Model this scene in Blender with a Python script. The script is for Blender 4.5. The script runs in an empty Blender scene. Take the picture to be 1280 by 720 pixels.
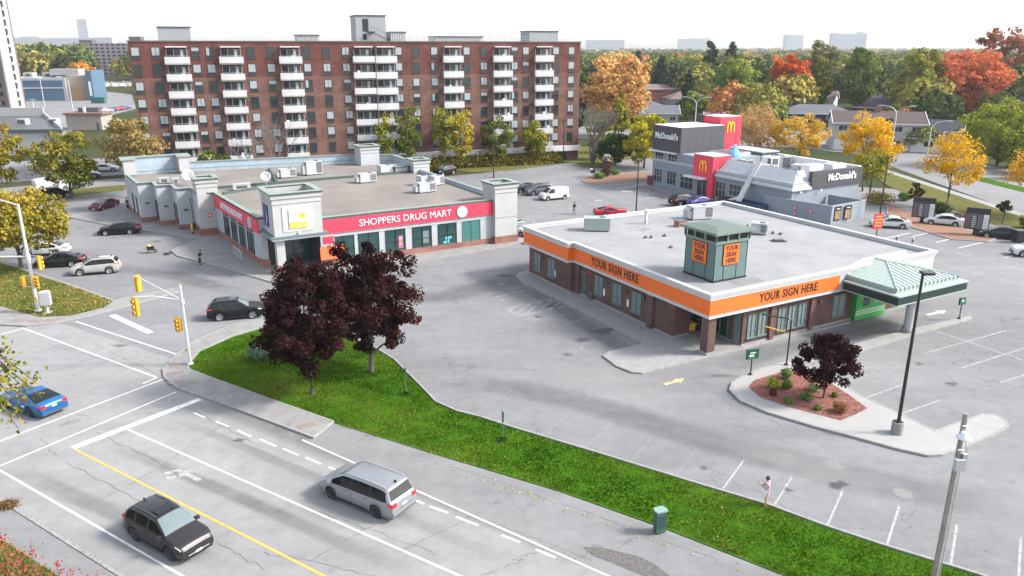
import bpy, bmesh, math, random
import numpy as np
from mathutils import Vector, Matrix
S = bpy.context.scene
COL = S.collection
R = math.radians
# ------------------------------------------------------------------ camera, world, sun, exposure
EYE = 22.5; FPX = 968.0; PITCH = math.atan(302 / FPX); CP, SP = math.cos(PITCH), math.sin(PITCH)
cam = bpy.data.cameras.new('camera'); camo = bpy.data.objects.new('camera', cam); COL.objects.link(camo)
camo.location = (0, 0, EYE); camo.rotation_euler = (R(90) - PITCH, 0, 0)
cam.sensor_width = 36; cam.lens = FPX / 1280 * 36; cam.clip_start = .3; cam.clip_end = 12000
S.camera = camo
S.render.resolution_x = 1024; S.render.resolution_y = 576
W_ = bpy.data.worlds.new('World'); S.world = W_; W_.use_nodes = True
nt = W_.node_tree; nt.nodes.clear()
SUN_EL, SUN_AZ = 38.0, 92.0      # azimuth clockwise from +Y
sky = nt.nodes.new('ShaderNodeTexSky'); sky.sky_type = 'NISHITA'; sky.sun_disc = False
sky.sun_elevation = R(SUN_EL); sky.sun_rotation = R(SUN_AZ); sky.altitude = 60
sky.air_density = 1.0; sky.dust_density = 2.0; sky.ozone_density = 1.0
hs = nt.nodes.new('ShaderNodeHueSaturation'); hs.inputs['Saturation'].default_value = .45
bg = nt.nodes.new('ShaderNodeBackground'); bg.inputs['Strength'].default_value = .13
wo = nt.nodes.new('ShaderNodeOutputWorld')
nt.links.new(sky.outputs[0], hs.inputs['Color']); nt.links.new(hs.outputs[0], bg.inputs['Color']); nt.links.new(bg.outputs[0], wo.inputs[0])
sd = bpy.data.lights.new('sun', 'SUN'); sd.energy = 2.2; sd.angle = R(11); sd.color = (1, .96, .9)
so = bpy.data.objects.new('sun', sd); COL.objects.link(so)
so.rotation_euler = (R(90 - SUN_EL), 0, R(-SUN_AZ + 180)); so.location = (0, 0, 80)
S.view_settings.view_transform = 'Standard'; S.view_settings.look = 'None'
S.view_settings.gamma = 1; S.view_settings.exposure = 1.82
S.render.engine = 'CYCLES'
S.cycles.max_bounces = 6; S.cycles.transparent_max_bounces = 6

# ------------------------------------------------------------------ helpers
def G(u, v, z=0.0):
    "ground point seen at photo pixel (1280 wide), used as a survey of the place"
    x = (u - 640) / FPX; y = (v - 360) / FPX
    t = (EYE - z) / (SP + y * CP)
    return (x * t, (CP - y * SP) * t)

def mat(name, col, rough=.7, metal=0.0, var=0.0, scale=1.0, bump=0.0, bscale=40.0, col2=None, spec=.5, detail=6, coat=0.0, contrast=None, coord='Object'):
    m = bpy.data.materials.new(name); m.use_nodes = True
    n = m.node_tree; b = n.nodes['Principled BSDF']
    c4 = (*col, 1)
    b.inputs['Base Color'].default_value = c4; b.inputs['Roughness'].default_value = rough
    b.inputs['Metallic'].default_value = metal; b.inputs['Specular IOR Level'].default_value = spec
    if coat: b.inputs['Coat Weight'].default_value = coat; b.inputs['Coat Roughness'].default_value = .05
    tc = n.nodes.new('ShaderNodeTexCoord')
    if var or col2:
        no = n.nodes.new('ShaderNodeTexNoise'); no.inputs['Scale'].default_value = scale; no.inputs['Detail'].default_value = detail
        no.inputs['Roughness'].default_value = .65
        n.links.new(tc.outputs[coord], no.inputs['Vector'])
        rp = n.nodes.new('ShaderNodeValToRGB'); e = rp.color_ramp.elements
        lo, hi = contrast or (.3, .7)
        e[0].position = lo; e[1].position = hi
        if col2: e[0].color = c4; e[1].color = (*col2, 1)
        else:
            e[0].color = (*[c * (1 - var) for c in col], 1); e[1].color = (*[min(1, c * (1 + var)) for c in col], 1)
        n.links.new(no.outputs['Fac'], rp.inputs['Fac']); n.links.new(rp.outputs['Color'], b.inputs['Base Color'])
    if bump:
        nb = n.nodes.new('ShaderNodeTexNoise'); nb.inputs['Scale'].default_value = bscale; nb.inputs['Detail'].default_value = 4
        n.links.new(tc.outputs['Object'], nb.inputs['Vector'])
        bp = n.nodes.new('ShaderNodeBump'); bp.inputs['Strength'].default_value = bump; bp.inputs['Distance'].default_value = .02
        n.links.new(nb.outputs['Fac'], bp.inputs['Height']); n.links.new(bp.outputs['Normal'], b.inputs['Normal'])
    return m

def brick(name, c1, c2, mortar, bw=.21, bh=.067, top=None, topz=None):
    m = bpy.data.materials.new(name); m.use_nodes = True; n = m.node_tree; b = n.nodes['Principled BSDF']
    b.inputs['Roughness'].default_value = .85; b.inputs['Specular IOR Level'].default_value = .2
    tc = n.nodes.new('ShaderNodeTexCoord'); sp = n.nodes.new('ShaderNodeSeparateXYZ'); n.links.new(tc.outputs['Object'], sp.inputs[0])
    ad = n.nodes.new('ShaderNodeMath'); n.links.new(sp.outputs[0], ad.inputs[0]); n.links.new(sp.outputs[1], ad.inputs[1])
    cb = n.nodes.new('ShaderNodeCombineXYZ'); n.links.new(ad.outputs[0], cb.inputs[0]); n.links.new(sp.outputs[2], cb.inputs[1])
    br = n.nodes.new('ShaderNodeTexBrick'); n.links.new(cb.outputs[0], br.inputs['Vector'])
    br.inputs['Color1'].default_value = (*c1, 1); br.inputs['Color2'].default_value = (*c2, 1); br.inputs['Mortar'].default_value = (*mortar, 1)
    br.inputs['Scale'].default_value = 1; br.inputs['Brick Width'].default_value = bw; br.inputs['Row Height'].default_value = bh
    br.inputs['Mortar Size'].default_value = .008; br.inputs['Bias'].default_value = 0
    no = n.nodes.new('ShaderNodeTexNoise'); no.inputs['Scale'].default_value = .5; no.inputs['Detail'].default_value = 8
    n.links.new(cb.outputs[0], no.inputs['Vector'])
    hv = n.nodes.new('ShaderNodeHueSaturation'); mr = n.nodes.new('ShaderNodeMapRange')
    mr.inputs['From Min'].default_value = .3; mr.inputs['From Max'].default_value = .7; mr.inputs['To Min'].default_value = .72; mr.inputs['To Max'].default_value = 1.28
    n.links.new(no.outputs['Fac'], mr.inputs['Value']); n.links.new(mr.outputs[0], hv.inputs['Value']); n.links.new(br.outputs['Color'], hv.inputs['Color'])
    out = hv.outputs[0]
    if top:   # upper courses laid in another brick
        gt = n.nodes.new('ShaderNodeMath'); gt.operation = 'GREATER_THAN'; gt.inputs[1].default_value = topz; n.links.new(sp.outputs[2], gt.inputs[0])
        mx = n.nodes.new('ShaderNodeMix'); mx.data_type = 'RGBA'; mx.blend_type = 'MULTIPLY'; n.links.new(gt.outputs[0], mx.inputs[0]); n.links.new(out, mx.inputs[6])
        mx.inputs[7].default_value = (*top, 1); out = mx.outputs[2]
    n.links.new(out, b.inputs['Base Color'])
    return m

class MB:
    "collects shapes into one mesh"
    def __init__(s, *mats): s.v = []; s.f = []; s.m = []; s.mats = list(mats); s.T = None; s.sm = []
    def _add(s, vs, fs, mi=0, smooth=False):
        k = len(s.v)
        if s.T is not None: vs = [tuple(s.T @ Vector(p)) for p in vs]
        s.v += [tuple(p) for p in vs]; s.f += [tuple(i + k for i in f) for f in fs]; s.m += [mi] * len(fs); s.sm += [smooth] * len(fs); return s
    def box(s, x0, x1, y0, y1, z0, z1, mi=0):
        if x0 > x1: x0, x1 = x1, x0
        if y0 > y1: y0, y1 = y1, y0
        return s._add([(x0, y0, z0), (x1, y0, z0), (x1, y1, z0), (x0, y1, z0), (x0, y0, z1), (x1, y0, z1), (x1, y1, z1), (x0, y1, z1)],
               [(0, 3, 2, 1), (4, 5, 6, 7), (0, 1, 5, 4), (1, 2, 6, 5), (2, 3, 7, 6), (3, 0, 4, 7)], mi)
    def prism(s, poly, z0, z1, mi=0, top=True, bot=False, mside=None):
        n = len(poly); vs = [(x, y, z0) for x, y in poly] + [(x, y, z1) for x, y in poly]
        s._add(vs, [(i, (i + 1) % n, n + (i + 1) % n, n + i) for i in range(n)], mi if mside is None else mside)
        if top: s._add([(x, y, z1) for x, y in poly], [tuple(range(n))], mi)
        if bot: s._add([(x, y, z0) for x, y in poly], [tuple(range(n))[::-1]], mi)
        return s
    def ring(s, poly, w, z0, z1, mi=0, over=0.0):
        "a wall of thickness w that runs round the inside of a polygon"
        o = offset(poly, -over) if over else poly; i_ = offset(poly, w); n = len(poly)
        vs = [(x, y, z0) for x, y in o] + [(x, y, z1) for x, y in o] + [(x, y, z0) for x, y in i_] + [(x, y, z1) for x, y in i_]
        fs = []
        for a in range(n):
            b = (a + 1) % n
            fs += [(a, b, n + b, n + a), (n + a, n + b, 3 * n + b, 3 * n + a), (3 * n + a, 3 * n + b, 2 * n + b, 2 * n + a), (2 * n + a, 2 * n + b, b, a)]
        return s._add(vs, fs, mi)
    def tube(s, pts, rad, n=8, mi=0, cap=True, smooth=True):
        pts = [Vector(p) for p in pts]; rs = rad if isinstance(rad, (list, tuple)) else [rad] * len(pts)
        vs = []; fs = []
        for i, p in enumerate(pts):
            d = (pts[min(i + 1, len(pts) - 1)] - pts[max(i - 1, 0)]).normalized()
            a = d.cross(Vector((0, 0, 1)));
            if a.length < .05: a = d.cross(Vector((0, 1, 0)))
            a.normalize(); b = d.cross(a)
            for k in range(n):
                t = 2 * math.pi * k / n; vs.append(p + (a * math.cos(t) + b * math.sin(t)) * rs[i])
        for i in range(len(pts) - 1):
            for k in range(n): fs.append((i * n + k, (i + 1) * n + k, (i + 1) * n + (k + 1) % n, i * n + (k + 1) % n))
        s._add(vs, fs, mi, smooth)
        if cap: s._add(vs[:n], [tuple(range(n))], mi); s._add(vs[-n:], [tuple(range(n))[::-1]], mi)
        return s
    def bar(s, p, q, w, h=None, mi=0):
        "square bar between two points"
        p = Vector(p); q = Vector(q); h = h or w; d = (q - p).normalized(); a = d.cross(Vector((0, 0, 1)))
        if a.length < .01: a = Vector((1, 0, 0))
        a.normalize(); b = a.cross(d); a = a * w / 2; b = b * h / 2
        vs = [p - a - b, p + a - b, p + a + b, p - a + b, q - a - b, q + a - b, q + a + b, q - a + b]
        return s._add(vs, [(0, 1, 2, 3), (7, 6, 5, 4), (0, 4, 5, 1), (1, 5, 6, 2), (2, 6, 7, 3), (3, 7, 4, 0)], mi)
    def lathe(s, prof, c=(0, 0, 0), n=16, mi=0, smooth=True, ax='z'):
        vs = []
        for r, z in prof:
            for k in range(n):
                t = 2 * math.pi * k / n
                p = (r * math.cos(t), r * math.sin(t), z)
                if ax == 'y': p = (p[0], p[2], p[1])
                vs.append((p[0] + c[0], p[1] + c[1], p[2] + c[2]))
        m = len(prof)
        s._add(vs, [(i * n + k, i * n + (k + 1) % n, (i + 1) * n + (k + 1) % n, (i + 1) * n + k) for i in range(m - 1) for k in range(n)], mi, smooth)
        return s
    def poly(s, vs, mi=0): return s._add(vs, [tuple(range(len(vs)))], mi)
    def build(s, name, parent=None, loc=(0, 0, 0), rot=0):
        me = bpy.data.meshes.new(name); me.from_pydata(s.v, [], s.f)
        for m in s.mats: me.materials.append(m)
        me.polygons.foreach_set('material_index', s.m); me.polygons.foreach_set('use_smooth', s.sm); me.update()
        bm = bmesh.new(); bm.from_mesh(me); bmesh.ops.recalc_face_normals(bm, faces=bm.faces); bm.to_mesh(me); bm.free()
        o = bpy.data.objects.new(name, me); COL.objects.link(o); o.location = loc; o.rotation_euler = (0, 0, rot)
        if parent: o.parent = parent
        return o

def offset(poly, d):
    "move a polygon's edges inwards by d"
    n = len(poly); A = sum(poly[i][0] * poly[(i + 1) % n][1] - poly[(i + 1) % n][0] * poly[i][1] for i in range(n)); sg = 1 if A > 0 else -1
    out = []
    for i in range(n):
        p0 = Vector(poly[i - 1]); p1 = Vector(poly[i]); p2 = Vector(poly[(i + 1) % n])
        a = (p1 - p0).normalized(); b = (p2 - p1).normalized()
        na = Vector((-a.y, a.x)) * sg; nb = Vector((-b.y, b.x)) * sg
        k = na + nb; k = k / max(k.length_squared / 2, .3)
        q = p1 + k * d; out.append((q.x, q.y))
    return out

def smooth_poly(pts, it=2):
    for _ in range(it):
        o = []; n = len(pts)
        for i in range(n):
            a = pts[i]; b = pts[(i + 1) % n]
            o += [(a[0] * .75 + b[0] * .25, a[1] * .75 + b[1] * .25), (a[0] * .25 + b[0] * .75, a[1] * .25 + b[1] * .75)]
        pts = o
    return pts

def tag(o, label, cat, group=None, kind=None):
    if label: o['label'] = label
    if cat: o['category'] = cat
    if group: o['group'] = group
    if kind: o['kind'] = kind
    return o
def thing(name, label, cat, loc=(0, 0, 0), rot=0, group=None):
    o = bpy.data.objects.new(name, None); COL.objects.link(o); o.empty_display_size = .3
    o.location = loc if len(loc) == 3 else (loc[0], loc[1], 0); o.rotation_euler = (0, 0, rot)
    return tag(o, label, cat, group)
def structure(o, label, kind='structure'): o['kind'] = kind; o['label'] = label; return o
def copy_tree(o, parent=None):
    c = o.copy(); COL.objects.link(c); c.parent = parent
    for ch in list(o.children): copy_tree(ch, c)
    return c
def sheet(name, pts, z, m, label):
    b = MB(m); b.poly([(x, y, z) for x, y in pts]); o = b.build(name); bm = bmesh.new(); bm.from_mesh(o.data)
    bmesh.ops.triangulate(bm, faces=bm.faces)
    for f in bm.faces:
        if f.normal.z < 0: f.normal_flip()
    bm.to_mesh(o.data); bm.free()
    return structure(o, label)
def text_mesh(txt, size, m, ext=.02, bold=.0, sx=1.0, align='CENTER', spacing=1.0, line=1.0):
    c = bpy.data.curves.new('t', 'FONT'); c.body = txt; c.size = size; c.extrude = ext; c.offset = bold; c.align_x = align; c.align_y = 'CENTER'
    c.space_character = spacing; c.space_line = line; c.resolution_u = 3
    o = bpy.data.objects.new('t', c); COL.objects.link(o)
    me = bpy.data.meshes.new_from_object(o.evaluated_get(bpy.context.evaluated_depsgraph_get()))
    bpy.data.objects.remove(o)
    me.transform(Matrix.Diagonal((sx, 1, 1, 1))); me.materials.clear(); me.materials.append(m)
    return me
def lettering(name, parent, txt, size, m, pos, yaw=0.0, **k):
    "upright lettering; yaw 0 reads when looked at along +y"
    me = text_mesh(txt, size, m, **k); me.name = name
    me.transform(Matrix.Translation(pos) @ Matrix.Rotation(yaw, 4, 'Z') @ Matrix.Rotation(R(90), 4, 'X'))
    o = bpy.data.objects.new(name, me); COL.objects.link(o); o.parent = parent; return o
def flat_lettering(name, parent, txt, size, m, pos, yaw=0.0, **k):
    me = text_mesh(txt, size, m, **k); me.transform(Matrix.Translation(pos) @ Matrix.Rotation(yaw, 4, 'Z'))
    o = bpy.data.objects.new(name, me); COL.objects.link(o); o.parent = parent; return o
def frame(ox, oy, a):
    c, s_ = math.cos(R(a)), math.sin(R(a)); return lambda x, y: (ox + x * c - y * s_, oy + x * s_ + y * c)

# ------------------------------------------------------------------ materials
def asphalt(name, c0, c1, cracks=.5, cs=.16, track=None):
    m = bpy.data.materials.new(name); m.use_nodes = True; n = m.node_tree; L = n.links; b = n.nodes['Principled BSDF']
    b.inputs['Roughness'].default_value = .88; b.inputs['Specular IOR Level'].default_value = .25
    tc = n.nodes.new('ShaderNodeTexCoord')
    def noise(sc, det=6, rot=None, sxy=None, rough=.6):
        t = n.nodes.new('ShaderNodeTexNoise'); t.inputs['Scale'].default_value = sc; t.inputs['Detail'].default_value = det; t.inputs['Roughness'].default_value = rough
        if sxy:
            mp = n.nodes.new('ShaderNodeMapping'); mp.inputs['Rotation'].default_value = (0, 0, rot); mp.inputs['Scale'].default_value = (*sxy, 1)
            L.new(tc.outputs['Object'], mp.inputs[0]); L.new(mp.outputs[0], t.inputs['Vector'])
        else: L.new(tc.outputs['Object'], t.inputs['Vector'])
        return t.outputs['Fac']
    def mr(v, a, b_, c, d):
        t = n.nodes.new('ShaderNodeMapRange'); L.new(v, t.inputs[0])
        for i, q in enumerate((a, b_, c, d)): t.inputs[i + 1].default_value = q
        return t.outputs[0]
    def mul(a, b_):
        t = n.nodes.new('ShaderNodeMath'); t.operation = 'MULTIPLY'; L.new(a, t.inputs[0])
        if isinstance(b_, float): t.inputs[1].default_value = b_
        else: L.new(b_, t.inputs[1])
        return t.outputs[0]
    mx = n.nodes.new('ShaderNodeMix'); mx.data_type = 'RGBA'
    L.new(mr(noise(.06, 8, rough=.7), .35, .65, 0, 1), mx.inputs[0]); mx.inputs[6].default_value = (*c0, 1); mx.inputs[7].default_value = (*c1, 1)
    f = mul(mr(noise(1.1, 10, rough=.75), .25, .75, .84, 1.16), mr(noise(30, 3), .2, .8, .86, 1.14))
    f = mul(f, mr(noise(.35, 6, R(33), (.12, 1.4)), .3, .7, .91, 1.08))
    # small dark stains
    f = mul(f, mr(noise(.45, 3), .66, .76, 1, .72))
    # cracks: warped cell borders, only here and there
    wp = n.nodes.new('ShaderNodeTexNoise'); wp.inputs['Scale'].default_value = .8; wp.inputs['Detail'].default_value = 5; L.new(tc.outputs['Object'], wp.inputs['Vector'])
    va = n.nodes.new('ShaderNodeVectorMath'); va.operation = 'MULTIPLY_ADD'; L.new(wp.outputs['Color'], va.inputs[0]); va.inputs[1].default_value = (2.2, 2.2, 0); L.new(tc.outputs['Object'], va.inputs[2])
    vo = n.nodes.new('ShaderNodeTexVoronoi'); vo.feature = 'DISTANCE_TO_EDGE'; vo.inputs['Scale'].default_value = cs; L.new(va.outputs[0], vo.inputs['Vector'])
    cr = mr(vo.outputs['Distance'], 0, .006, 1, 0); ms = mr(noise(.09, 3), .45, .56, 0, 1)
    crk = mul(mul(cr, ms), cracks)
    inv = mr(crk, 0, 1, 1, .25)
    f = mul(f, inv)
    hv = n.nodes.new('ShaderNodeHueSaturation'); L.new(mx.outputs[2], hv.inputs['Color']); L.new(f, hv.inputs['Value']); L.new(hv.outputs[0], b.inputs['Base Color'])
    bp = n.nodes.new('ShaderNodeBump'); bp.inputs['Strength'].default_value = .25; bp.inputs['Distance'].default_value = .01
    L.new(noise(60, 3), bp.inputs['Height']); L.new(bp.outputs[0], b.inputs['Normal'])
    return m
def worn_paint(name, col, lo=.36, hi=.5, sc=6, amin=0.0, amax=1.0):
    m = mat(name, col, .7); n = m.node_tree; b = n.nodes['Principled BSDF']; tc = n.nodes['Texture Coordinate']
    no = n.nodes.new('ShaderNodeTexNoise'); no.inputs['Scale'].default_value = sc; no.inputs['Detail'].default_value = 8; no.inputs['Roughness'].default_value = .75
    n.links.new(tc.outputs['Object'], no.inputs['Vector'])
    mr = n.nodes.new('ShaderNodeMapRange'); mr.inputs[1].default_value = lo; mr.inputs[2].default_value = hi; mr.inputs[3].default_value = amin; mr.inputs[4].default_value = amax
    n.links.new(no.outputs['Fac'], mr.inputs[0]); n.links.new(mr.outputs[0], b.inputs['Alpha']); return m
def leafmat(name, cols, trans=.25, rough=.6):
    "leaf colours picked by a per-leaf attribute"
    m = bpy.data.materials.new(name); m.use_nodes = True; n = m.node_tree; L = n.links; n.nodes.remove(n.nodes['Principled BSDF']); b = n.nodes.new('ShaderNodeBsdfDiffuse')
    at = n.nodes.new('ShaderNodeAttribute'); at.attribute_name = 'tone'
    rp = n.nodes.new('ShaderNodeValToRGB'); e = rp.color_ramp.elements
    while len(e) < len(cols): e.new(.5)
    for i, c in enumerate(cols): e[i].position = i / (len(cols) - 1); e[i].color = (*c, 1)
    L.new(at.outputs['Fac'], rp.inputs[0]); L.new(rp.outputs[0], b.inputs['Color'])
    tr = n.nodes.new('ShaderNodeBsdfTranslucent'); L.new(rp.outputs[0], tr.inputs[0]); ms = n.nodes.new('ShaderNodeMixShader'); ms.inputs[0].default_value = trans
    L.new(b.outputs[0], ms.inputs[1]); L.new(tr.outputs[0], ms.inputs[2]); L.new(ms.outputs[0], n.nodes['Material Output'].inputs[0])
    return m

M = {}
M['lot'] = asphalt('lot_asphalt', (.135, .135, .139), (.185, .186, .189), .55)
M['road'] = asphalt('road_asphalt', (.18, .18, .18), (.225, .225, .222), .12, .12)
M['path'] = asphalt('shoulder_asphalt', (.15, .15, .152), (.19, .19, .19), .6)
M['concrete'] = mat('concrete', (.215, .215, .21), .85, var=.14, scale=1.4, bump=.1)
M['bright_concrete'] = mat('bright_concrete', (.25, .248, .24), .85, var=.07, scale=1.2, bump=.1)
M['kerb'] = mat('kerb_concrete', (.22, .215, .205), .85, var=.2, scale=3)
M['oldwalk'] = mat('sidewalk_concrete', (.19, .187, .18), .85, var=.18, scale=.9, bump=.1)
M['tactile'] = mat('tactile_plate', (.19, .145, .13), .8, var=.2, scale=6)
M['white_line'] = worn_paint('white_road_paint', (.62, .62, .60), .3, .5, 3, .35, 1.0)
M['faded_line'] = worn_paint('faded_white_paint', (.42, .42, .41), .35, .65, 2.5, .35, .85)
M['ghost_line'] = worn_paint('very_faded_paint', (.30, .30, .29), .35, .65, 2.5, .15, .65)
M['yellow_line'] = worn_paint('yellow_road_paint', (.58, .31, .05), .3, .42)
M['pale_yellow'] = worn_paint('pale_yellow_paint', (.6, .5, .22), .38, .55)
M['grass'] = mat('grass_soil', (.02, .07, .003), 1, spec=.05, scale=.9, col2=(.05, .12, .006), detail=10, bump=.5, bscale=25)
M['drygrass'] = mat('dry_grass_soil', (.055, .075, .018), 1, spec=.05, scale=.5, col2=(.13, .11, .035), detail=10, bump=.5, bscale=25)
M['ground'] = mat('far_ground', (.02, .035, .012), 1, spec=.05, scale=.05, col2=(.06, .06, .028), detail=8)
M['mulch'] = mat('red_mulch', (.11, .045, .032), .95, scale=9, col2=(.3, .12, .09), detail=8, bump=1, bscale=30)
M['brown_mulch'] = mat('brown_mulch', (.13, .07, .045), .95, scale=5, col2=(.25, .13, .08), detail=8, bump=.8, bscale=20)
M['trim_white'] = mat('white_trim', (.43, .43, .435), .6, var=.08, scale=.7)
M['balcony_white'] = mat('white_balcony_panel', (.42, .42, .42), .7, var=.16, scale=.35)
M['white'] = mat('white_painted', (.6, .6, .61), .5, var=.05, scale=2)
M['offwhite'] = mat('offwhite_stucco', (.34, .34, .335), .85, var=.07, scale=.7)
M['stucco'] = mat('grey_white_stucco', (.33, .345, .36), .85, var=.08, scale=.6)
M['stucco_back'] = mat('blue_grey_parapet_back', (.27, .33, .38), .8, var=.15, scale=.8)
M['greencap'] = mat('lit_verdigris_cap', (.19, .235, .212), .6, var=.15, scale=2)  # cap tops: paler, skylight from above put into the colour
M['greendk'] = mat('dark_shaded_verdigris', (.045, .07, .06), .6, var=.15, scale=2)  # shade painted into the cap sides; also used for plain dark roof trim
M['glass'] = mat('window_glass', (.02, .03, .035), .06, spec=.8)
M['teal_glass'] = mat('teal_glass', (.018, .05, .05), .1, spec=.7)
M['lightpane'] = mat('light_pane', (.14, .18, .18), .25)
M['black'] = mat('black_metal', (.012, .012, .013), .45)
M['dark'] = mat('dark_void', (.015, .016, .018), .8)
M['dkgrey'] = mat('dark_grey_metal', (.07, .07, .075), .5)
M['grey'] = mat('grey_metal', (.3, .31, .32), .5, var=.1, scale=3)
M['lgrey'] = mat('light_grey_metal', (.34, .35, .36), .45, var=.08, scale=3)
M['galv'] = mat('galvanised_steel', (.52, .53, .54), .4, .3, var=.1, scale=4)
M['red'] = mat('red_panel', (.60, .035, .07), .45)
M['orange'] = mat('orange_panel', (.68, .125, .010), .5)
M['letter'] = mat('black_letter', (.02, .012, .01), .5)
M['bankroof'] = mat('pale_roof_membrane', (.205, .208, .21), .8, var=.16, scale=.3, detail=9)
M['tanroof'] = mat('tan_gravel_roof', (.12, .105, .092), .95, scale=.16, col2=(.19, .17, .152), detail=12, bump=.3, bscale=30)
M['sage'] = mat('sage_metal', (.13, .185, .15), .45, var=.06, scale=2)
M['sagelt'] = mat('pale_sage_roof', (.27, .325, .295), .5, var=.06, scale=2)
M['sagedk'] = mat('sage_grey_metal_panel', (.085, .14, .135), .5, var=.08, scale=2)
M['deepgreen'] = mat('deep_green_fascia', (.005, .022, .021), .4)
M['bright_green'] = mat('bright_green_panel', (.02, .26, .04), .4)
M['brick'] = brick('dark_red_brick', (.075, .036, .032), (.115, .054, .045), (.12, .095, .088))
M['brickbase'] = brick('red_brick_base', (.20, .07, .055), (.26, .10, .075), (.22, .17, .15))
M['aptbrick'] = brick('apartment_brick', (.105, .050, .040), (.145, .072, .056), (.15, .11, .09), .42, .13, top=(.86, .62, .66), topz=17.6)
M['mcgrey'] = mat('light_blue_grey_wall', (.195, .225, .26), .8, var=.06, scale=1)
M['charcoal'] = mat('charcoal_cladding', (.052, .049, .058), .55, var=.06, scale=1)
M['mansard'] = mat('silver_mansard', (.40, .42, .44), .4, var=.05, scale=1)
M['wood'] = mat('weathered_wood', (.22, .20, .18), .9, var=.25, scale=5)
M['bark'] = mat('bark', (.09, .07, .055), .95, var=.35, scale=6, bump=.6, bscale=12)
M['palebark'] = mat('pale_bark', (.13, .11, .10), .95, var=.3, scale=4)
M['signal_yellow'] = mat('signal_yellow', (.60, .30, .02), .45)
M['rubber'] = mat('tyre_rubber', (.018, .018, .019), .85)
M['rim'] = mat('alloy_rim', (.5, .5, .52), .3, .8)
M['darkrim'] = mat('dark_alloy_rim', (.07, .07, .075), .35, .7)
M['carglass'] = mat('car_glass', (.008, .010, .011), .06, spec=.35)
M['windshield'] = mat('windshield_glass', (.10, .13, .135), .05, spec=1.0)
M['taillight'] = mat('tail_light_lens', (.55, .012, .012), .2)
M['headlight'] = mat('headlight_lens', (.6, .62, .65), .1)
M['plate'] = mat('plate_white', (.7, .7, .72), .5)
# ------------------------------------------------------------------ the ground
def PX(*pts): return [G(*p) for p in pts]
def lines(name, segs, w, m, z, label):
    b = MB(m)
    for s_ in segs:
        (x0, y0), (x1, y1) = (G(*s_[0:2]), G(*s_[2:4])); ww = s_[4] if len(s_) > 4 else w
        d = math.hypot(x1 - x0, y1 - y0); nx, ny = -(y1 - y0) / d * ww / 2, (x1 - x0) / d * ww / 2
        b.poly([(x0 - nx, y0 - ny, z), (x1 - nx, y1 - ny, z), (x1 + nx, y1 + ny, z), (x0 + nx, y0 + ny, z)])
    return structure(b.build(name), label)
def raised(name, pts, h, m, label, kerb=None, kw=.16, top=.012):
    "kerbed area: a kerb ring with the surface set inside it"
    k = MB(kerb or M['kerb']); k.ring(pts, kw, -.05, h); o = structure(k.build(name + '_kerb' if not name.endswith('kerb') else name), 'concrete kerb round the ' + label)
    s_ = sheet(name, offset(pts, kw - .003), h - top, m, label); return o, s_

sheet('ground', [(-3600, -60), (3600, -60), (3600, 3850), (-3600, 3850)], -.06, M['ground'], 'flat ground reaching the horizon')
# plaza asphalt
sheet('parking_lot', PX((1290, 900), (300, 900), (-60, 640), (-200, 440), (-130, 300), (20, 262), (150, 226), (300, 214), (520, 224), (600, 217), (716, 200), (745, 190), (812, 192), (900, 210), (1030, 232), (1120, 236), (1290, 281), (1420, 330), (1500, 760)), 0, M['lot'], 'grey asphalt parking lot of the plaza')
rd = R(-33.2); RC = G(92, 560)
def RF(a, t):   # along the street (towards lower right) and across it (towards the plaza)
    return (RC[0] + a * math.cos(rd) - t * math.sin(rd), RC[1] + a * math.sin(rd) + t * math.cos(rd))
sheet('road', [RF(-120, -9), RF(90, -9), RF(90, 12.6), RF(20, 12.4), RF(6, 10.5), RF(-4, 11.5), RF(-22, 11), RF(-30, 9.5), RF(-120, 9.5)], .004, M['road'], 'worn light grey asphalt street')
# shoulder path between street and verge
sheet('shoulder_path', PX((418, 528), (560, 574), (700, 617), (830, 664), (985, 724), (1100, 770), (960, 800), (762, 722), (640, 668), (540, 624), (385, 551)), .008, M['path'], 'asphalt boulevard strip between street and verge')
# left boulevard
kb = MB(M['kerb']); a0 = G(-25, 609); a1 = G(190, 745)
kb.bar((*a0, .0), (*a1, .0), .16, .10); structure(kb.build('street_kerb'), 'straight concrete kerb of the street')
sheet('asphalt_walk', [G(-25, 613), G(170, 738), G(110, 760), G(-60, 660)], .03, M['path'], 'asphalt walk beside the street')
sheet('roadside_grass', [G(-30, 655), G(20, 687), G(78, 725), G(60, 800), G(-120, 740)], .05, M['drygrass'], 'patchy autumn grass beside the walk')
# corner sidewalk with the big verge
walk = PX((392, 549), (418, 528), (330, 497), (262, 472), (238, 463), (236, 455), (250, 440), (290, 421), (322, 411), (345, 405), (350, 398), (322, 401), (290, 407), (245, 426), (218, 446), (203, 463), (205, 474), (222, 487), (260, 500), (320, 522))
raised('sidewalk', walk, .13, M['oldwalk'], 'curved concrete sidewalk at the street corner')
verge = PX((236, 459), (262, 473), (330, 498), (430, 533), (560, 573), (700, 615), (830, 661), (985, 722), (1080, 762), (1350, 766), (1222, 719), (1108, 684), (1033, 659), (960, 632), (860, 602), (760, 571), (690, 550), (640, 535), (600, 522), (572, 515), (545, 503), (525, 482), (505, 462), (493, 450), (470, 436), (430, 420), (380, 408), (345, 406), (290, 422), (250, 440))
sheet('grass_verge', verge, .045, M['grass'], 'long green grass verge between street and parking lot')
kv = MB(M['kerb']); kp = PX((1350, 766), (1222, 719), (1108, 684), (1033, 659), (960, 632), (860, 602), (760, 571), (690, 550), (640, 535), (600, 522), (572, 515), (545, 503), (525, 482), (505, 462), (493, 450), (470, 436), (430, 420), (380, 408), (348, 405))
for p, q in zip(kp, kp[1:]): kv.bar((*p, .055), (*q, .055), .15, .15)
structure(kv.build('verge_kerb'), 'pale concrete kerb between verge and parking lot')
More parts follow.
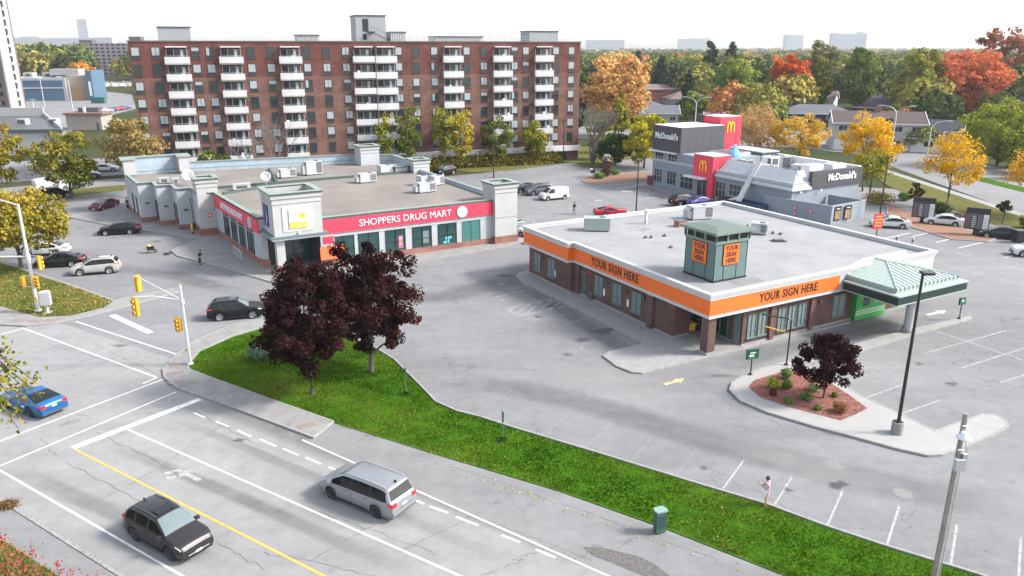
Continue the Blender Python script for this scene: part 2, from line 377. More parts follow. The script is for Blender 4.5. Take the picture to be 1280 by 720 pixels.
ki = MB(M['tactile'])
for u, v, du, dv in [(222, 458, 7, -4), (219, 468, 6, -1), (222, 479, 7, 3), (383, 534, 6, 0)]:
    x, y = G(u, v); ki.T = Matrix.Translation((x, y, .124)) @ Matrix.Rotation(R(28), 4, 'Z'); ki.box(-.55, .55, -.28, .28, 0, .005)
structure(ki.build('tactile_paving'), 'reddish tactile plates in the corner sidewalk')
# left island
isl = PX((-60, 408), (0, 407), (33, 409), (67, 405), (110, 396), (160, 383), (205, 371), (228, 364), (226, 360), (218, 361), (150, 375), (144, 377), (100, 360), (54, 345), (20, 333), (-60, 305))
raised('island_walk', isl, .13, M['oldwalk'], 'concrete walk round the grassy street corner')
sheet('corner_grass', PX((-55, 400), (0, 384), (50, 398), (90, 396), (130, 386), (142, 378), (98, 362), (54, 348), (20, 336), (-55, 312)), .125, M['drygrass'], 'leaf-strewn grass of the street corner')
kt = MB(M['tactile'])
for u, v in [(11, 392), (24, 402), (43, 403), (64, 402)]:
    x, y = G(u, v); kt.T = Matrix.Translation((x, y, .124)) @ Matrix.Rotation(R(-10), 4, 'Z'); kt.box(-.6, .6, -.25, .25, 0, .005)
structure(kt.build('tactile_paving'), 'reddish tactile plates by the grassy corner')
# drugstore plaza paving
plz = PX((85, 272), (140, 283), (200, 292), (248, 300), (213, 314), (222, 321), (260, 331), (310, 345), (340, 354), (352, 356), (372, 354), (500, 333), (663, 303), (655, 292), (600, 290), (350, 320), (250, 250), (150, 255))
raised('plaza_walk', plz, .13, M['oldwalk'], 'pale concrete paving round the drugstore')
# bank paving
bw = PX((645, 347), (655, 356), (700, 377), (760, 408), (803, 431), (760, 441), (753, 446), (770, 459), (790, 467), (803, 468), (877, 450), (893, 446), (930, 437), (958, 429), (1063, 404), (1060, 396), (900, 405), (700, 340), (662, 338), (648, 342))
raised('bank_walk', bw, .13, M['concrete'], 'concrete walk along the brick corner store')
sheet('porch_floor', [frame(14.75, 54.6, 29)(*p) for p in [(.1, .1), (3.6, .1), (3.6, 5.4), (.1, 5.4)]], .14, M['oldwalk'], 'concrete floor of the corner porch')
# drive-through strip
ds = PX((1070, 431), (1120, 417), (1212, 396), (1215, 399), (1205, 403), (1140, 420), (1075, 441), (1010, 455), (985, 458), (985, 452))
raised('drive_strip', ds, .13, M['concrete'], 'narrow kerbed concrete strip beside the drive-through lane')
# planted island
pi_ = PX((911, 489), (914, 480), (926, 472), (950, 462), (975, 455), (990, 452), (1003, 455), (1040, 474), (1077, 496), (1120, 516), (1168, 540), (1207, 526), (1227, 519), (1245, 520), (1258, 527), (1262, 535), (1240, 547), (1195, 566), (1178, 571), (1160, 572), (1120, 563), (1077, 551), (1020, 536), (960, 518), (925, 503))
raised('island_paving', pi_, .15, M['bright_concrete'], 'teardrop concrete island in the parking lot')
sheet('mulch_bed', PX((936, 486), (942, 478), (968, 470), (984, 464), (1010, 466), (1030, 476), (1062, 497), (1084, 513), (1066, 522), (1051, 528), (1020, 520), (985, 511), (950, 499)), .16, M['mulch'], 'red bark mulch bed in the island')
# island beside the restaurant
gi = smooth_poly(PX((727, 224), (730, 229), (750, 231), (790, 227), (818, 224), (816, 216), (790, 217), (750, 220), (735, 221)), 1)
raised('restaurant_island', gi, .14, M['brown_mulch'], 'brown mulch island with a kerb beside the burger restaurant')
sheet('restaurant_walk', PX((768, 237), (776, 238), (805, 233), (840, 245), (900, 262), (980, 280), (1005, 270), (830, 225), (812, 228)), .06, M['oldwalk'], 'concrete walk along the burger restaurant')
sheet('back_grass', PX((716, 203), (728, 209), (745, 211), (762, 208), (780, 200), (812, 196), (812, 186), (745, 182), (700, 188), (560, 212), (590, 216), (640, 213)), .05, M['drygrass'], 'rough grass strip behind the parking lot')
lines('back_kerb', [(520, 226, 600, 217), (600, 217, 716, 203), (716, 203, 727, 210), (727, 210, 745, 212)], .18, M['kerb'], .07, 'kerb of the rear parking lot')
lines('left_kerb', [(60, 250, 155, 239)], .25, M['kerb'], .03, 'kerb behind the left parking lot')
sheet('left_strip_grass', PX((58, 249), (155, 238), (158, 231), (55, 240)), .02, M['drygrass'], 'grass strip with trees left of the drugstore')
# road to the right, beyond the restaurant
AV = R(-31)
sheet('avenue', PX((700, 172), (1000, 185), (1075, 193), (1160, 225), (1290, 272), (1500, 345), (1600, 250), (1290, 218), (1160, 190), (1010, 160), (700, 158)), .0, M['path'], 'wide grey avenue beyond the restaurant')
sheet('avenue_median', PX((1170, 213), (1215, 224), (1290, 243), (1400, 275), (1410, 270), (1290, 237), (1216, 219), (1172, 209)), .05, M['grass'], 'narrow green median in the avenue')
sheet('boulevard_grass', PX((1085, 215), (1112, 234), (1150, 248), (1200, 265), (1290, 298), (1400, 345), (1410, 325), (1290, 275), (1200, 246), (1130, 222), (1090, 207)), .04, M['drygrass'], 'yellow-green boulevard grass beside the avenue')
lines('boulevard_walk', [(1075, 203, 1290, 273)], 1.6, M['concrete'], .045, 'pale sidewalk beside the avenue')
raised('menu_island', PX((1108, 254), (1146, 268), (1200, 285), (1246, 299), (1236, 303), (1190, 300), (1140, 285), (1108, 268)), .12, M['brown_mulch'], 'narrow mulch island under the menu boards')
lines('menu_kerb', [(1112, 240, 1290, 300)], .2, M['kerb'], .06, 'kerb of the drive-through lane')
sheet('far_lot', PX((-60, 205), (40, 190), (115, 150), (170, 136), (165, 118), (110, 112), (20, 128), (-60, 140)), -.02, M['path'], 'pale parking lot in the distance')
sheet('left_street', PX((-60, 262), (60, 246), (160, 232), (160, 222), (60, 230), (-60, 240)), -.02, M['path'], 'side street behind the left parking lot')
sheet('left_back_lot', PX((-60, 232), (40, 226), (158, 218), (166, 196), (100, 199), (-60, 204)), -.01, M['path'], 'asphalt lot behind the left trees')
sheet('park_grass', PX((745, 172), (800, 170), (850, 160), (845, 150), (745, 150)), -.03, M['grass'], 'lawn beyond the plaza')
sheet('house_lawn', PX((1080, 193), (1170, 193), (1175, 184), (1080, 180)), -.02, M['grass'], 'green front lawn of the split-level house')

# ------------------------------------------------------------------ painted markings
lines('lane_line', [(160, 537, 575, 720), (575, 720, 640, 748), (0, 588, 228, 720), (228, 720, 262, 740), (-30, 572, 0, 588)], .115, M['white_line'], .010, 'solid white lane lines')
lines('edge_line', [(378, 550, 760, 720), (760, 720, 850, 758)], .11, M['white_line'], .014, 'white bicycle lane edge line')
lines('centre_line', [(94, 562, 405, 720), (405, 720, 450, 742)], .13, M['yellow_line'], .010, 'solid yellow centre line')
lines('stop_line', [(91, 560, 250, 499, .5)], .5, M['white_line'], .013, 'wide white stop line across the street')
lines('lane_dashes', [(242, 516, 256, 522), (270, 527, 285, 533), (297, 538, 314, 546), (325, 549, 345, 558), (354, 561, 373, 569), (382, 572, 401, 580), (411, 584, 425, 590), (516, 624, 530, 630), (537, 633, 560, 641), (570, 646, 598, 657), (627, 669, 650, 678), (670, 687, 694, 697)], .13, M['white_line'], .010, 'white dashes of the bicycle lane')
lines('crosswalk_line', [(-20, 591, 220, 490), (-30, 563, 207, 473), (28, 410, 196, 472), (95, 402, 224, 444), (-20, 424, 28, 411), (196, 472, 178, 480)], .12, M['white_line'], .011, 'thin white crosswalk lines')
lines('exit_stop_line', [(140, 394, 188, 416, .55)], .5, M['white_line'], .012, 'wide white stop line at the plaza exit')
lines('right_lines', [(1083, 497, 1128, 481), (1127, 517, 1176, 500), (1155, 442, 1258, 413), (1202, 460, 1290, 432), (1250, 478, 1300, 463), (1167, 413, 1290, 454), (1098, 297, 1100, 297.5)], .11, M['faded_line'], .006, 'white parking lines right of the island')
lines('stall_lines_front', [(1108, 683, 1124, 633), (1033, 659, 1053, 614), (965, 636, 990, 596), (900, 616, 930, 575), (1188, 708, 1196, 656), (1273, 728, 1276, 672)], .11, M['faded_line'], .006, 'faded stall lines along the verge')
lines('stall_lines_faint', [(841, 598, 872, 560), (785, 580, 818, 543), (731, 560, 765, 528), (680, 545, 712, 515), (547, 502, 600, 491), (591, 520, 640, 488), (636, 533, 660, 510), (530, 483, 580, 475)], .10, M['ghost_line'], .006, 'very faded stall lines')
lines('stall_lines_bank', [(620, 371, 666, 361), (636, 385, 690, 374), (648, 395, 690, 388), (706, 406, 737, 397), (632, 385, 647, 395), (638, 388, 652, 379), (646, 392, 664, 379), (658, 392, 678, 376), (672, 391, 690, 375), (684, 388, 700, 378), (648, 394, 707, 383)], .11, M['faded_line'], .006, 'stall lines and hatching beside the brick store')
lines('arrow_marks', [(625, 377, 632, 374, .5), (666, 402, 672, 399, .5), (694, 419, 699, 416, .5), (725, 437, 730, 434, .5)], .3, M['ghost_line'], .007, 'faded accessible parking symbols')
lines('stall_lines_left', [(178, 296, 215, 306), (190, 305, 225, 290), (225, 304, 248, 297), (165, 310, 192, 302), (120, 262, 138, 250), (95, 255, 110, 248)], .11, M['ghost_line'], .006, 'faded stall lines left of the drugstore')
lines('stall_lines_centre', [(697, 216, 730, 233), (730, 233, 822, 266), (690, 205, 702, 210), (655, 208, 668, 214), (620, 213, 634, 220), (707, 242, 760, 262), (662, 288, 668, 275), (790, 244, 868, 271), (794, 239, 822, 233), (822, 233, 840, 243), (800, 246, 840, 236), (808, 244, 815, 234), (815, 243, 823, 235), (823, 241, 831, 237)], .12, M['faded_line'], .006, 'stall lines and hatching in the rear parking lot')
lines('accessible_patch', [(777, 239, 790, 239, 1.5), (808, 247, 822, 247, 1.5), (744, 251, 752, 250, .9)], 1.5, M['faded_line'], .007, 'pale painted accessible stall patches')
lines('right_stalls', [(1097, 300, 1138, 291), (1140, 296, 1172, 288), (1170, 303, 1200, 296), (1198, 310, 1228, 303), (1256, 322, 1280, 316), (1090, 282, 1110, 278)], .13, M['white_line'], .006, 'white stall lines behind the brick store')
lines('aisle_lines', [(1168, 308, 1300, 344), (1166, 327, 1300, 362)], .10, M['faded_line'], .006, 'long faint aisle lines behind the brick store')
def arrow(name, u, v, ang, L_, m, label, wd=.28):
    b = MB(m); x, y = G(u, v); b.T = Matrix.Translation((x, y, .009)) @ Matrix.Rotation(R(ang), 4, 'Z')
    b.poly([(-L_ / 2, -wd / 2, 0), (L_ * .1, -wd / 2, 0), (L_ * .1, wd / 2, 0), (-L_ / 2, wd / 2, 0)]); b.poly([(L_ * .1, -wd * 1.5, 0), (L_ / 2, 0, 0), (L_ * .1, wd * 1.5, 0)])
    return structure(b.build(name), label)
arrow('pavement_arrow', 843, 477, 32, 1.9, M['pale_yellow'], 'pale yellow arrow painted before the porch')
arrow('pavement_arrow', 1171, 391, 27, 2.6, M['white_line'], 'white arrow in the drive-through lane')
arrow('pavement_arrow', 236, 594, 147, 1.9, M['faded_line'], 'worn white arrow in the street lane', .3)
lines('diamond_mark', [(206, 592, 216, 590, .28), (208, 598, 220, 596, .25), (214, 589, 226, 588, .2)], .2, M['faded_line'], .012, 'worn white bicycle mark in the street lane')
def softmat(name, col, amax, lo=.3, hi=.7, sc=1.0):
    m = worn_paint(name, col, lo, hi, sc, amax * .35, amax); n = m.node_tree; b = n.nodes['Principled BSDF']; at = n.nodes.new('ShaderNodeAttribute'); at.attribute_name = 'fade'; mu = n.nodes.new('ShaderNodeMath'); mu.operation = 'MULTIPLY'
    src = b.inputs['Alpha'].links[0].from_socket; n.links.new(at.outputs['Fac'], mu.inputs[0]); n.links.new(src, mu.inputs[1]); n.links.new(mu.outputs[0], b.inputs['Alpha']); return m
def soft(name, shapes, m, z, label):
    "worn or stained ground whose edge fades out: strips ('s', width, points) and spots ('b', u, v, radius, stretch, angle)"
    V, F, A = [], [], []
    for sh_ in shapes:
        k = len(V)
        if sh_[0] == 's':
            P = [Vector(G(*p)) for p in sh_[2]]; Q = []
            for a, b_ in zip(P, P[1:]):
                for t in range(4): Q.append(a.lerp(b_, t / 4))
            Q.append(P[-1]); n = len(Q)
            for i, q in enumerate(Q):
                d = (Q[min(i + 1, n - 1)] - Q[max(i - 1, 0)]).normalized(); nn = Vector((-d.y, d.x)); e = min(1, i / 3, (n - 1 - i) / 3)
                for f, al in ((-1, 0), (-.45, 1), (.45, 1), (1, 0)): p = q + nn * f * sh_[1] / 2; V.append((p.x, p.y, z)); A.append(al * e)
            for i in range(n - 1):
                for c in range(3): F.append((k + i * 4 + c, k + i * 4 + c + 1, k + i * 4 + c + 5, k + i * 4 + c + 4))
        else:
            x, y = G(sh_[1], sh_[2]); r_, st, an = sh_[3:]; V.append((x, y, z)); A.append(1); rg = random.Random(int(sh_[1] * 7 + sh_[2]))
            for ring_, al in ((.5, .9), (1, 0)):
                for t in range(14): a = t * math.pi / 7; rr_ = r_ * ring_ * rg.uniform(.5, 1.35); dx, dy = rr_ * math.cos(a) * st, rr_ * math.sin(a); V.append((x + dx * math.cos(an) - dy * math.sin(an), y + dx * math.sin(an) + dy * math.cos(an), z)); A.append(al)
            for t in range(14): t2 = (t + 1) % 14; F.append((k, k + 1 + t, k + 1 + t2)); F.append((k + 1 + t, k + 15 + t, k + 15 + t2, k + 1 + t2))
    me = bpy.data.meshes.new(name); me.from_pydata(V, [], F); at = me.attributes.new('fade', 'FLOAT', 'POINT'); at.data.foreach_set('value', A); me.materials.append(m); me.update()
    o = bpy.data.objects.new(name, me); COL.objects.link(o); return structure(o, label)
M['oil'] = softmat('oil_stain', (.045, .044, .043), .6, .4, .62, 2.2); M['wear'] = softmat('tyre_wear', (.08, .08, .083), .42, .3, .75, .5); M['pale_wear'] = softmat('pale_wear', (.32, .32, .31), .35, .3, .7, .4)
soft('oil_stain', [('b', 755, 414, .9, 1.6, .3), ('b', 768, 411, .5, 2.2, .5), ('b', 728, 425, .7, 1.4, .2), ('b', 709, 443, .5, 1, 0), ('b', 690, 383, .5, 1.5, 0), ('b', 672, 396, .4, 1.2, 0), ('b', 1048, 606, .5, 1.5, .4), ('b', 985, 612, .3, 1, 0), ('b', 880, 585, .35, 1.2, 0), ('b', 1190, 480, .5, 1.3, .2), ('b', 1150, 455, .4, 1.2, .6), ('b', 195, 302, .7, 1.3, 0), ('b', 235, 318, .5, 1.5, 0), ('b', 630, 345, .8, 1.6, 0), ('b', 150, 432, .5, 1.4, 0), ('b', 300, 455 + 95, .35, 1.5, 0), ('b', 1095, 505, .4, 1, 0)], M['oil'], .0075, 'dark oil stains in the stalls and lanes')
soft('tyre_wear', [('s', 2.3, [(255, 500), (330, 528), (470, 583), (640, 655), (800, 722)]), ('s', 1.1, [(120, 548), (300, 622), (540, 730)]), ('s', .9, [(215, 520), (400, 600), (640, 705)]), ('s', 1.3, [(10, 582), (150, 645), (300, 722)]), ('s', 4.5, [(245, 392), (330, 380), (450, 378), (560, 370), (640, 350), (668, 320)]), ('s', 3.5, [(560, 470), (720, 500), (900, 555), (1100, 605), (1290, 640)]), ('s', 2.2, [(640, 350), (700, 385), (760, 425), (800, 445)]), ('s', 3, [(900, 460), (960, 440), (1060, 420), (1160, 392)]), ('s', 3, [(120, 330), (220, 345), (330, 375)])], M['wear'], .0045, 'tyre-darkened lanes in the asphalt')
soft('pale_wear', [('s', 1.6, [(190, 520), (420, 612), (640, 706)]), ('s', 5, [(600, 440), (760, 475), (900, 500)]), ('s', 3, [(820, 520), (1000, 580), (1200, 640)]), ('s', 2, [(80, 600), (200, 655), (320, 710)])], M['pale_wear'], .0052, 'paler dusty streaks in the asphalt')
# patch of broken asphalt and manholes
pt = MB(mat('gravel_patch', (.09, .085, .08), .95, var=.5, scale=8, bump=1, bscale=20))
pt.poly([(*G(u, v), .012) for u, v in [(728, 684), (750, 684), (775, 690), (800, 696), (818, 705), (835, 718), (842, 728), (815, 724), (790, 715), (765, 704), (740, 695)]]); structure(pt.build('asphalt_patch'), 'broken gravelly asphalt patch in the shoulder')
mh = MB(mat('manhole_iron', (.16, .15, .145), .8, var=.2, scale=8), M['ghost_line'])
for u, v, r in [(1043, 582, .42), (1128, 617, .45), (627, 355, .3)]:
    x, y = G(u, v); mh.T = Matrix.Translation((x, y, 0)); mh.lathe([(0, .012), (r, .012), (r, .0)], n=24, smooth=False); mh.lathe([(r * 1.03, .009), (r * 1.25, .009)], n=24, mi=1, smooth=False)
structure(mh.build('manhole_cover'), 'round iron manhole covers in the lot')
# tar-sealed cracks in the street and the joints of the slabs
rng = random.Random(4)
ck = MB(mat('tar_seal', (.07, .07, .07), .8))
def crack(a, b_, w=.035, z=.0085, n=14, j=.10):
    p = G(*a); q = G(*b_); L_ = []; 
    for i in range(n + 1):
        t = i / n; L_.append((p[0] + (q[0] - p[0]) * t + rng.uniform(-j, j) * (0 < i < n), p[1] + (q[1] - p[1]) * t + rng.uniform(-j, j) * (0 < i < n)))
    for u, v in zip(L_, L_[1:]):
        d = math.hypot(v[0] - u[0], v[1] - u[1]) or 1; ww = w * rng.uniform(.4, 1.2); nx, ny = -(v[1] - u[1]) / d * ww / 2, (v[0] - u[0]) / d * ww / 2
        ck.poly([(u[0] - nx, u[1] - ny, z), (v[0] - nx, v[1] - ny, z), (v[0] + nx, v[1] + ny, z), (u[0] + nx, u[1] + ny, z)])
for a, b_ in [((84, 578), (180, 630)), ((180, 630), (235, 665)), ((100, 636), (165, 605)), ((165, 605), (280, 530)), ((50, 548), (72, 571)), ((225, 505), (330, 560)), ((270, 676), (330, 712)), ((390, 700), (470, 655)), ((330, 690), (470, 720)), ((500, 690), (600, 640)), ((600, 720), (655, 700)), ((400, 640), (540, 690)), ((30, 500), (110, 520)), ((120, 430), (200, 470)), ((90, 470), (160, 440)), ((60, 430), (150, 455)), ((200, 440), (140, 470)), ((560, 580), (900, 700)), ((620, 655), (740, 700)), ((640, 700), (700, 680)), ((240, 600), (120, 540))]: crack(a, b_)
for a, b_ in [((215, 493), (232, 483)), ((262, 506), (280, 492)), ((312, 524), (330, 508)), ((206, 455), (224, 462)), ((222, 440), (240, 448)), ((247, 424), (262, 433)), ((280, 411), (292, 420)), ((355, 540), (372, 521))]: crack(a, b_, .03, .131, 4, .0)
structure(ck.build('pavement_crack'), 'dark cracks in the street and joints of the sidewalk')
# ------------------------------------------------------------------ corner store ("YOUR SIGN HERE")
def window_mesh(w, h, nx=2, ny=2, fr=None, gl=None, d=.06, sill=None, fw=.06, transom=None):
    b = MB(fr or M['white'], gl or M['glass'], sill or fr or M['white'])
    b.box(-w / 2, w / 2, -.012, .03, 0, h, 1)
    for x in [-w / 2 + w * i / nx for i in range(nx + 1)]: b.box(x - fw / 2, x + fw / 2, -d, .02, 0, h, 0)
    zs = [0, h] + ([transom] if transom else [h * i / ny for i in range(1, ny)])
    for z in zs: b.box(-w / 2 - fw / 2, w / 2 + fw / 2, -d + .004, .016, z - fw / 2, z + fw / 2, 0)
    if sill: b.box(-w / 2 - .1, w / 2 + .1, -.14, .01, -.14, -fw / 2 - .002, 2)
    return b
def put(mb, name, parent, x, y, z, face):
    "face: 'f' on a wall looking to -y, 'l' on a wall looking to -x, 'r' +x, 'b' +y"
    T = {'f': 0, 'l': -90, 'r': 90, 'b': 180}[face]
    o = mb.build(name, parent, (x, y, z), R(T)); return o
BX, BY, BA = 14.75, 54.6, 29.0
bank = thing('corner_store', 'low dark brick store with flat pale roof and an orange band of lettering', 'store', (BX, BY, 0), R(BA))
D = 25.9
bf = frame(BX, BY, BA)
# walls: footprint with the recessed corner porch
foot = [(3.75, .2), (D, .2), (D, D), (-.45, D), (-.45, 18.2), (.2, 18.2), (.2, 4.1), (1.9, 4.1), (1.9, 5.6), (3.75, 5.6)]
w = MB(M['brick']); w.prism(foot, -.05, 3.2, top=False); wall = w.build('wall', bank)
c = MB(M['concrete']); c.prism([(3.7, .12), (D + .06, .12), (D + .06, D + .06), (-.52, D + .06), (-.52, 18.14), (.12, 18.14), (.12, 4.05), (1.85, 4.05), (1.85, 5.5), (3.7, 5.5)], -.04, .28, top=False); c.build('plinth', bank)
p = MB(M['brick'], M['concrete']); p.box(-.05, .72, -.05, .72, .1, 3.2); p.box(-.11, .78, -.11, .78, .08, .32, 1); p.build('column', bank)
p = MB(M['brick'], M['concrete']); p.box(-.08, .2, 6.55, 7.25, 0, 2.95); p.box(-.12, .24, 6.5, 7.3, 2.95, 3.12, 1); p.build('pilaster', bank)
p = MB(M['brick']); p.box(-.05, .2, 17.4, 18.2, 0, 3.1); p.build('pilaster', bank)
for x in (6.55, 11.1): p = MB(M['brick']); p.box(x, x + .45, -.02, .2, .0, 3.1); p.build('pilaster', bank)
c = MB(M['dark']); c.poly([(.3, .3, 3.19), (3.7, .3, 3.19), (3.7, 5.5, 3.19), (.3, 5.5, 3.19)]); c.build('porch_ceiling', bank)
edge = [(-.32, -.32), (13.7, -.32), (D + .35, -.32), (D + .35, D + .35), (-.95, D + .35), (-.95, 18.0), (-.32, 18.0)]
f = MB(M['trim_white']); f.ring(edge, .8, 3.1, 3.4, over=-.06); f.build('fascia', bank)
f = MB(M['orange']); f.prism([(-.32, -.32), (13.8, -.32), (13.8, .1), (.1, .1), (.1, 18.3), (-.52, 18.3), (-.52, D + .34), (-.95, D + .34), (-.95, 18.0), (-.32, 18.0)], 3.4, 4.58, top=False); f.build('sign_band', bank)
f = MB(M['trim_white']); f.ring(offset(edge, .03), .3, 3.41, 4.58); f.build('upper_wall', bank)
f = MB(M['trim_white'])
f._add([(13.8, .06, 4.6), (23.2, .06, 4.6), (22.6, .06, 5.42), (17.2, .06, 5.42), (13.8, .3, 4.6), (23.2, .3, 4.6), (22.6, .3, 5.42), (17.2, .3, 5.42)], [(0, 1, 2, 3), (7, 6, 5, 4), (3, 2, 6, 7), (1, 5, 6, 2), (0, 3, 7, 4)]); f.build('gable_parapet', bank)
f = MB(M['trim_white'], M['grey']); f.ring(edge, .2, 4.58, 4.74, over=.03); f.ring(edge, .2, 4.74, 4.79, mi=1, over=.06); f.ring(edge, .2, 4.79, 4.93, over=.09); f.ring(edge, .2, 4.93, 4.97, mi=1, over=.11); f.ring(edge, .24, 4.97, 5.1, over=.15); f.build('cornice', bank)
f = MB(M['bankroof']); f.poly([(x, y, 4.72) for x, y in offset(edge, .18)]); f.build('roof', bank)
def seamlines(name, parent, rects, z, m):
    b = MB(m)
    for x0, y0, x1, y1, w_ in rects:
        d = math.hypot(x1 - x0, y1 - y0); nx, ny = -(y1 - y0) / d * w_ / 2, (x1 - x0) / d * w_ / 2
        b.poly([(x0 - nx, y0 - ny, z), (x1 - nx, y1 - ny, z), (x1 + nx, y1 + ny, z), (x0 + nx, y0 + ny, z)])
    return b.build(name, parent)
rd_ = mat('roof_dirt', (.16, .162, .165), .85, var=.12, scale=1.2)
for q_ in [(4.0, 2.0, 6.8, 1.7, 1.3), (16.8, 13.8, 18.5, 13.2, 1.2), (9, 20, 10.5, 20.5, .9)]: seamlines('roof_patch', bank, [q_], 4.724, rd_)
seamlines('roof_seam', bank, [(.5, y, D - .3, y + .1, .05) for y in range(3, 25, 3)], 4.726, mat('roof_seam', (.19, .192, .195), .8))
# letters
def yoursign(face, along, z, size, parent=bank, plane=-.33):
    if face == 'f': return lettering('lettering', parent, 'YOUR SIGN HERE', size, M['letter'], (along, plane, z), 0, ext=.015, bold=.024, sx=.78, spacing=1.12)
    return lettering('lettering', parent, 'YOUR SIGN HERE', size, M['letter'], (plane, along, z), R(-90), ext=.015, bold=.024, sx=.78, spacing=1.12)
yoursign('l', 11.6, 3.99, 1.02); yoursign('f', 7.95, 3.99, .95)
# windows
wl = lambda w_, h_: window_mesh(w_, h_, 2, 1, M['sagedk'], M['lightpane'], sill=M['sagedk'], transom=h_ * .3)
for y in (24.3, 21.6): put(wl(1.25, 1.75), 'window', bank, -.45, y, .85, 'l')
for y in (14.5, 11.7, 8.95): put(wl(1.3, 1.75), 'window', bank, .2, y, .85, 'l')
for x in (4.7, 5.85, 8.0, 9.15, 10.3): put(wl(.85, 1.85), 'window', bank, x, .2, .7, 'f')
put(wl(1.5, 1.8), 'window', bank, 14.75, .2, .8, 'f')
for y in (6.0,): pass
for x, y in ((2.3, 5.6), (3.2, 5.6)): put(window_mesh(.75, 1.9, 2, 2, M['sagedk'], M['lightpane']), 'window', bank, x, y, .75, 'f')
dr = window_mesh(1.7, 2.7, 2, 1, M['sagedk'], M['glass'], transom=2.1); o = put(dr, 'door', bank, 3.75, 2.6, .15, 'l')
h_ = MB(M['lgrey']); h_.box(.06, .1, -.12, -.08, .8, 1.4); hh = h_.build('handle', o)
put(window_mesh(.7, 2.7, 1, 1, M['sagedk'], M['lightpane']), 'window', bank, 3.75, .75, .15, 'l')
dr = MB(M['sagedk'], M['dkgrey']); dr.box(-.55, .55, -.05, 0, 0, 2.2, 1); dr.box(-.62, .62, -.08, -.01, 2.2, 2.3); o = put(dr, 'door', bank, .2, 17.0, .1, 'l')
h_ = MB(M['lgrey']); h_.box(.4, .44, -.12, -.06, .95, 1.15); h_.build('handle', o)
m_ = MB(M['dkgrey']);
for y in (15.6, 15.2): m_.box(.0, .18, y, y + .45, .1, 1.0)
m_.build('meter_box', bank)
for n_, (yy, zz) in enumerate([(23.3, 2.2), (13.1, 2.2), (10.3, 2.2), (7.9, 2.3)]):
    l_ = MB(M['dkgrey'], M['lgrey']); l_.box((-.6 if n_ == 0 else .03), (-.46 if n_ == 0 else .19), yy - .1, yy + .1, zz, zz + .28); l_.build('wall_lamp', bank)
for x, zz in ((7.1, 2.3), (12.3, 2.3)):
    l_ = MB(M['dkgrey']); l_.box(x - .1, x + .1, .05, .19, zz, zz + .28); l_.build('wall_lamp', bank)
al = MB(M['red']); al.lathe([(0, -.05), (.15, -.05), (.15, 0)], (15.9, 2.6, 0), n=14); al2 = MB(M['red']); al2.T = Matrix.Translation((.14, 16.0, 2.55)) @ Matrix.Rotation(R(90), 4, 'Y'); al2.lathe([(0, -.06), (.16, -.04), (.16, .05)], n=14); al2.build('alarm_bell', bank)
for y in (20.9, 13.6, 10.1):
    x = -.47 if y > 18 else .18
    n_ = MB(M['white']); n_.box(x - .02, x + .01, y - .13, y + .13, 1.0, 1.65); n_.build('notice', bank)
# green bank machine surround
g = MB(M['bright_green'], M['white'], M['glass'], M['black']); gx0, gx1 = 16.4, 20.3
g.box(gx0, gx1, -.28, .19, .1, 2.95)
for z in (.55, .72, .89): g.box(gx0 + .02, gx1 - .02, -.286, -.27, z, z + .06, 1)
g.box(gx0 + .9, gx0 + 1.7, -.31, -.27, 1.3, 2.4, 2); g.box(gx1 - 1.4, gx1 - .6, -.31, -.27, 1.45, 2.45, 1); g.box(gx1 - 1.28, gx1 - .72, -.33, -.30, 1.6, 2.3, 3)
g.build('cash_machine_surround', bank)
# roof tower
tw = (2.75, 2.75, 6.15, 6.15)
t = MB(M['sagedk']); t.box(tw[0], tw[2], tw[1], tw[3], 4.85, 7.8); tower = t.build('roof_tower', bank)
s_ = MB(M['black'])
for k in (.0, 1.0, 2.35, 3.4):
    s_.box(tw[0] + k - .025, tw[0] + k + .025, tw[1] - .02, tw[1] + .02, 4.85, 7.8); s_.box(tw[0] - .02, tw[0] + .02, tw[1] + k - .025, tw[1] + k + .025, 4.85, 7.8)
s_.box(tw[0] - .08, tw[2] + .08, tw[1] - .08, tw[3] + .08, 4.72, 4.86); s_.build('trim', tower)
s_ = MB(M['sage'], M['dark']); s_.box(tw[0] - .1, tw[2] + .1, tw[1] - .1, tw[3] + .1, 7.8, 8.0)
s_.box(tw[0] + .05, tw[2] - .05, tw[1] + .05, tw[3] - .05, 7.95, 8.55, 1)
for i in range(4):
    q = tw[0] - .06 + (3.4 + .12) * i / 3
    for a in ((q, tw[1] - .06), (q, tw[3] + .06), (tw[0] - .06, q), (tw[2] + .06, q)): s_.box(a[0] - .08, a[0] + .08, a[1] - .08, a[1] + .08, 8.0, 8.5)
s_.box(tw[0] - .2, tw[2] + .2, tw[1] - .2, tw[3] + .2, 8.5, 8.6); s_.build('lantern', tower)
ov = .42; rr = MB(M['sage'], mat('sage_roof_metal', (.088, .118, .10), .6, var=.1, scale=2)); cx = (tw[0] + tw[2]) / 2
b0 = [(tw[0] - ov, tw[1] - ov), (tw[2] + ov, tw[1] - ov), (tw[2] + ov, tw[3] + ov), (tw[0] - ov, tw[3] + ov)]
rr.prism(b0, 8.6, 8.78, bot=True)
b1 = offset(b0, .05); b2 = offset(b0, 1.2)
for i in range(4): j2 = (i + 1) % 4; rr.poly([(*b1[i], 8.785), (*b1[j2], 8.785), (*b2[j2], 9.0), (*b2[i], 9.0)], 1)
rr.poly([(x, y, 9.0) for x, y in b2], 1); rr.build('tower_roof', tower)
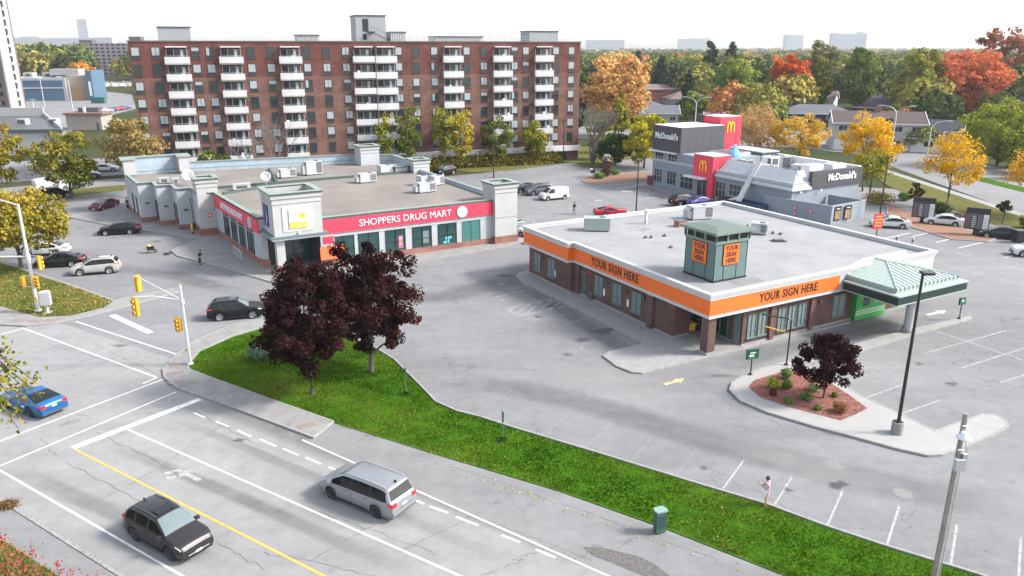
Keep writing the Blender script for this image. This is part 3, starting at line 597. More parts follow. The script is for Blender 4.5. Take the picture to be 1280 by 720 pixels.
for face in 'fl':
    q = MB(M['orange'], M['black']); q.box(-.82, .82, -.05, 0, 0, 1.62); q.box(-.87, .87, -.03, .01, -.05, 1.67, 1)
    if face == 'f': o = q.build('sign_panel', tower, (4.42, tw[1] - .02, 6.05), 0)
    else: o = q.build('sign_panel', tower, (tw[0] - .02, 4.48, 6.05), R(-90))
    lettering('lettering', o, 'YOUR\nSIGN\nHERE', .54, M['letter'], (0, -.056, .81), 0, ext=.008, bold=.018, sx=.84, spacing=1.06, line=.92)
# drive-through canopy
cn = MB(M['deepgreen'], M['sagelt'], M['white']); x0, x1, y0 = 14.1, 22.9, -5.5
cn.box(x0, x1, y0, -.5, 3.38, 4.02); cn.box(x0 - .06, x1 + .06, y0 - .06, -.5, 4.02, 4.13, 1); cn.box(x0 + .1, x1 - .1, y0 + .1, -.5, 3.28, 3.37, 2); cn.box(x0 - .04, x1 + .04, y0 - .04, -.5, 3.3, 3.375, 1)
canopy = cn.build('canopy', bank)
cr = MB(M['sagelt']); A, B_, z0, z1 = .75, .75, 4.14, 5.3
b0 = [(x0 + .5, y0 + .6), (x1 - .5, y0 + .6), (x1 - .5, .05), (x0 + .5, .05)]
cr.prism(b0, z0, z0 + .35); rx = (x0 + x1) / 2; ry = y0 + .6 + (x1 - x0 - 1) / 2
q0 = [(p[0], p[1], z0 + .352) for p in b0]; ap = (rx, ry, z1); bk = (rx, .05, z1)
cr.poly([q0[0], q0[1], ap]); cr.poly([q0[1], q0[2], bk, ap]); cr.poly([q0[3], q0[0], ap, bk]); cr.poly([q0[2], q0[3], bk]); cr.build('canopy_roof', canopy)
rb = MB(mat('sage_rib', (.24, .30, .27), .45))
def onroof(x, y):
    h = min((y - (y0 + .6)), x - (x0 + .5), (x1 - .5) - x) / ((x1 - x0 - 1) / 2); return z0 + .352 + h * (z1 - z0 - .352) + .02
nr = 15
for i in range(nr + 1):
    x = x0 + .5 + (x1 - x0 - 1) * i / nr; ye = y0 + .6 + min(x - x0 - .5, x1 - .5 - x)
    rb.bar((x, y0 + .6, onroof(x, y0 + .6)), (x, ye, onroof(x, ye)), .05, .06); rb.box(x - .06, x + .06, y0 + .54, y0 + .62, z0 + .12, z0 + .36)
y = y0 + .6
while y < .0:
    d = min(y - y0 - .6, (x1 - x0 - 1) / 2 - .01)
    for sx_, xe in ((x0 + .5, x0 + .5 + d), (x1 - .5, x1 - .5 - d)):
        rb.bar((sx_, y, onroof(sx_, y)), (xe, y, onroof(xe, y)), .05, .06); rb.box(sx_ - .06 if sx_ < rx else sx_ - .02, sx_ + .02 if sx_ < rx else sx_ + .06, y - .06, y + .06, z0 + .12, z0 + .36)
    y += .5
for a_ in ((x0 + .5, y0 + .6), (x1 - .5, y0 + .6)): rb.bar((*a_, z0 + .37), (rx, ry, z1 + .02), .09, .08)
rb.bar((rx, ry, z1 + .02), (rx, .05, z1 + .02), .09, .08); rb.build('standing_seam', canopy)
up = MB(M['white']); up.poly([(x0 - .5, -.12, 4.9), (x1 + 1, -.12, 4.9), (x1 + .2, 2.75, 5.9), (x0 + .8, 2.75, 5.9)]);
pc = MB(M['lgrey'], M['concrete']); pc.lathe([(.36, .1), (.36, 3.3)], (18.05, -4.1, 0), n=20); pc.lathe([(0, .5), (.48, .5), (.48, .1)], (18.05, -4.1, 0), n=20, mi=1); pc.build('column', canopy)
# rooftop units
def ac_unit(label, x, y, z, rot, w=2.0, d=1.2, h=1.15, kind=0, parent_frame=None, group='rooftop air units', body=None):
    X, Y = parent_frame(x, y); o = thing('rooftop_unit', label, 'air unit', (X, Y, z), rot, group)
    b = MB(body or M['lgrey']); b.box(-w / 2, w / 2, -d / 2, d / 2, .12, h); b.box(-w / 2 - .03, w / 2 + .03, -d / 2 - .03, d / 2 + .03, h, h + .05); b.build('casing', o)
    g = MB(M['dkgrey'], M['lgrey']); 
    if kind != 3:
        g.box(w * .12, w * .46, -d / 2 - .02, -d / 2 + .02, .3, h - .12)
        for i in range(5): g.box(w * .12, w * .46, -d / 2 - .035, -d / 2 - .015, .34 + i * (h - .5) / 5, .37 + i * (h - .5) / 5, 1)
    g.box(w / 2 - .02, w / 2 + .02, -d * .38, d * .38, .3, h - .12); g.build('grille', o)
    f = MB(M['dkgrey']); f.lathe([(.0, h + .1), (.32, h + .1), (.38, h + .05)], (w * .22, 0, 0), n=16); f.build('fan', o)
    if kind == 1:
        c = MB(M['lgrey']); c.box(-w / 2 - .45, -w / 2, -d * .35, d * .35, .2, h * .75); c.poly([(-w / 2 - .45, -d * .35, h * .75), (-w / 2, -d * .35, h * .97), (-w / 2, d * .35, h * .97), (-w / 2 - .45, d * .35, h * .75)]); c.build('intake_hood', o)
    c = MB(M['dkgrey']); c.box(-w * .45, w * .45, -d * .42, -d * .34, 0, .12); c.box(-w * .45, w * .45, d * .34, d * .42, 0, .12); c.build('base_rail', o)
    return o
ra = R(BA)
ac_unit('pale grey air unit near the left back corner of the flat store roof', 5.3, 22.3, 4.72, ra - .6, 2.6, 1.5, 1.3, 3, bf, body=mat('pale_green_grey', (.24, .28, .26), .5), group='air units on the store roof')
ac_unit('louvred grey air unit behind the green tower on the store roof', 18.2, 21.5, 4.72, ra - .2, 2.4, 1.6, 1.4, 1, bf, group='air units on the store roof')
ac_unit('small square condenser at the right side of the store roof', 18.5, 13.2, 4.72, ra - .9, 1.5, 1.2, 1.1, 0, bf, group='air units on the store roof')
X, Y = bf(14.0, 19.6); o = thing('roof_vent', 'rusty brown square vent box beside the tower on the store roof', 'vent', (X, Y, 4.72), ra)
b = MB(mat('rust', (.30, .10, .05), .8, var=.4, scale=6)); b.box(-.6, .6, -.4, .4, 0, .55); b.build('box', o); b = MB(M['dkgrey']); b.box(-.65, .65, -.45, .45, .55, .62); b.build('lid', o)
X, Y = bf(11.5, 22.2); o = thing('roof_pipe', 'tall white vent pipe with a cap near the back of the store roof', 'vent pipe', (X, Y, 4.72))
b = MB(M['lgrey']); b.lathe([(.2, 0), (.14, .2), (.14, 1.3), (0, 1.3)], n=12); b.build('pipe', o); b = MB(M['white']); b.lathe([(.0, 1.55), (.3, 1.45), (.3, 1.35), (0, 1.32)], n=12); b.build('cap', o)
X, Y = bf(17.8, 10.0); o = thing('roof_dish', 'small antenna on a weighted mount near the canopy on the store roof', 'antenna', (X, Y, 4.72))
b = MB(M['dkgrey']); b.box(-.7, .7, -.4, .4, .0, .08); b.box(-.5, .5, -.3, .3, .08, .2); b.build('mount', o); b = MB(M['lgrey']); b.tube([(.3, 0, .1), (.35, .1, 1.3)], .03); b.tube([(-.1, 0, .1), (.35, .1, .9)], .025); b.build('mast', o)
for i, (x, y) in enumerate([(7.5, 17.2), (8.0, 17.0), (9.6, 16.9), (7.1, 13.0)]):
    X, Y = bf(x, y); b = MB(M['dkgrey']); b.box(-.16, .16, -.12, .12, 0, .14); b.lathe([(0, .26), (.07, .26), (.07, .14)], n=8); o = b.build('roof_block', None, (X, Y, 4.73), ra + i); tag(o, 'small dark pipe block on the left part of the pale store roof', 'pipe block', 'pipe blocks left of the tower on the store roof')
for i, (x, y) in enumerate([(19.4, 17.3), (19.9, 16.1), (20.2, 15.2), (20.4, 14.4), (19.8, 12.6), (20.1, 11.9), (17.4, 18.2)]):
    X, Y = bf(x, y); b = MB(M['dkgrey']); b.box(-.16, .16, -.12, .12, 0, .14); b.lathe([(0, .26), (.07, .26), (.07, .14)], n=8); o = b.build('roof_block', None, (X, Y, 4.73), ra + i); tag(o, 'small dark pipe block on the right part of the pale store roof', 'pipe block', 'pipe blocks right of the tower on the store roof')
X, Y = bf(2.5, 4.9); o = thing('storage_bin', 'yellow plastic salt bin standing in the corner porch', 'bin', (X, Y, .14), ra)
b = MB(mat('yellow_plastic', (.8, .5, .02), .45)); b.box(-.5, .5, -.28, .28, .0, .5); b.build('body', o)
b = MB(mat('yellow_plastic_lid', (.8, .5, .02), .4)); b.T = Matrix.Rotation(R(8), 4, 'X'); b.box(-.56, .56, -.34, .34, .5, .62); b.box(-.3, .3, -.3, .2, .62, .7); b.build('lid', o)
X, Y = bf(3.2, 4.5); o = thing('ash_can', 'dark slender ash can beside the yellow salt bin', 'ash can', (X, Y, .14)); b = MB(M['black']); b.lathe([(0, 0), (.2, 0), (.16, .5), (.16, .9), (0, .95)], n=12); b.build('can', o); b = MB(M['dkgrey']); b.lathe([(.19, .9), (.19, .98), (.1, 1.02), (0, 1.02)], n=12); b.build('lid', o)

# ------------------------------------------------------------------ drugstore
SX, SY, SA = -23.8, 76.3, 30.0
shf = frame(SX, SY, SA)
shop = thing('drugstore', 'grey-white stucco drugstore with red sign bands and stepped towers', 'store', (SX, SY, 0), R(SA))
main = [(4.8, .95), (26.0, .95), (27.3, 3), (27.4, 37.5), (22, 41), (9, 43.2), (-4, 45), (-10.3, 45.3), (-9.6, 34.2), (-7.75, 34.2), (-7.7, 30.8), (-5.9, 30.8), (-5.8, 27.0), (-4.0, 27.0), (-4.0, 22.5), (-2.1, 22.2), (-.75, 4.4), (4.8, 4.4)]
stp = [(-4, 45), (-10.3, 45.3), (-9.6, 34.2), (-7.75, 34.2), (-7.7, 30.8), (-5.9, 30.8), (-5.8, 27.0), (-2.6, 27.0), (-2.6, 45)]
w = MB(M['stucco']); w.prism(main, .0, 5.1, top=False); w.build('wall', shop)
w = MB(M['brickbase']); w.ring(main, .1, .0, .75, over=.06); w.build('brick_base', shop)
w = MB(M['grey']); w.ring(main, .05, 3.15, 3.25, over=.03); w.build('string_course', shop)
w = MB(M['tanroof']); w.poly([(x, y, 4.9) for x, y in offset(main, .15)]); w.build('roof', shop)
w = MB(M['stucco_back']); w.ring(offset(main, .003), .3, 4.85, 5.35); w.build('parapet', shop)
w = MB(M['greendk'], M['greencap']); w.ring(main, .2, 5.2, 5.36, mi=0, over=.13); w.ring(main, .34, 5.36, 5.41, mi=1, over=.14); w.build('parapet_cap', shop)
# raised back parapet
bp_ = [(27.3, 30.5), (27.5, 37.6), (22, 41.1), (9, 43.3), (-2.4, 45.05)]
w = MB(M['stucco_back'], M['greencap'])
for (xa, ya), (xb, yb) in zip(bp_, bp_[1:]): w.bar((xa, ya, 5.7), (xb, yb, 5.7), .32, 1.0); w.bar((xa, ya, 6.24), (xb, yb, 6.24), .55, .08, 1)
w.build('back_parapet', shop)
w = MB(M['greendk']); w.bar((-2.2, 27.2, 5.05), (27, 27.2, 5.05), .3, .35); w.bar((6.8, 27.3, 5.1), (8.8, 40, 5.1), .3, .4); w.bar((-1, 22.5, 5.05), (5.8, 25.4, 5.05), .3, .3); w.build('roof_divider', shop)
def tower(name, x0, x1, y0, y1, z0, z1, parent=shop, openb=None, cap=.28, base=False, hollow=True, wm=None, band=True):
    t = MB(wm or M['offwhite'], M['stucco_back'], M['greendk']); P = [(x0, y0), (x1, y0), (x1, y1), (x0, y1)]
    t.ring(P, .3, z0, z1); t.poly([(x, y, z1 - 1.0) for x, y in offset(P, .25)], 2); o = t.build(name, parent)
    c = MB(M['greendk'], M['greencap'], M['offwhite']); c.ring(P, .3, z1 - .02, z1 + .12, mi=0, over=cap * .8); c.ring(P, .38, z1 + .12, z1 + .17, mi=1, over=cap)
    if band: c.ring(P, .1, z1 - .95, z1 - .87, mi=2, over=.07); c.ring(P, .1, z1 - .42, z1 - .02, mi=2, over=.12)
    c.build('cornice', o)
    if base: c = MB(M['brickbase']); c.ring(P, .1, 0, .95, over=.08); c.build('brick_base', o); c = MB(M['grey']); c.ring(P, .05, 3.2, 3.32, over=.04); c.build('string_course', o)
    return o
ct = tower('corner_tower', -.2, 4.75, -.1, 4.75, 4.0, 8.35)
c = MB(M['sagedk'], M['grey']); P = [(-.2, -.1), (4.75, -.1), (4.75, 4.75), (-.2, 4.75)]; c.ring(P, .4, 3.75, 3.98, mi=1, over=.35); c.ring(P, .4, 3.98, 4.1, mi=0, over=.45); c.build('entrance_cornice', ct)
c = MB(M['offwhite'], M['brickbase']); c.box(-.1, .75, 0, .85, .6, 3.75); c.box(-.2, .85, -.1, .95, .1, 1.0, 1); c.build('column', ct)
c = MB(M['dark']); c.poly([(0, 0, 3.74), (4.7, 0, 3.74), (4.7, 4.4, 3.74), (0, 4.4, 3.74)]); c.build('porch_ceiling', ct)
c = MB(M['black']); c.box(-.75, 4.7, 4.3, 4.45, 0, 3.9); c.box(4.55, 4.75, 1.2, 4.4, 0, 3.9); c.build('glazed_wall', ct); c = MB(M['offwhite'], M['brickbase']); c.box(-.75, -.15, 3.7, 4.35, .9, 3.75); c.box(-.85, -.05, 3.6, 4.4, .1, .95, 1); c.build('column', ct); c = MB(M['offwhite']); c.box(4.7, 6.2, .9, 1.1, 0, 5.1); c.build('wall', ct)
g = window_mesh(3.9, 3.0, 4, 2, M['black'], M['teal_glass']); put(g, 'entrance_door', ct, 2.6, 4.3, .1, 'f')
g = window_mesh(2.6, 3.0, 3, 2, M['black'], M['teal_glass']); put(g, 'entrance_door', ct, 4.55, 2.7, .1, 'l')
c = MB(mat('panel_grey', (.42, .44, .45), .7), M['white'], mat('sign_yellow', (.85, .58, .08), .5), mat('sign_dkyellow', (.55, .35, .03), .5)); c.box(.7, 3.85, -.16, -.09, 4.5, 7.1)
c.box(1.35, 3.2, -.26, -.16, 4.85, 6.75, 1); c.box(1.36, 3.19, -.27, -.255, 4.86, 5.5, 2); c.box(2.35, 3.0, -.275, -.255, 5.8, 6.4, 2); c.box(2.45, 2.9, -.285, -.27, 5.95, 6.3, 3); c.box(1.45, 1.95, -.29, -.27, 5.3, 5.45, 3)
c.box(2.15, 2.4, -.3, -.1, 4.15, 4.4, 1); sp_ = c.build('sign_panel', ct)
c = MB(mat('sign_navy', (.012, .03, .13), .4), M['white']); c.box(-.3, -.2, 1.9, 3.7, 4.75, 7.0); 
for k in range(14):
    t0 = -1.9 + k * .2; t1 = t0 + .2; r0, r1 = .72, .72 - .3 * math.sin(max(.1, k / 14 * math.pi))
    pa = lambda t, r: (-.305, 2.75 - r * math.cos(t) * .8, 5.75 + r * math.sin(t))
    c.poly([pa(t0, r0), pa(t1, r0), pa(t1, r1), pa(t0, r1)], 1)
sn = c.build('sign_panel', ct)
rc = tower('corner_column', 25.4, 28.4, .35, 3.3, 0, 7.1, base=True)
lc = tower('side_column', -4.05, -1.6, 22.2, 24.8, 0, 7.0, base=True)
tower('roof_turret', 22.2, 25.2, 37.4, 40.2, 4.9, 7.7, wm=M['stucco'])
tower('roof_turret', 26.2, 28.7, 26.2, 28.6, 3, 6.7, wm=M['stucco']); tower('roof_turret', 23.9, 25.8, 27.5, 29.4, 4.9, 5.8, wm=M['stucco'], band=False)
# three-sided tall parapet at the far left end
c = MB(M['offwhite'], M['stucco_back'], M['greencap'])
c.box(-10.4, -8.9, 42.6, 45.4, 5.3, 7.35); c.box(-3.2, -1.8, 42.6, 45.6, 5.3, 7.35); c.box(-8.9, -3.2, 45.1, 45.4, 5.3, 7.35, 1); c.box(-10.7, -1.5, 44.9, 45.7, 7.35, 7.5, 2); c.box(-10.7, -8.7, 42.4, 44.9, 7.35, 7.5, 2); c.box(-3.4, -1.5, 42.4, 44.9, 7.35, 7.5, 2); c.build('tall_parapet', shop)
c = MB(M['red']); c.box(4.8, 25.4, .80, .94, 3.62, 5.12); sb = c.build('sign_band', shop)
lettering('lettering', sb, 'SHOPPERS DRUG MART', 1.06, M['white'], (14.45, .76, 4.36), 0, ext=.03, bold=.0, sx=.98, spacing=1.0)
def emblem(parent, x, y, z, r, face):
    m1 = mat('emblem_pale_blue', (.27, .40, .45), .4); b = MB(m1, M['white']); T = Matrix.Translation((x, y, z)) @ (Matrix.Rotation(R(-90) + SDA, 4, 'Z') if face == 'l' else Matrix.Identity(4)) @ Matrix.Rotation(R(90), 4, 'X')
    b.T = T; b.lathe([(0, .06), (r, .06), (r, 0)], n=28, smooth=False)
    for k in range(3): b.lathe([(r * (.3 + .22 * k), .068), (r * (.38 + .22 * k), .068)], n=28, mi=1)
    return b.build('emblem', parent)
SDA = math.atan2(-.75 + 2.1, -(4.4 - 22.2)) * -1    # lean of the side wall from the -x face
emblem(sb, 21.3, .78, 4.35, .68, 'f')
# side wall frame: local x along the wall from far end to the corner
wa = math.atan2(4.4 - 22.2, -.75 + 2.1)
SW = Matrix.Translation((-2.1, 22.2, 0)) @ Matrix.Rotation(wa, 4, 'Z')
c = MB(M['red']); c.T = SW; c.box(.3, 17.8, -.14, -.003, 3.62, 5.12); sb2 = c.build('sign_band', shop)
me = text_mesh('SHOPPERS DRUG MART', 1.0, M['white'], ext=.03, bold=.02, sx=.86); me.transform(SW @ Matrix.Translation((7.9, -.17, 4.33)) @ Matrix.Rotation(R(90), 4, 'X')); o = bpy.data.objects.new('lettering', me); COL.objects.link(o); o.parent = sb2
b = MB(mat('emblem_blue', (.27, .40, .45), .4), M['white']); b.T = SW @ Matrix.Translation((15.1, -.14, 4.35)) @ Matrix.Rotation(R(90), 4, 'X'); b.lathe([(0, .06), (.66, .06), (.66, 0)], n=28, smooth=False)
for k in range(3): b.lathe([(.66 * (.3 + .22 * k), .068), (.66 * (.38 + .22 * k), .068)], n=28, mi=1)
b.build('emblem', sb2)
for xw in (4.0, 7.2, 10.4, 13.6):
    q = window_mesh(2.3, 2.6, 2, 1, M['black'], M['teal_glass'], d=.05); o = q.build('window', shop); o.matrix_local = SW @ Matrix.Translation((xw + .7, 0, .85))
for i, xw in enumerate((13.1, 16.3, 19.45, 22.55)):
    q = window_mesh(2.3, 2.65, 2, 1, M['sagedk'] if i == 3 else M['black'], mat('bright_teal_glass', (.05, .15, .14), .15) if i == 3 else M['teal_glass'], transom=1.3); o = q.build('window', shop, (xw, .95, .5))
    if i < 3:
        pm = MB([mat('poster_pink', (.55, .10, .14), .5), M['lightpane'], mat('poster_cyan', (.10, .45, .5), .5)][i], M['white'])
        if i == 0: pm.box(.35, .85, -.03, -.015, .5, 1.9); [pm.box(.42, .78, -.034, -.03, 1.7 - k * .2, 1.76 - k * .2, 1) for k in range(5)]
        elif i == 1: pm.box(.1, .8, -.03, -.015, .7, 2.1)
        else:
            for k in range(9): pm.lathe([(0, 0), (.0, 0)], n=3); a_ = k * .8; pm.box(-.5 + .3 * math.sin(a_) + k * .09, -.25 + .3 * math.sin(a_) + k * .09, -.03, -.016, .35 + .25 * (k % 3), .62 + .25 * (k % 3))
        pm.build('window_poster', o)
for xw in (6.9, 9.7):
    q = window_mesh(2.3, 2.65, 2, 1, M['black'], M['teal_glass'], transom=1.3); q.build('window', shop, (xw + .3, .95, .5))
c = MB(M['red'], M['white']); c.box(5.0, 6.1, .84, .93, 2.55, 3.3); c.build('notice', shop)
c = MB(mat('banner_orange_red', (.85, .14, .05), .5)); c.box(4.4, 7.0, .2, .3, 1.0, 2.4); c.build('banner', shop)
for (x, y) in ((-9.75, 37.2), (-9.95, 40.2)): q = window_mesh(1.6, 2.5, 1, 1, M['black'], M['teal_glass']); o = q.build('window', shop); o.matrix_local = Matrix.Translation((x - .03, y, .7)) @ Matrix.Rotation(R(-90) - .055, 4, 'Z')
for (x, y) in ((-7.75, 32.6), (-5.87, 29.0)): q = window_mesh(2.2, 2.5, 1, 1, M['black'], M['teal_glass']); put(q, 'window', shop, x, y, .7, 'l')
sg = MB(M['dkgrey']);
for x, y in ((-8.7, 34.15), (-6.8, 30.75), (-4.9, 26.95)): sg.box(x - .25, x + .25, y - .05, y, 2.5, 2.75)
sg.build('unit_number_plate', shop); sg = MB(M['red'], M['white']); sg.box(-3.1, -2.6, 22.05, 22.12, 2.4, 2.85); sg.box(-3.0, -2.7, 22.03, 22.06, 2.55, 2.7, 1); sg.build('warning_sign', shop)
sg = MB(M['black']); sg.box(-9.9, -9.8, 43.0, 44.4, .1, 3.2); sg.build('end_door', shop)
for i, (lb, x, y, r_, w_, k_) in enumerate([('white and grey air unit near the small roof tower ring of the drugstore', 9.4, 31.8, .1, 2.2, 1), ('tall stacked air unit with a white hood near the back of the drugstore roof', 13.3, 32.5, .1, 2.4, 1), ('air unit in the middle of the drugstore roof with a dark grille', 17.7, 22.4, .1, 2.4, 1), ('air unit nearest the red front of the drugstore roof', 21.6, 11.6, .1, 2.4, 1), ('low white air unit before the green back parapet', 22.6, 28.2, .1, 2.0, 3), ('dark-grilled cubic air unit near the right roof edge', 25.0, 15.7, .2, 1.6, 0), ('small white unit left of the dark-grilled cubic one', 23.3, 16.6, .2, 1.1, 3)]):
    ac_unit(lb, x, y, 4.92, R(SA) + r_, w_, 1.2, 1.9 if i == 1 else 1.2, k_, shf, 'air units on the drugstore roof', body=M['lgrey'])
for i, (lb, x, y, s_) in enumerate([('grey box unit on the left end of the drugstore roof', -6.2, 35.5, 1.2), ('greenish small unit beside the satellite dish', -4.9, 34.2, .8), ('long low white skylight box behind the left column tower', 1.8, 25.2, 2.2)]):
    X, Y = shf(x, y); o = thing('roof_box', lb, 'roof unit', (X, Y, 4.92), R(SA), 'small boxes on the drugstore roof'); b = MB(M['lgrey']); b.box(-s_ / 2, s_ / 2, -.4, .4, .08, .7); b.box(-s_ / 2 - .04, s_ / 2 + .04, -.44, .44, .7, .76); b.build('casing', o); b = MB(M['dkgrey']); b.box(-s_ * .3, s_ * .3, -.43, -.39, .2, .55); b.build('grille', o)
def dish(lb, x, y, z, r, yaw):
    X, Y = shf(x, y); o = thing('satellite_dish', lb, 'satellite dish', (X, Y, z), yaw); d = MB(M['lgrey']); d.T = Matrix.Translation((0, 0, r + .5)) @ Matrix.Rotation(R(60), 4, 'X')
    d.lathe([(0, 0), (r * .5, .06 * r), (r * .8, .18 * r), (r, .3 * r), (r * .98, .33 * r), (r * .7, .2 * r), (0, .05)], n=24); d.build('reflector', o)
    d = MB(M['grey']); d.tube([(0, 0, 0), (0, .05, r + .5)], .06); d.tube([(0, -.1, .5 + r * .3), (0, -r * 1.0, r + .9)], .025); d.build('mount', o)
dish('big white satellite dish on the left end of the drugstore roof', -3.6, 31.8, 4.92, .8, R(20)); dish('small white satellite dish behind the corner tower', 5.2, 26.2, 4.92, .7, R(10))
# ------------------------------------------------------------------ burger restaurant
MX, MY, MA = 23.8, 131.3, -61.0
mf = frame(MX, MY, MA)
mc = thing('burger_restaurant', 'blue-grey burger restaurant with dark grey upper box and red towers', 'restaurant', (MX, MY, 0), R(MA))
w = MB(M['mcgrey']); w.prism([(0, 0), (30, 0), (30, 13.6), (0, 13.6)], 0, 4.2, top=False); w.prism([(0, .05), (14.8, .05), (14.8, 9.5), (0, 9.5)], 4.2, 6.0); w.build('wall', mc)
w = MB(M['lgrey']); w.box(.3, 29.7, .3, 13.3, 4.0, 4.12); w.build('roof', mc)
w = MB(M['lgrey'], M['white']); w.ring([(0, 0), (30, 0), (30, 13.6), (0, 13.6)], .25, 4.0, 4.6, over=-.02); w.box(14.6, 30, 13.2, 13.75, 4.2, 6.1, 1); w.box(14.8, 15.0, 2.4, 13.2, 4.2, 5.2, 0); w.build('parapet', mc)
w = MB(M['charcoal'], mat('pale_flat_roof', (.56, .55, .53), .8, var=.1, scale=.6)); w.box(-.15, 6.9, -.15, 9.2, 6.05, 10.1); w.box(-.05, 6.8, -.05, 9.1, 10.1, 10.13, 1); up = w.build('upper_box', mc)
g = MB(mat('cladding_joint', (.04, .04, .045), .6))
for i in range(1, 14): g.box(6.9, 6.91, -.15, 9.2, 6.05 + i * .29, 6.065 + i * .29)
for i in range(1, 6): g.box(6.9, 6.912, i * 1.55, i * 1.55 + .015, 6.05, 10.1)
g.build('cladding_joint', up)
lettering('lettering', up, "McDonald's", 1.35, M['white'], (3.35, -.2, 8.45), 0, ext=.06, bold=.035, sx=.88)
w = MB(M['white']); w.box(-.5, 6.2, -.7, 0, 5.85, 6.03); w.build('awning', mc)
def arches(parent, x, y, z, h, face):
    b = MB(mat('arch_yellow', (.95, .55, .01), .4)); w_ = h * .46
    for s_ in (-1, 1):
        cx = s_ * w_ / 2; pts = []
        for k in range(13):
            t = math.pi * k / 12; pts.append((cx - math.cos(t) * w_ / 2 * .95, 0, -h / 2 + h * (math.sin(t) ** .62)))
        for p, q in zip(pts, pts[1:]): b.bar(p, q, .1, h * .11)
    o = b.build('arches_emblem', parent, (x, y, z), {'f': 0, 'r': R(90)}[face]); return o
# entrance portal
w = MB(M['red'], M['white']); w.box(10.7, 15.0, -.6, 3.0, 3.1, 6.5); w.box(13.95, 15.2, -.62, 0.4, 0, 3.1); w.box(10.75, 14.95, -.5, 2.9, 6.5, 6.56, 1); po = w.build('entrance_portal', mc); arches(po, 12.9, -.68, 4.9, 1.5, 'f')
w = MB(M['white']); w.box(9.7, 13.9, -1.9, -.62, 2.95, 3.15); w.build('awning', mc)
w = MB(M['red'], mat('red_dark_joint', (.3, .01, .03), .5), M['white']); w.box(1.5, 5.6, 9.3, 14.0, 4, 11.3); w.box(1.6, 5.5, 9.4, 13.9, 11.3, 11.34, 2); w.box(5.6, 5.63, 13.0, 13.08, 4, 11.3, 1)
for z in (6.2, 8.2, 10.2): w.box(5.6, 5.615, 9.3, 14.0, z, z + .02, 1)
tr = w.build('red_tower', mc); arches(tr, 5.68, 11.6, 9.6, 1.7, 'r')
w = MB(M['charcoal']); w.box(0, 1.4, 9.3, 13.0, 8, 11.4); w.build('stair_head', mc)
wf = lambda ww, hh, tr_=None: window_mesh(ww, hh, 3, 2, M['lgrey'], M['glass'], transom=tr_)
for x, ww in ((1.6, 2.0), (5.0, 2.2)): put(wf(ww, 1.5), 'window', mc, x, 0.04, 4.2, 'f'); put(wf(ww, 2.2), 'window', mc, x, 0, .75, 'f')
put(wf(3.0, 2.3), 'window', mc, 8.7, 0, .6, 'f'); put(wf(2.1, 2.4), 'window', mc, 16.4, 0, .5, 'f'); put(wf(2.4, 1.7), 'window', mc, 19.4, 0, 1.2, 'f')
o = put(window_mesh(2.4, 2.5, 2, 1, M['lgrey'], M['glass']), 'door', mc, 12.4, -.02, .1, 'f'); h_ = MB(M['lgrey']); h_.box(-.1, -.06, -.14, -.1, .8, 1.4); h_.build('handle', o)
w = MB(M['grey']); w.box(26.2, 27.3, -.05, 0, .1, 2.3); w.build('service_door', mc)
w = MB(M['mansard'])
P = lambda *a: a
w.poly([(15.2, -.35, 3.75), (30.35, -.35, 3.75), (28.6, 2.2, 6.0), (15.2, 2.2, 6.0)]); w.poly([(30.35, -.35, 3.75), (30.35, 3.4, 3.75), (28.6, 3.4, 6.0), (28.6, 2.2, 6.0)]); w.poly([(15.2, -.35, 3.75), (15.2, 2.2, 6.0), (15.2, 2.2, 3.75)]); w.poly([(15.2, 2.2, 6.0), (28.6, 2.2, 6.0), (28.6, 2.4, 6.0), (15.2, 2.4, 6.0)]); w.box(15.2, 28.6, 2.2, 2.4, 4, 6.0)
w.box(15.2, 30.35, -.35, -.2, 3.6, 3.76); w.box(30.2, 30.35, -.2, 3.4, 3.6, 3.76); ms = w.build('mansard', mc)
w = MB(M['lgrey'])
for i in range(27): x = 15.6 + i * .5; w.bar((x, -.35, 3.79), (x if x < 28.6 else 28.6, 2.2 if x < 28.6 else 2.2 - 0, 6.03), .05, .05)
for i in range(6): y = .2 + i * .5; w.bar((30.35, y, 3.79), (28.6, max(y, 2.2), 6.03), .05, .05)
w.build('standing_seam', ms)
w = MB(M['charcoal']); w.box(29.6, 30.3, 3.4, 13.8, 3.75, 6.0); sf = w.build('sign_fascia', mc)
lettering('lettering', sf, "McDonald's", 1.35, M['white'], (30.36, 9.4, 4.95), R(90), ext=.05, bold=.035, sx=.92)
w = MB(M['white']); [w.box(30.3, 30.42, y, y + .3, 3.25, 3.45) for y in (1.2, 5.2)]; w.build('wall_lamp', mc)
w = MB(M['lgrey']); w.box(21.6, 22.3, -2.6, 2.4, 0, .1); w = MB(M['lgrey']); w.bar((23.3, -3.2, 1.2), (21.6, 2.2, 6.4), .75, .35); w.build('roof_duct', mc)
# corral
w = MB(M['mcgrey'], M['grey']); Pc = [(28.6, -.9), (36.1, .7), (35.6, 8.0), (30.2, 7.2)]
for a, b_ in ((Pc[0], Pc[1]), (Pc[1], Pc[2]), (Pc[2], Pc[3]), (Pc[0], (26.5, -1.3))): w.bar((*a, 1.25), (*b_, 1.25), .14, 2.5); w.bar((*a, 2.53), (*b_, 2.53), .2, .07, 1)
ye = w.build('yard_wall', mc)
pm = MB(M['black'], mat('poster_food', (.45, .28, .12), .6, scale=3, col2=(.06, .03, .02)), M['white'])
for y in (1.3, 3.3): pm.box(36.13, 36.2, y, y + 1.3, .5, 2.35); pm.box(36.2, 36.21, y + .12, y + 1.18, .65, 1.75, 1); pm.box(36.2, 36.21, y + .3, y + 1.0, 2.0, 2.1, 2)
pm.T = Matrix.Translation((-.05, .25, 0)); pm.build('poster', ye)
pm = MB(M['red'], M['white'])
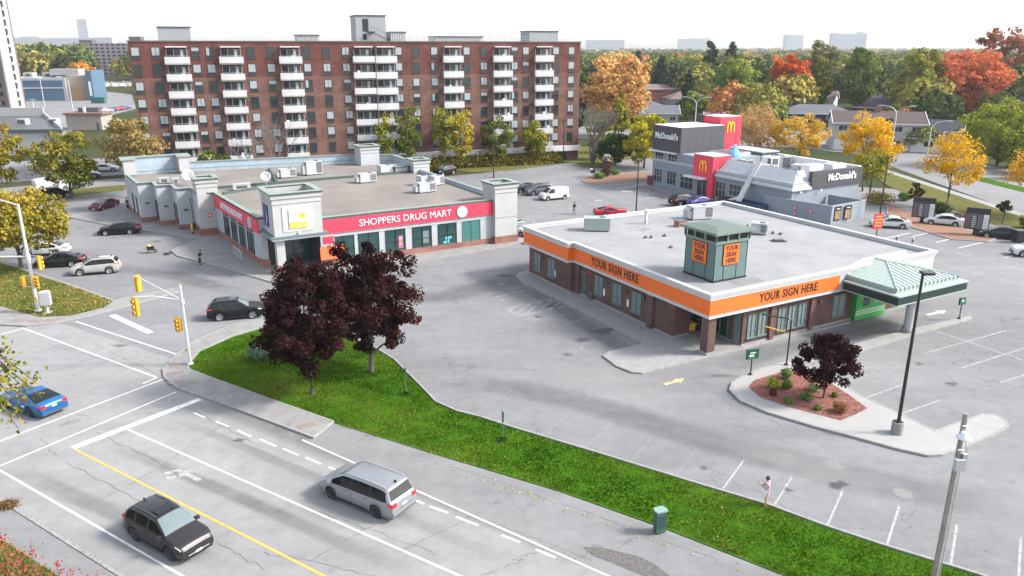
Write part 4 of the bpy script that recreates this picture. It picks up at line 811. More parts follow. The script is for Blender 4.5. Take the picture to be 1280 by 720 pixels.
for x, z in ((31.2, 1.5), (31.2, .7), (33.4, 1.4)): y = -.9 + (x - 28.6) * .2133 - .1; pm.box(x - .22, x + .22, y - .04, y, z - .22, z + .22); pm.box(x - .1, x + .1, y - .05, y - .03, z - .12, z + .12, 1)
pm.build('yard_notice', ye)
for i, (lb, x, y, w_, h, k_, bd) in enumerate([('grey air unit beside the blue tarpaulin on the restaurant roof', 15.4, 5.6, 2.2, 1.6, 1, M['grey']), ('white tall air unit behind the mansard', 19.3, 6.8, 2.0, 2.4, 0, M['white']), ('cluttered grey air unit at the middle of the restaurant roof', 21.4, 4.4, 2.0, 1.6, 1, M['grey']), ('large white box unit behind the dark sign fascia', 27.4, 6.5, 2.8, 2.3, 3, M['white']), ('long white unit at the far corner of the restaurant roof', 27.8, 10.8, 2.8, 2.2, 3, M['white']), ('grey louvred unit left of the large white box unit', 24.4, 7.6, 2.2, 1.8, 1, M['lgrey']), ('dark open-sided unit at the rear edge of the restaurant roof', 17.0, 11.0, 3.6, 1.9, 0, M['grey'])]):
    ac_unit(lb, x, y, 4.13, R(MA) + [0, 0, .3, 1.57, 1.57, .2, 1.2][i], w_, 1.6, h, k_, mf, 'units on the restaurant roof', body=bd)
X, Y = mf(13.6, 5.0); b = MB(mat('blue_tarp', (.12, .38, .62), .5, var=.2, scale=3)); b.lathe([(0, 1.4), (.35, 1.3), (.7, .9), (.95, .4), (1.0, 0)], n=9, smooth=False); b.box(-.2, .3, -.2, .2, 1.2, 1.9); o = b.build('tarpaulin', None, (X, Y, 5.95), .3); tag(o, 'light blue tarpaulin over a unit on the restaurant roof', 'tarpaulin')
w = MB(M['sagedk'], M['lgrey']); w.box(7.5, 14.6, 10.0, 13.4, 4.2, 6.4); w.box(7.3, 14.8, 9.8, 13.6, 6.4, 6.55, 1); w.build('plant_screen', mc)
w = MB(M['lgrey'], M['dkgrey']); w.box(9.0, 13.5, 4.0, 8.6, 6.0, 6.5); w.box(9.3, 13.2, 4.3, 8.3, 6.5, 6.52, 1); w.build('roof_hatch', mc)
X, Y = mf(25.0, -2.6); o = thing('skip', 'dark blue open skip beside the restaurant wall', 'skip', (X, Y, 0), R(MA)); b = MB(mat('skip_blue', (.02, .04, .10), .5, var=.3, scale=2)); b.ring([(-2.4, -1), (2.4, -1), (2.4, 1), (-2.4, 1)], .08, .2, 1.5); b.box(-2.3, 2.3, -.9, .9, .2, .9); b.build('body', o)
b = MB(M['black']); [b.box(-2.45, 2.45, y, y + .08, .9, 1.0) for y in (-1.06, .98)]; b.build('rim_rail', o)
X, Y = mf(21.0, -2.4); o = thing('skip', 'rusty brown-sided open container next to the dark blue skip', 'skip', (X, Y, 0), R(MA)); b = MB(mat('skip_brown', (.06, .03, .025), .7, var=.4, scale=2), M['white']); b.ring([(-1.6, -1), (1.6, -1), (1.6, 1), (-1.6, 1)], .08, .1, 1.3); b.box(-1.5, 1.5, -.9, .9, .1, .9); b.build('body', o); b = MB(M['white']); b.box(.6, 1.5, -.5, .4, .9, 1.5); b.bar((-.5, 0, 1), (.8, .6, 1.6), .2); b.build('rubbish', o)

M['pale_box'] = mat('pale_rooftop_box', (.24, .25, .26), .7, var=.05, scale=.5)
# ------------------------------------------------------------------ apartment building
AX, AY, AA = -61.1, 129.0, 20.3
af = frame(AX, AY, AA)
ap = thing('apartment_building', 'long eight-storey red brick apartment building with white balconies', 'apartment building', (-63.5, 134.2, -.9), R(AA)); ap.scale = (1.04, 1.04, 1.04)
w = MB(M['aptbrick'], M['grey']); w.prism([(0, 0), (79.2, 0), (79.2, 17), (0, 17)], -.1, 23.2, top=False); w.poly([(.2, .2, 22.9), (79, .2, 22.9), (79, 16.8, 22.9), (.2, 16.8, 22.9)], 1); w.build('wall', ap)
w = MB(mat('dark_brown_coping', (.08, .05, .045), .7)); w.ring([(0, 0), (79.2, 0), (79.2, 17), (0, 17)], .35, 23.15, 23.4, over=.12); w.build('coping', ap)
w = MB(M['white']); w.box(16, 79.4, -1.0, .02, 2.75, 3.7); w.build('ground_floor_canopy', ap)
w = MB(M['dark']); 
for x in range(18, 78, 5): w.box(x, x + 3.6, -.06, .01, .2, 2.4)
w.build('ground_floor_openings', ap)
WX = [.9, 3.9, 9.84, 12.08, 18.45, 21.59, 27.6, 30.88, 34.22, 43.54, 46.64, 50.1, 56.24, 59.54, 65.63, 67.92, 74.09, 77.33]
BXs = [7.0, 15.3, 24.8, 37.2, 41.15, 53.45, 63.05, 71.4]
skypane = mat('sky_curtain_pane', (.27, .30, .31), .35); dg = mat('brown_window_frame', (.035, .028, .025), .5)  # pale panels paint the sky's reflection on the panes, doubling as curtains
rng = random.Random(11)
def aptwin(style):
    b = MB(dg, M['glass'], skypane, mat('sill_ac', (.5, .52, .52), .6) if style == 9 else skypane)
    b.box(-.66, .66, -.012, .02, 0, 1.85, 1)
    for x in (-.66, .58): b.box(x, x + .08, -.05, .02, 0, 1.85)
    for z in (0, .42, 1.77): b.box(-.66, .66, -.046, .016, z, z + .08)
    if style in (0, 1): b.box(-.56, .56, -.02, -.013, .52, 1.74, 2)
    if style == 2: b.box(-.56, .56, -.02, -.013, 1.2, 1.74, 2)
    if style == 3: b.box(-.56, -.1, -.02, -.013, .52, 1.74, 2)
    if style == 1: b.box(-.03, .03, -.045, .0, .42, 1.8)
    b.box(-.75, .75, -.09, .01, -.12, -.01, 0)
    return b
protos = []; wins = []
for st in range(5):
    protos.append(aptwin(st).build('window', ap)); protos[-1].location = (WX[st], 0, 21.5 - .92)
cells = [(k, i) for k in range(7) for i in range(18)]
left = [c_ for c_ in cells if c_[0] < 5] + [(5, i) for i in range(18)][:10]
for (k, i) in left:
    if k == 0 and i < 5: continue
    st = rng.choice([0, 0, 0, 1, 2, 3, 4, 4]); o = protos[st].copy(); COL.objects.link(o); o.parent = ap; o.location = (WX[i], 0, 21.5 - 2.7 * k - .92)
rest = MB(dg, M['glass'], skypane)
for (k, i) in [c_ for c_ in cells if c_ not in left]:
    x, z = WX[i], 21.5 - 2.7 * k - .92; rest.box(x - .66, x + .66, -.02, .02, z, z + 1.85, 0); rest.box(x - .58, x + .58, -.03, -.02, z + .08, z + .42, 1); rest.box(x - .58, x + .58, -.03, -.02, z + .5, z + 1.77, rng.choice([1, 2, 2]))
o = rest.build('window', ap); o['kind'] = 'stuff'; o['label'] = 'windows of the lowest storeys'
pt_ = MB(M['glass'], M['lgrey'], M['dark'], skypane); pt_.box(-1.6, 1.6, -.01, .02, .0, 2.3, 0)
for x in (-1.6, -.5, .55, 1.52): pt_.box(x, x + .08, -.04, .02, 0, 2.3, 1)
pt_.box(-1.6, 1.6, -.036, .016, 1.2, 1.26, 1); pt_.box(-1.5, -.55, -.02, -.011, .1, 2.2, 2); pt_.box(.6, 1.0, -.02, -.011, .1, 2.2, 3)
bl = MB(M['balcony_white'], M['lgrey']); bl.box(-1.9, 1.9, -.95, 0, -.12, .04, 1); bl.box(-1.9, 1.9, -.95, -.88, -.15, 1.08); bl.box(-1.9, -1.83, -.88, 0, -.15, 1.08, 1); bl.box(1.83, 1.9, -.88, 0, -.15, 1.08, 1)
pd = bl.build('balcony', ap); pw = pt_.build('balcony_door', ap); first = True
clut = MB(M['dkgrey'], M['white'])
for i, x in enumerate(BXs):
    for k in range(8):
        z = 20.3 - 2.7 * k - .5
        for src in (pd, pw):
            o = src if first else src.copy()
            if not first: COL.objects.link(o); o.parent = ap
            o.location = (x, 0, z)
        first = False
        for _ in range(rng.randint(0, 2)): q = rng.uniform(-1.5, 1.2); clut.box(x + q, x + q + .4, -.7, -.3, z, z + rng.uniform(.9, 1.5), rng.randint(0, 1))
    c_ = MB(M['white']); c_.box(x - 1.6, x + 1.6, -.9, 0, 22.35, 22.5); c_.build('balcony_roof', ap)
o = clut.build('balcony_furniture', ap); o['kind'] = 'stuff'
gp_ = MB(M['dkgrey']); gp_.box(39.15, 39.25, -.96, 0, .2, 22.4); gp_.build('balcony_divider', ap)
for x0, x1, z, m_ in ((4.5, 9.4, 25.45, 'white'), (26.3, 30.0, 24.3, 'lgrey'), (50.5, 59.6, 24.15, 'lgrey'), (68.9, 74.8, 25.2, 'white'), (42.4, 45.2, 24.9, 'lgrey')):
    w = MB(M['pale_box'] if m_ == 'white' else M[m_], dg, M['dkgrey']); w.box(x0, x1, .8, 5.5, 22.9, z); w.box(x0 - .15, x1 + .15, .65, 5.65, z, z + .12, 1)
    if m_ == 'lgrey':
        for i in range(int((x1 - x0) / .4)): w.box(x0 + i * .4, x0 + i * .4 + .05, .76, .8, 23.3, z - .1, 2)
    w.build('roof_plant', ap)
w = MB(M['pale_box'], dg, M['dark'], M['black']); w.box(36.4, 41.7, 1, 6.5, 22.9, 27.6); w.box(36.25, 41.85, .85, 6.65, 27.6, 27.75, 1); w.box(37.6, 38.6, .95, 1.0, 25.0, 27.1, 2); w.box(37.6, 38.2, .95, 1.0, 23.6, 24.6, 2)
w.box(38.4, 39.6, .3, 1.0, 24.85, 25.0, 3); w.bar((38.8, .5, 25.0), (42.5, .5, 23.3), .15, .12, 3); w.bar((38.8, .3, 25.9), (42.5, .3, 24.2), .05, .05, 3); w.build('lift_house', ap)
w = MB(M['lgrey'])
for i in range(26): x = 43 + i * 1.4; w.bar((x, .9, 23.2), (x, .9, 24.3), .05)
w.bar((43, .9, 24.3), (78, .9, 24.3), .05); w.bar((43, .9, 23.8), (78, .9, 23.8), .04); w.build('roof_railing', ap)

# ------------------------------------------------------------------ simple houses and far buildings
def house(name, label, x, y, rot, w_, d_, h, rh, wall, roof, wins=3, storeys=1, hip=False, chimney=False, gable=None, cat='house', z=0, garage=False):
    o = thing(name, label, cat, (x, y, z), R(rot)); wm = wall
    b = MB(wm, gable or wm); b.prism([(-w_ / 2, -d_ / 2), (w_ / 2, -d_ / 2), (w_ / 2, d_ / 2), (-w_ / 2, d_ / 2)], -.1, h, top=False)
    if not hip:
        for s_ in (-1, 1): b.poly([(s_ * w_ / 2, -d_ / 2, h), (s_ * w_ / 2, d_ / 2, h), (s_ * w_ / 2, 0, h + rh)], 1)
    b.build('wall', o)
    r = MB(roof, M['white']); ov = .5; hh = h - ov * rh / (d_ / 2); A = w_ / 2 + ov; B_ = d_ / 2 + ov; rx = A - B_ if hip else A
    r.poly([(-A, -B_, hh), (A, -B_, hh), (rx, 0, h + rh), (-rx, 0, h + rh)]); r.poly([(A, B_, hh), (-A, B_, hh), (-rx, 0, h + rh), (rx, 0, h + rh)])
    if hip: r.poly([(A, -B_, hh), (A, B_, hh), (rx, 0, h + rh)]); r.poly([(-A, B_, hh), (-A, -B_, hh), (-rx, 0, h + rh)])
    r.poly([(-A, -B_, hh - .05), (A, -B_, hh - .05), (A, B_, hh - .05), (-A, B_, hh - .05)], 1)
    r.bar((-A, -B_, hh - .02), (A, -B_, hh - .02), .12, .22, 1)
    if not hip:
        for s_ in (-A, A): r.bar((s_, -B_, hh), (s_, 0, h + rh), .12, .22, 1); r.bar((s_, B_, hh), (s_, 0, h + rh), .12, .22, 1)
    ro = r.build('roof', o)
    if chimney: c = MB(M['brickbase'], M['dkgrey']); c.box(-.6, .6, -.4, .4, h + rh * .4, h + rh + 1); c.box(-.4, .4, -.25, .25, h + rh + 1, h + rh + 1.3, 1); c.build('chimney', ro)
    sh_ = h / storeys
    for k in range(storeys):
        for i in range(wins):
            x_ = -w_ / 2 + w_ * (i + .5) / wins
            if k == 0 and i == wins // 2 and not garage: put(window_mesh(1.0, 2.1, 1, 1, M['white'], M['dkgrey']), 'door', o, x_, -d_ / 2, .1, 'f'); continue
            if garage and k == 0 and i == 0:
                g_ = MB(M['white'], M['lgrey']); g_.box(-1.6, 1.6, -.05, 0, 0, 2.3); [g_.box(-1.6, 1.6, -.06, -.05, .5 * q, .5 * q + .04, 1) for q in range(1, 5)]; put(g_, 'garage_door', o, x_, -d_ / 2, .05, 'f'); continue
            put(window_mesh(min(1.9, w_ / wins * .5), 1.2, 2, 1, M['white'], M['glass']), 'window', o, x_, -d_ / 2, sh_ * k + sh_ * .38, 'f')
    for s_ in 'lr': put(window_mesh(1.2, 1.2, 2, 1, M['white'], M['glass']), 'window', o, -w_ / 2 if s_ == 'l' else w_ / 2, 0, h * .5, s_)
    return o
rb_ = brick('house_red_brick', (.22, .05, .045), (.28, .07, .06), (.25, .16, .14), .5, .15)
slate = mat('slate_shingle', (.036, .038, .046), .9, var=.2, scale=1.5); brown = mat('brown_shingle', (.062, .044, .041), .9, var=.2, scale=1.5); greysh = mat('grey_shingle', (.09, .096, .11), .9, var=.15, scale=1.5); pinksh = mat('pinkish_shingle', (.14, .10, .092), .9, var=.15, scale=1.5)
navy = mat('navy_siding', (.014, .018, .028), .8); pale = mat('pale_grey_siding', (.24, .26, .27), .8); cream_w = mat('cream_siding', (.26, .24, .21), .8); mint = mat('pale_mint_siding', (.26, .30, .30), .7)
HS = [('row_house', 'long two-storey red brick row house under a pinkish roof', 46, 330, 8, 44, 10, 6, 1.6, rb_, pinksh, 9, 2, dict()),
 ('bungalow', 'beige bungalow with pinkish roof right of the red row house', 66, 300, 5, 15, 10, 4.2, 2.4, cream_w, pinksh, 3, 1, dict(hip=True)),
 ('house', 'brick house with pinkish roof half hidden behind the dark evergreens', 100, 345, 12, 20, 10, 5.5, 2.2, rb_, pinksh, 4, 2, dict(hip=True)),
 ('bungalow', 'long pale bungalow with flat grey roof behind the white bungalow', 42, 262, 6, 17, 9, 3.8, 1.6, pale, greysh, 4, 1, dict(hip=True)),
 ('bungalow', 'small white bungalow with a front porch and steps', 45, 240, -6, 10, 9, 3.6, 2.0, mint, greysh, 3, 1, dict()),
 ('garage', 'little pale garage between the white bungalow and the green trees', 58.5, 229, -10, 5, 6, 3.6, .8, cream_w, greysh, 1, 1, dict(garage=True, cat='garage')),
 ('bungalow', 'navy bungalow with grey hipped roof beyond the yellow trees', 92, 240, -12, 21, 11, 3.6, 2.2, navy, greysh, 5, 1, dict(hip=True)),
 ('house', 'white gabled house with pinkish roof behind the navy bungalow', 108, 285, -30, 15, 9, 5, 2.6, mat('white_siding', (.62, .62, .62), .7), pinksh, 3, 1, dict()),
 ('house', 'dark timber gable house between the round green tree and the poplars', 118, 258, -25, 12, 9, 4, 2.6, mat('dark_timber', (.05, .035, .04), .8), mat('dark_shingle', (.07, .06, .075), .9), 3, 1, dict()),
 ('split_level_house', 'split-level house, white upper floor and brown roof with chimney', 83.5, 181, -14, 19, 10, 6.2, 2.2, M['offwhite'], brown, 5, 2, dict(chimney=True, gable=mat('pale_gable', (.5, .52, .52), .8), garage=True)),
 ('house', 'white house with a large dark slate roof next to the split-level house', 95, 178, -30, 12, 12, 3.4, 3.4, M['white'], slate, 3, 1, dict(garage=True)),
 ('house', 'house with pale roof behind the light green tree at the right', 143, 206, -30, 18, 10, 4.5, 2.0, pale, greysh, 4, 1, dict(hip=True)),
 ('house', 'house with brown roof at the right edge behind the orange maple', 175, 262, -30, 20, 10, 4.5, 2.4, rb_, brown, 4, 1, dict(hip=True)),
 ('house', 'pale house glimpsed between the tall poplars and the big orange maple', 152, 330, -20, 16, 9, 5, 2.4, M['white'], pinksh, 3, 1, dict()),
 ('house', 'dark-sided house low at the right edge of the view', 118, 165, -30, 13, 10, 4.2, 2.2, mat('dark_siding', (.08, .085, .09), .8), slate, 4, 1, dict(hip=True))]
for n_, lb, x, y, r_, w_, d_, h, rh, wl_, rf_, wn, st_, kw in HS: house(n_, lb, x, y, r_, w_, d_, h, rh, wl_, rf_, wn, st_, **kw)
# left background
o = thing('tower_block', 'tall mauve apartment tower with a white end wall at the left edge', 'tower block', (-163.4, 258, 0), R(0))
mvb = mat('mauve_brick', (.13, .09, .095), .85)
b = MB(mvb); b.box(-60, 0, 0, 9, 0, 78); b.build('wall', o); b = MB(M['offwhite']); b.box(-.02, .5, 0.1, 4.2, 0, 79); b.build('end_wall', o); b = MB(M['offwhite']); b.box(-.02, .5, 5.6, 7.3, 0, 79); b.build('end_slab', o)
for k in range(28):
    b = MB(M['dark'], M['offwhite']); z = 1 + k * 2.8; b.box(.0, .2, 4.2, 5.6, z, z + 1.7); b.box(.0, .75, 4.25, 5.5, z + 1.7, z + 2.6, 1); b.build('balcony', o)
for k in range(26):
    for j in range(3): b = MB(M['glass'], M['lightpane']); x = -3.4 - j * 5; z = 1.5 + k * 2.8; b.box(x, x + 2.2, -.06, 0, z, z + 1.4); b.box(x + .1, x + 1.0, -.1, -.06, z + .1, z + 1.3, 1); b.build('window', o)
o = thing('warehouse', 'low flat warehouse with blue cladding and a beige entrance block', 'warehouse', (-197, 343, 0), R(6)); blu = mat('blue_cladding', (.06, .11, .17), .6, var=.08, scale=.3); bei = mat('beige_stucco', (.32, .26, .2), .85)
b = MB(M['lgrey'], blu); b.box(-60, 4, 3, 22, 0, 9.5); b.box(-45, 3, 2.4, 3, 0, 8.5, 1); b.build('wall', o); b = MB(M['white']); b.box(-45, 3, 2.2, 2.4, 5.2, 5.5); b.build('trim', o)
b = MB(bei, M['grey'], mat('tan_recess', (.3, .2, .12), .8)); b.box(4, 13, 4, 16, 0, 10.5); b.box(5.5, 11, 3.8, 4, 0, 5.5, 2); b.box(-4, 8, 8, 15, 10.5, 13, 1); b.build('entrance_block', o); b = MB(blu, M['white']); b.box(13, 15.5, 2, 16, 0, 12.5); b.box(13.8, 14.8, 1.9, 2, 2, 8, 1); b.build('corner_panel', o)
for k in range(4): b = MB(M['lgrey'], M['dkgrey']); b.box(-24 + k * 8, -20 + k * 8, 10, 14, 9.5, 11.5); b.box(-23 + k * 8, -21 + k * 8, 9.9, 10, 10, 11, 1); b.build('roof_unit', o)
o = thing('flat_hut', 'low beige building with a brown flat roof in the distant lot', 'building', (-120, 222, 0), R(4)); o.scale = (.5, .5, .95); b = MB(cream_w); b.box(-10, 9, -1, 14, 0, 4.4); b.build('wall', o); b = MB(mat('brown_roof', (.16, .09, .075), .9, var=.2, scale=1)); b.box(-11, 10.5, -2, 15, 4.4, 5.0); rf = b.build('roof', o); b = MB(M['dkgrey'], M['lgrey']); b.box(-5, 6, 4, 9, 5.0, 6.3); b.lathe([(0, 6.6), (.9, 6.4), (.9, 5)], (-1, 2.6, 0), mi=1); b.build('roof_unit', rf); b = MB(M['dkgrey']); b.box(6, 7.5, -1.05, -1, 0, 2.2); b.build('door', o)
o = thing('flat_roof_building', 'white flat-roofed building with a grey roof behind the left trees', 'building', (-116, 168, 0), R(4)); b = MB(M['offwhite']); P_ = [(-45, 0), (19, 0), (-4, 40), (-68, 40)]; b.prism(P_, 0, 5.6, top=False); b.build('wall', o); b = MB(M['dkgrey'], M['offwhite']); b.poly([(x_, y_, 5.1) for x_, y_ in offset(P_, .2)]); b.box(-45.2, 19.2, -.3, .3, 4.8, 5.5); b.bar((-68, 40, 6.0), (-4, 40, 6.0), .5, 2.4, 1); b.bar((19, .3, 5.5), (-4, 40, 5.5), .4, .9, 1); b.build('roof', o)
for k in range(4): b = MB(M['lgrey'], M['dkgrey']); b.box(-12 + k * 7, -10 + k * 7, 15, 17, 5.1, 6.4); b.box(-11.8 + k * 7, -10.2 + k * 7, 14.95, 15, 5.3, 6.2, 1); b.build('roof_unit', o)
for k in range(5): put(window_mesh(3, 1.6, 3, 1, M['white'], M['glass']), 'window', o, -32 + k * 10, 0, 1.5, 'f')
def slabtower(lb, cat, x, y, rot, w_, d_, h, mcol, bays, fl, name='apartment_block', wm=None, top=None):
    o = thing(name, lb, cat, (x, y, 0), R(rot)); b = MB(mcol); b.box(-w_ / 2, w_ / 2, 0, d_, 0, h); b.build('wall', o)
    wb = MB(wm or M['glass'], M['lgrey'])
    for k in range(fl):
        for i in range(bays):
            x0 = -w_ / 2 + w_ * (i + .22) / bays; x1 = -w_ / 2 + w_ * (i + .78) / bays; z = h * (k + .3) / fl; wb.box(x0, x1, -.15, 0, z, z + h / fl * .5)
    o2 = wb.build('window', o); o2['kind'] = 'stuff'
    if top:
        b = MB(top); b.box(w_ * .28, w_ * .46, d_ * .2, d_ * .7, h, h + 5); b.build('roof_plant', o)
        b = MB(top); b.box(-w_ / 2, -w_ * .3, d_ * .2, d_ * .7, h, h + 2.5); b.build('roof_plant', o)
    return o
hz_g = mat('pale_grey_concrete', (.38, .40, .42), .9); mv = mat('mauve_grey_concrete', (.24, .2, .22), .9)
slabtower('brownish mid-distance apartment block with white bands left of the brick building', 'apartment block', -322, 650, 4, 50, 16, 25, mv, 12, 9, top=M['dkgrey'])
slabtower('long pale grey slab block on the left skyline', 'apartment block', -1010, 1780, 6, 190, 20, 40, hz_g, 30, 14, wm=M['grey'])
slabtower('slender pale concrete tower on the left skyline', 'tower', -1578, 3000, 0, 38, 30, 118, hz_g, 5, 30, name='tower', wm=M['grey'])
slabtower('small pale block right of the slender tower', 'apartment block', -760, 1500, 3, 44, 20, 38, hz_g, 8, 12, wm=M['grey'])
slabtower('faint pair of distant blocks at the far left skyline', 'apartment block', -1540, 2600, 0, 60, 30, 52, hz_g, 8, 12, wm=M['grey'])
slabtower('faint wide building on the skyline just right of the brick building', 'building', 300, 2600, 0, 120, 40, 42, hz_g, 10, 6, wm=M['grey'])
slabtower('pale low block on the skyline above the spruces', 'building', 690, 3100, 0, 100, 40, 50, hz_g, 10, 8, wm=M['grey'])
slabtower('narrow pale block on the skyline above the bungalows', 'building', 1010, 2900, 0, 60, 40, 62, hz_g, 6, 9, wm=M['grey'])
slabtower('wide stepped pale block on the right skyline', 'building', 1080, 2600, -4, 105, 40, 62, hz_g, 10, 9, wm=M['grey'], top=hz_g)
slabtower('faint block on the skyline left of the narrow pale one', 'building', 760, 3300, 0, 90, 40, 54, hz_g, 9, 8, wm=M['grey'])
# ------------------------------------------------------------------ vehicles
def interp(tab, x):
    for (a, b), (c, d) in zip(tab, tab[1:]):
        if x <= c: t = (x - a) / (c - a) if c > a else 0; t = max(0, min(1, t)); return b + (d - b) * t
    return tab[-1][1]
def sm(t): t = max(0, min(1, t)); return t * t * (3 - 2 * t)
# x runs from rear (-) to front (+): roofline keypoints, belt height, sizes
CARS = {
 'minivan': dict(L=5.15, W=2.0, H=1.75, wb=3.08, fo=.98, R=.345, belt=[(-2.6, 1.06), (2.6, .98)], g=(-2.45, -2.15, .75, 1.8), hood=[(1.8, 1.1), (2.15, 1.03), (2.42, .9), (2.53, .78), (2.575, .64)], tail=[(-2.575, 1.0), (-2.45, 1.08)], pil=[(-2.2, -1.15), (-1.05, .1), (.2, 1.5)], th=.13),
 'suv': dict(L=4.6, W=1.86, H=1.68, wb=2.70, fo=.92, R=.36, belt=[(-2.3, 1.12), (2.3, .99)], g=(-2.2, -1.75, .25, 1.15), hood=[(1.15, 1.08), (1.8, 1.0), (2.15, .88), (2.3, .66)], tail=[(-2.3, 1.0), (-2.2, 1.12)], pil=[(-1.9, -1.25), (-1.15, -.25), (-.15, .95)], th=.17),
 'sedan': dict(L=4.85, W=1.84, H=1.46, wb=2.8, fo=.95, R=.335, belt=[(-2.42, .98), (2.42, .88)], g=(-1.95, -.95, .25, 1.2), hood=[(1.2, .97), (1.9, .88), (2.25, .76), (2.42, .55)], tail=[(-2.42, .85), (-2.3, 1.0), (-1.95, 1.02)], pil=[(-1.35, -.75), (-.68, .12), (.2, 1.0)], th=.19),
 'coupe': dict(L=4.79, W=1.92, H=1.38, wb=2.72, fo=.88, R=.35, belt=[(-2.4, .98), (2.4, .86)], g=(-1.95, -.75, .0, .85), hood=[(.85, .98), (1.8, .90), (2.2, .78), (2.395, .56)], tail=[(-2.395, .86), (-2.3, 1.0), (-1.95, 1.02)], pil=[(-1.35, -.8), (-.72, .65)], th=.22),
 'cargo_van': dict(L=4.6, W=1.84, H=1.88, wb=2.9, fo=.86, R=.33, belt=[(-2.3, 1.12), (2.3, 1.02)], g=(-2.28, -2.2, .75, 1.6), hood=[(1.6, 1.12), (2.0, 1.0), (2.2, .85), (2.3, .62)], tail=[(-2.3, 1.0), (-2.28, 1.12)], pil=[(.25, 1.35)], th=.12)}
def build_car(kind, paint, label, cat, group=None, rim='rim'):
    P = CARS[kind]; L, W, H, wb, Rw = P['L'], P['W'], P['H'], P['wb'], P['R']; fx = L / 2 - P['fo']; rx = fx - wb; g0, r0, r1, g1 = P['g']
    low = .22
    def top(x):
        if x <= g0: return interp(P['tail'], x)
        if x >= g1: return interp(P['hood'], x)
        zb0 = interp(P['tail'], g0); zb1 = interp(P['hood'], g1)
        if x < r0: t = (x - g0) / (r0 - g0); return zb0 + (H - .06 - zb0) * (t ** .85)
        if x > r1: t = (g1 - x) / (g1 - r1); return zb1 + (H - .04 - zb1) * (t ** .88)
        t = (x - r0) / (r1 - r0); return H - .06 + .06 * math.sin(math.pi * t ** .8) + .02 * t
    def half(x):
        e = max(0, (x - (L / 2 - .75)) / .75); e2 = max(0, (-x - (L / 2 - .55)) / .55); return W / 2 * (1 - .12 * e ** 2.6 - .09 * e2 ** 2.2)
    def sill(x):
        z = low + .12 * max(0, (abs(x) - L / 2 + .35) / .35)
        for a in (fx, rx):
            d = abs(x - a); ra = Rw + .07
            if d < ra: z = max(z, Rw + math.sqrt(max(0, ra * ra - d * d)) * .97)
        return z
    def ring(x):
        w_ = half(x); s_ = sill(x); tp = top(x); bz = min(interp(P['belt'], x), tp - .03); gh = max(0, tp - bz - .06); 
        wr = w_ - .05 - P['th'] * min(1, gh / .5) * 1.15 - .02; m = .55
        bz2 = max(bz, s_ + .1); mid = min(max(.55, s_ + .03), bz2 - .04)
        pts = [(w_ - .05, s_), (w_ - .015, s_ + .04 if s_ + .04 < mid else mid - .01), (w_, mid), (w_ - .015, bz2 - .08 if bz2 - .08 > mid else mid + .01), (w_ - .05, bz2)]
        e_ = min(.07, (tp - bz2) * .5) if tp > bz2 else .0
        pts += [(wr + .02, max(tp - e_ - .02, bz2 + .005)), (wr - .03, max(tp - e_ * .35, bz2 + .01)), (wr - .16, tp - .005 + .0), (wr * .5, tp + .018), (0, tp + .028)]
        return pts
    xs = set([-L / 2, -L / 2 + .04, -L / 2 + .1, L / 2 - .03, L / 2 - .09, L / 2 - .2, g0, r0, r1, g1])
    for a in (fx, rx):
        for k in range(-8, 9): xs.add(a + (Rw + .07) * math.sin(k / 8 * math.pi / 2))
        xs.add(a - Rw - .085); xs.add(a + Rw + .085)
    x = -L / 2
    while x < L / 2: xs.add(x); x += .16
    xs = sorted(xs); xx = [xs[0]]
    for x in xs[1:]:
        if x - xx[-1] > .012: xx.append(x)
    root = thing('parked_car' if 'cat2' not in P else 'car', label, cat, group=group)
    b = MB(paint); n = 10; vs = []
    for x in xx:
        q = ring(x); sh = 0
        vs += [(x, y, z) for y, z in q] + [(x, -y, z) for y, z in q[:-1][::-1]]
    m = 2 * n - 1; fs = []
    for i in range(len(xx) - 1):
        for k in range(m - 1): fs.append((i * m + k, (i + 1) * m + k, (i + 1) * m + k + 1, i * m + k + 1))
    b._add(vs, fs, 0, True); b._add(vs[:m], [tuple(range(m))], 0); b._add(vs[-m:], [tuple(range(m))[::-1]], 0)
    body = b.build('body', root)
    def S_(x, t, side, off):
        q = ring(x); t = max(0, min(n - 1.001, t)); i = int(t); f = t - i; y = q[i][0] * (1 - f) + q[i + 1][0] * f; z = q[i][1] * (1 - f) + q[i + 1][1] * f
        dy, dz = q[i + 1][0] - q[i][0], q[i + 1][1] - q[i][1]; l = math.hypot(dy, dz) or 1; return (x, side * (y + dz / l * off), z - dy / l * off)
    def patch(name, x0, x1, t0, t1, side, m_, off=.006, nx=8, nt=4, parent=root, full=False):
        pb = MB(m_); V = []; F = []
        for i in range(nx + 1):
            x = x0 + (x1 - x0) * i / nx
            if full:
                for k in range(-nt, nt + 1):
                    f = k / nt; p = S_(x, n - 1 - abs(f) * (n - 1 - t0), 1 if f >= 0 else -1, off); V.append(p)
            else:
                for k in range(nt + 1): V.append(S_(x, t0 + (t1 - t0) * k / nt, side, off))
        c = 2 * nt + 1 if full else nt + 1
        for i in range(nx):
            for k in range(c - 1): F.append((i * c + k, (i + 1) * c + k, (i + 1) * c + k + 1, i * c + k + 1))
        pb._add(V, F, 0, True); return pb.build(name, parent)
    for s_ in (-1, 1):
        patch('window_trim', P['pil'][0][0] - .04, P['pil'][-1][1] + .03, 4.02, 4.97, s_, M['black'], .003, 14)
        for a, c_ in P['pil']: patch('side_window', a, c_, 4.08, 4.93, s_, M['carglass'])
    wx0, wx1 = r1 + .05, g1 - .05
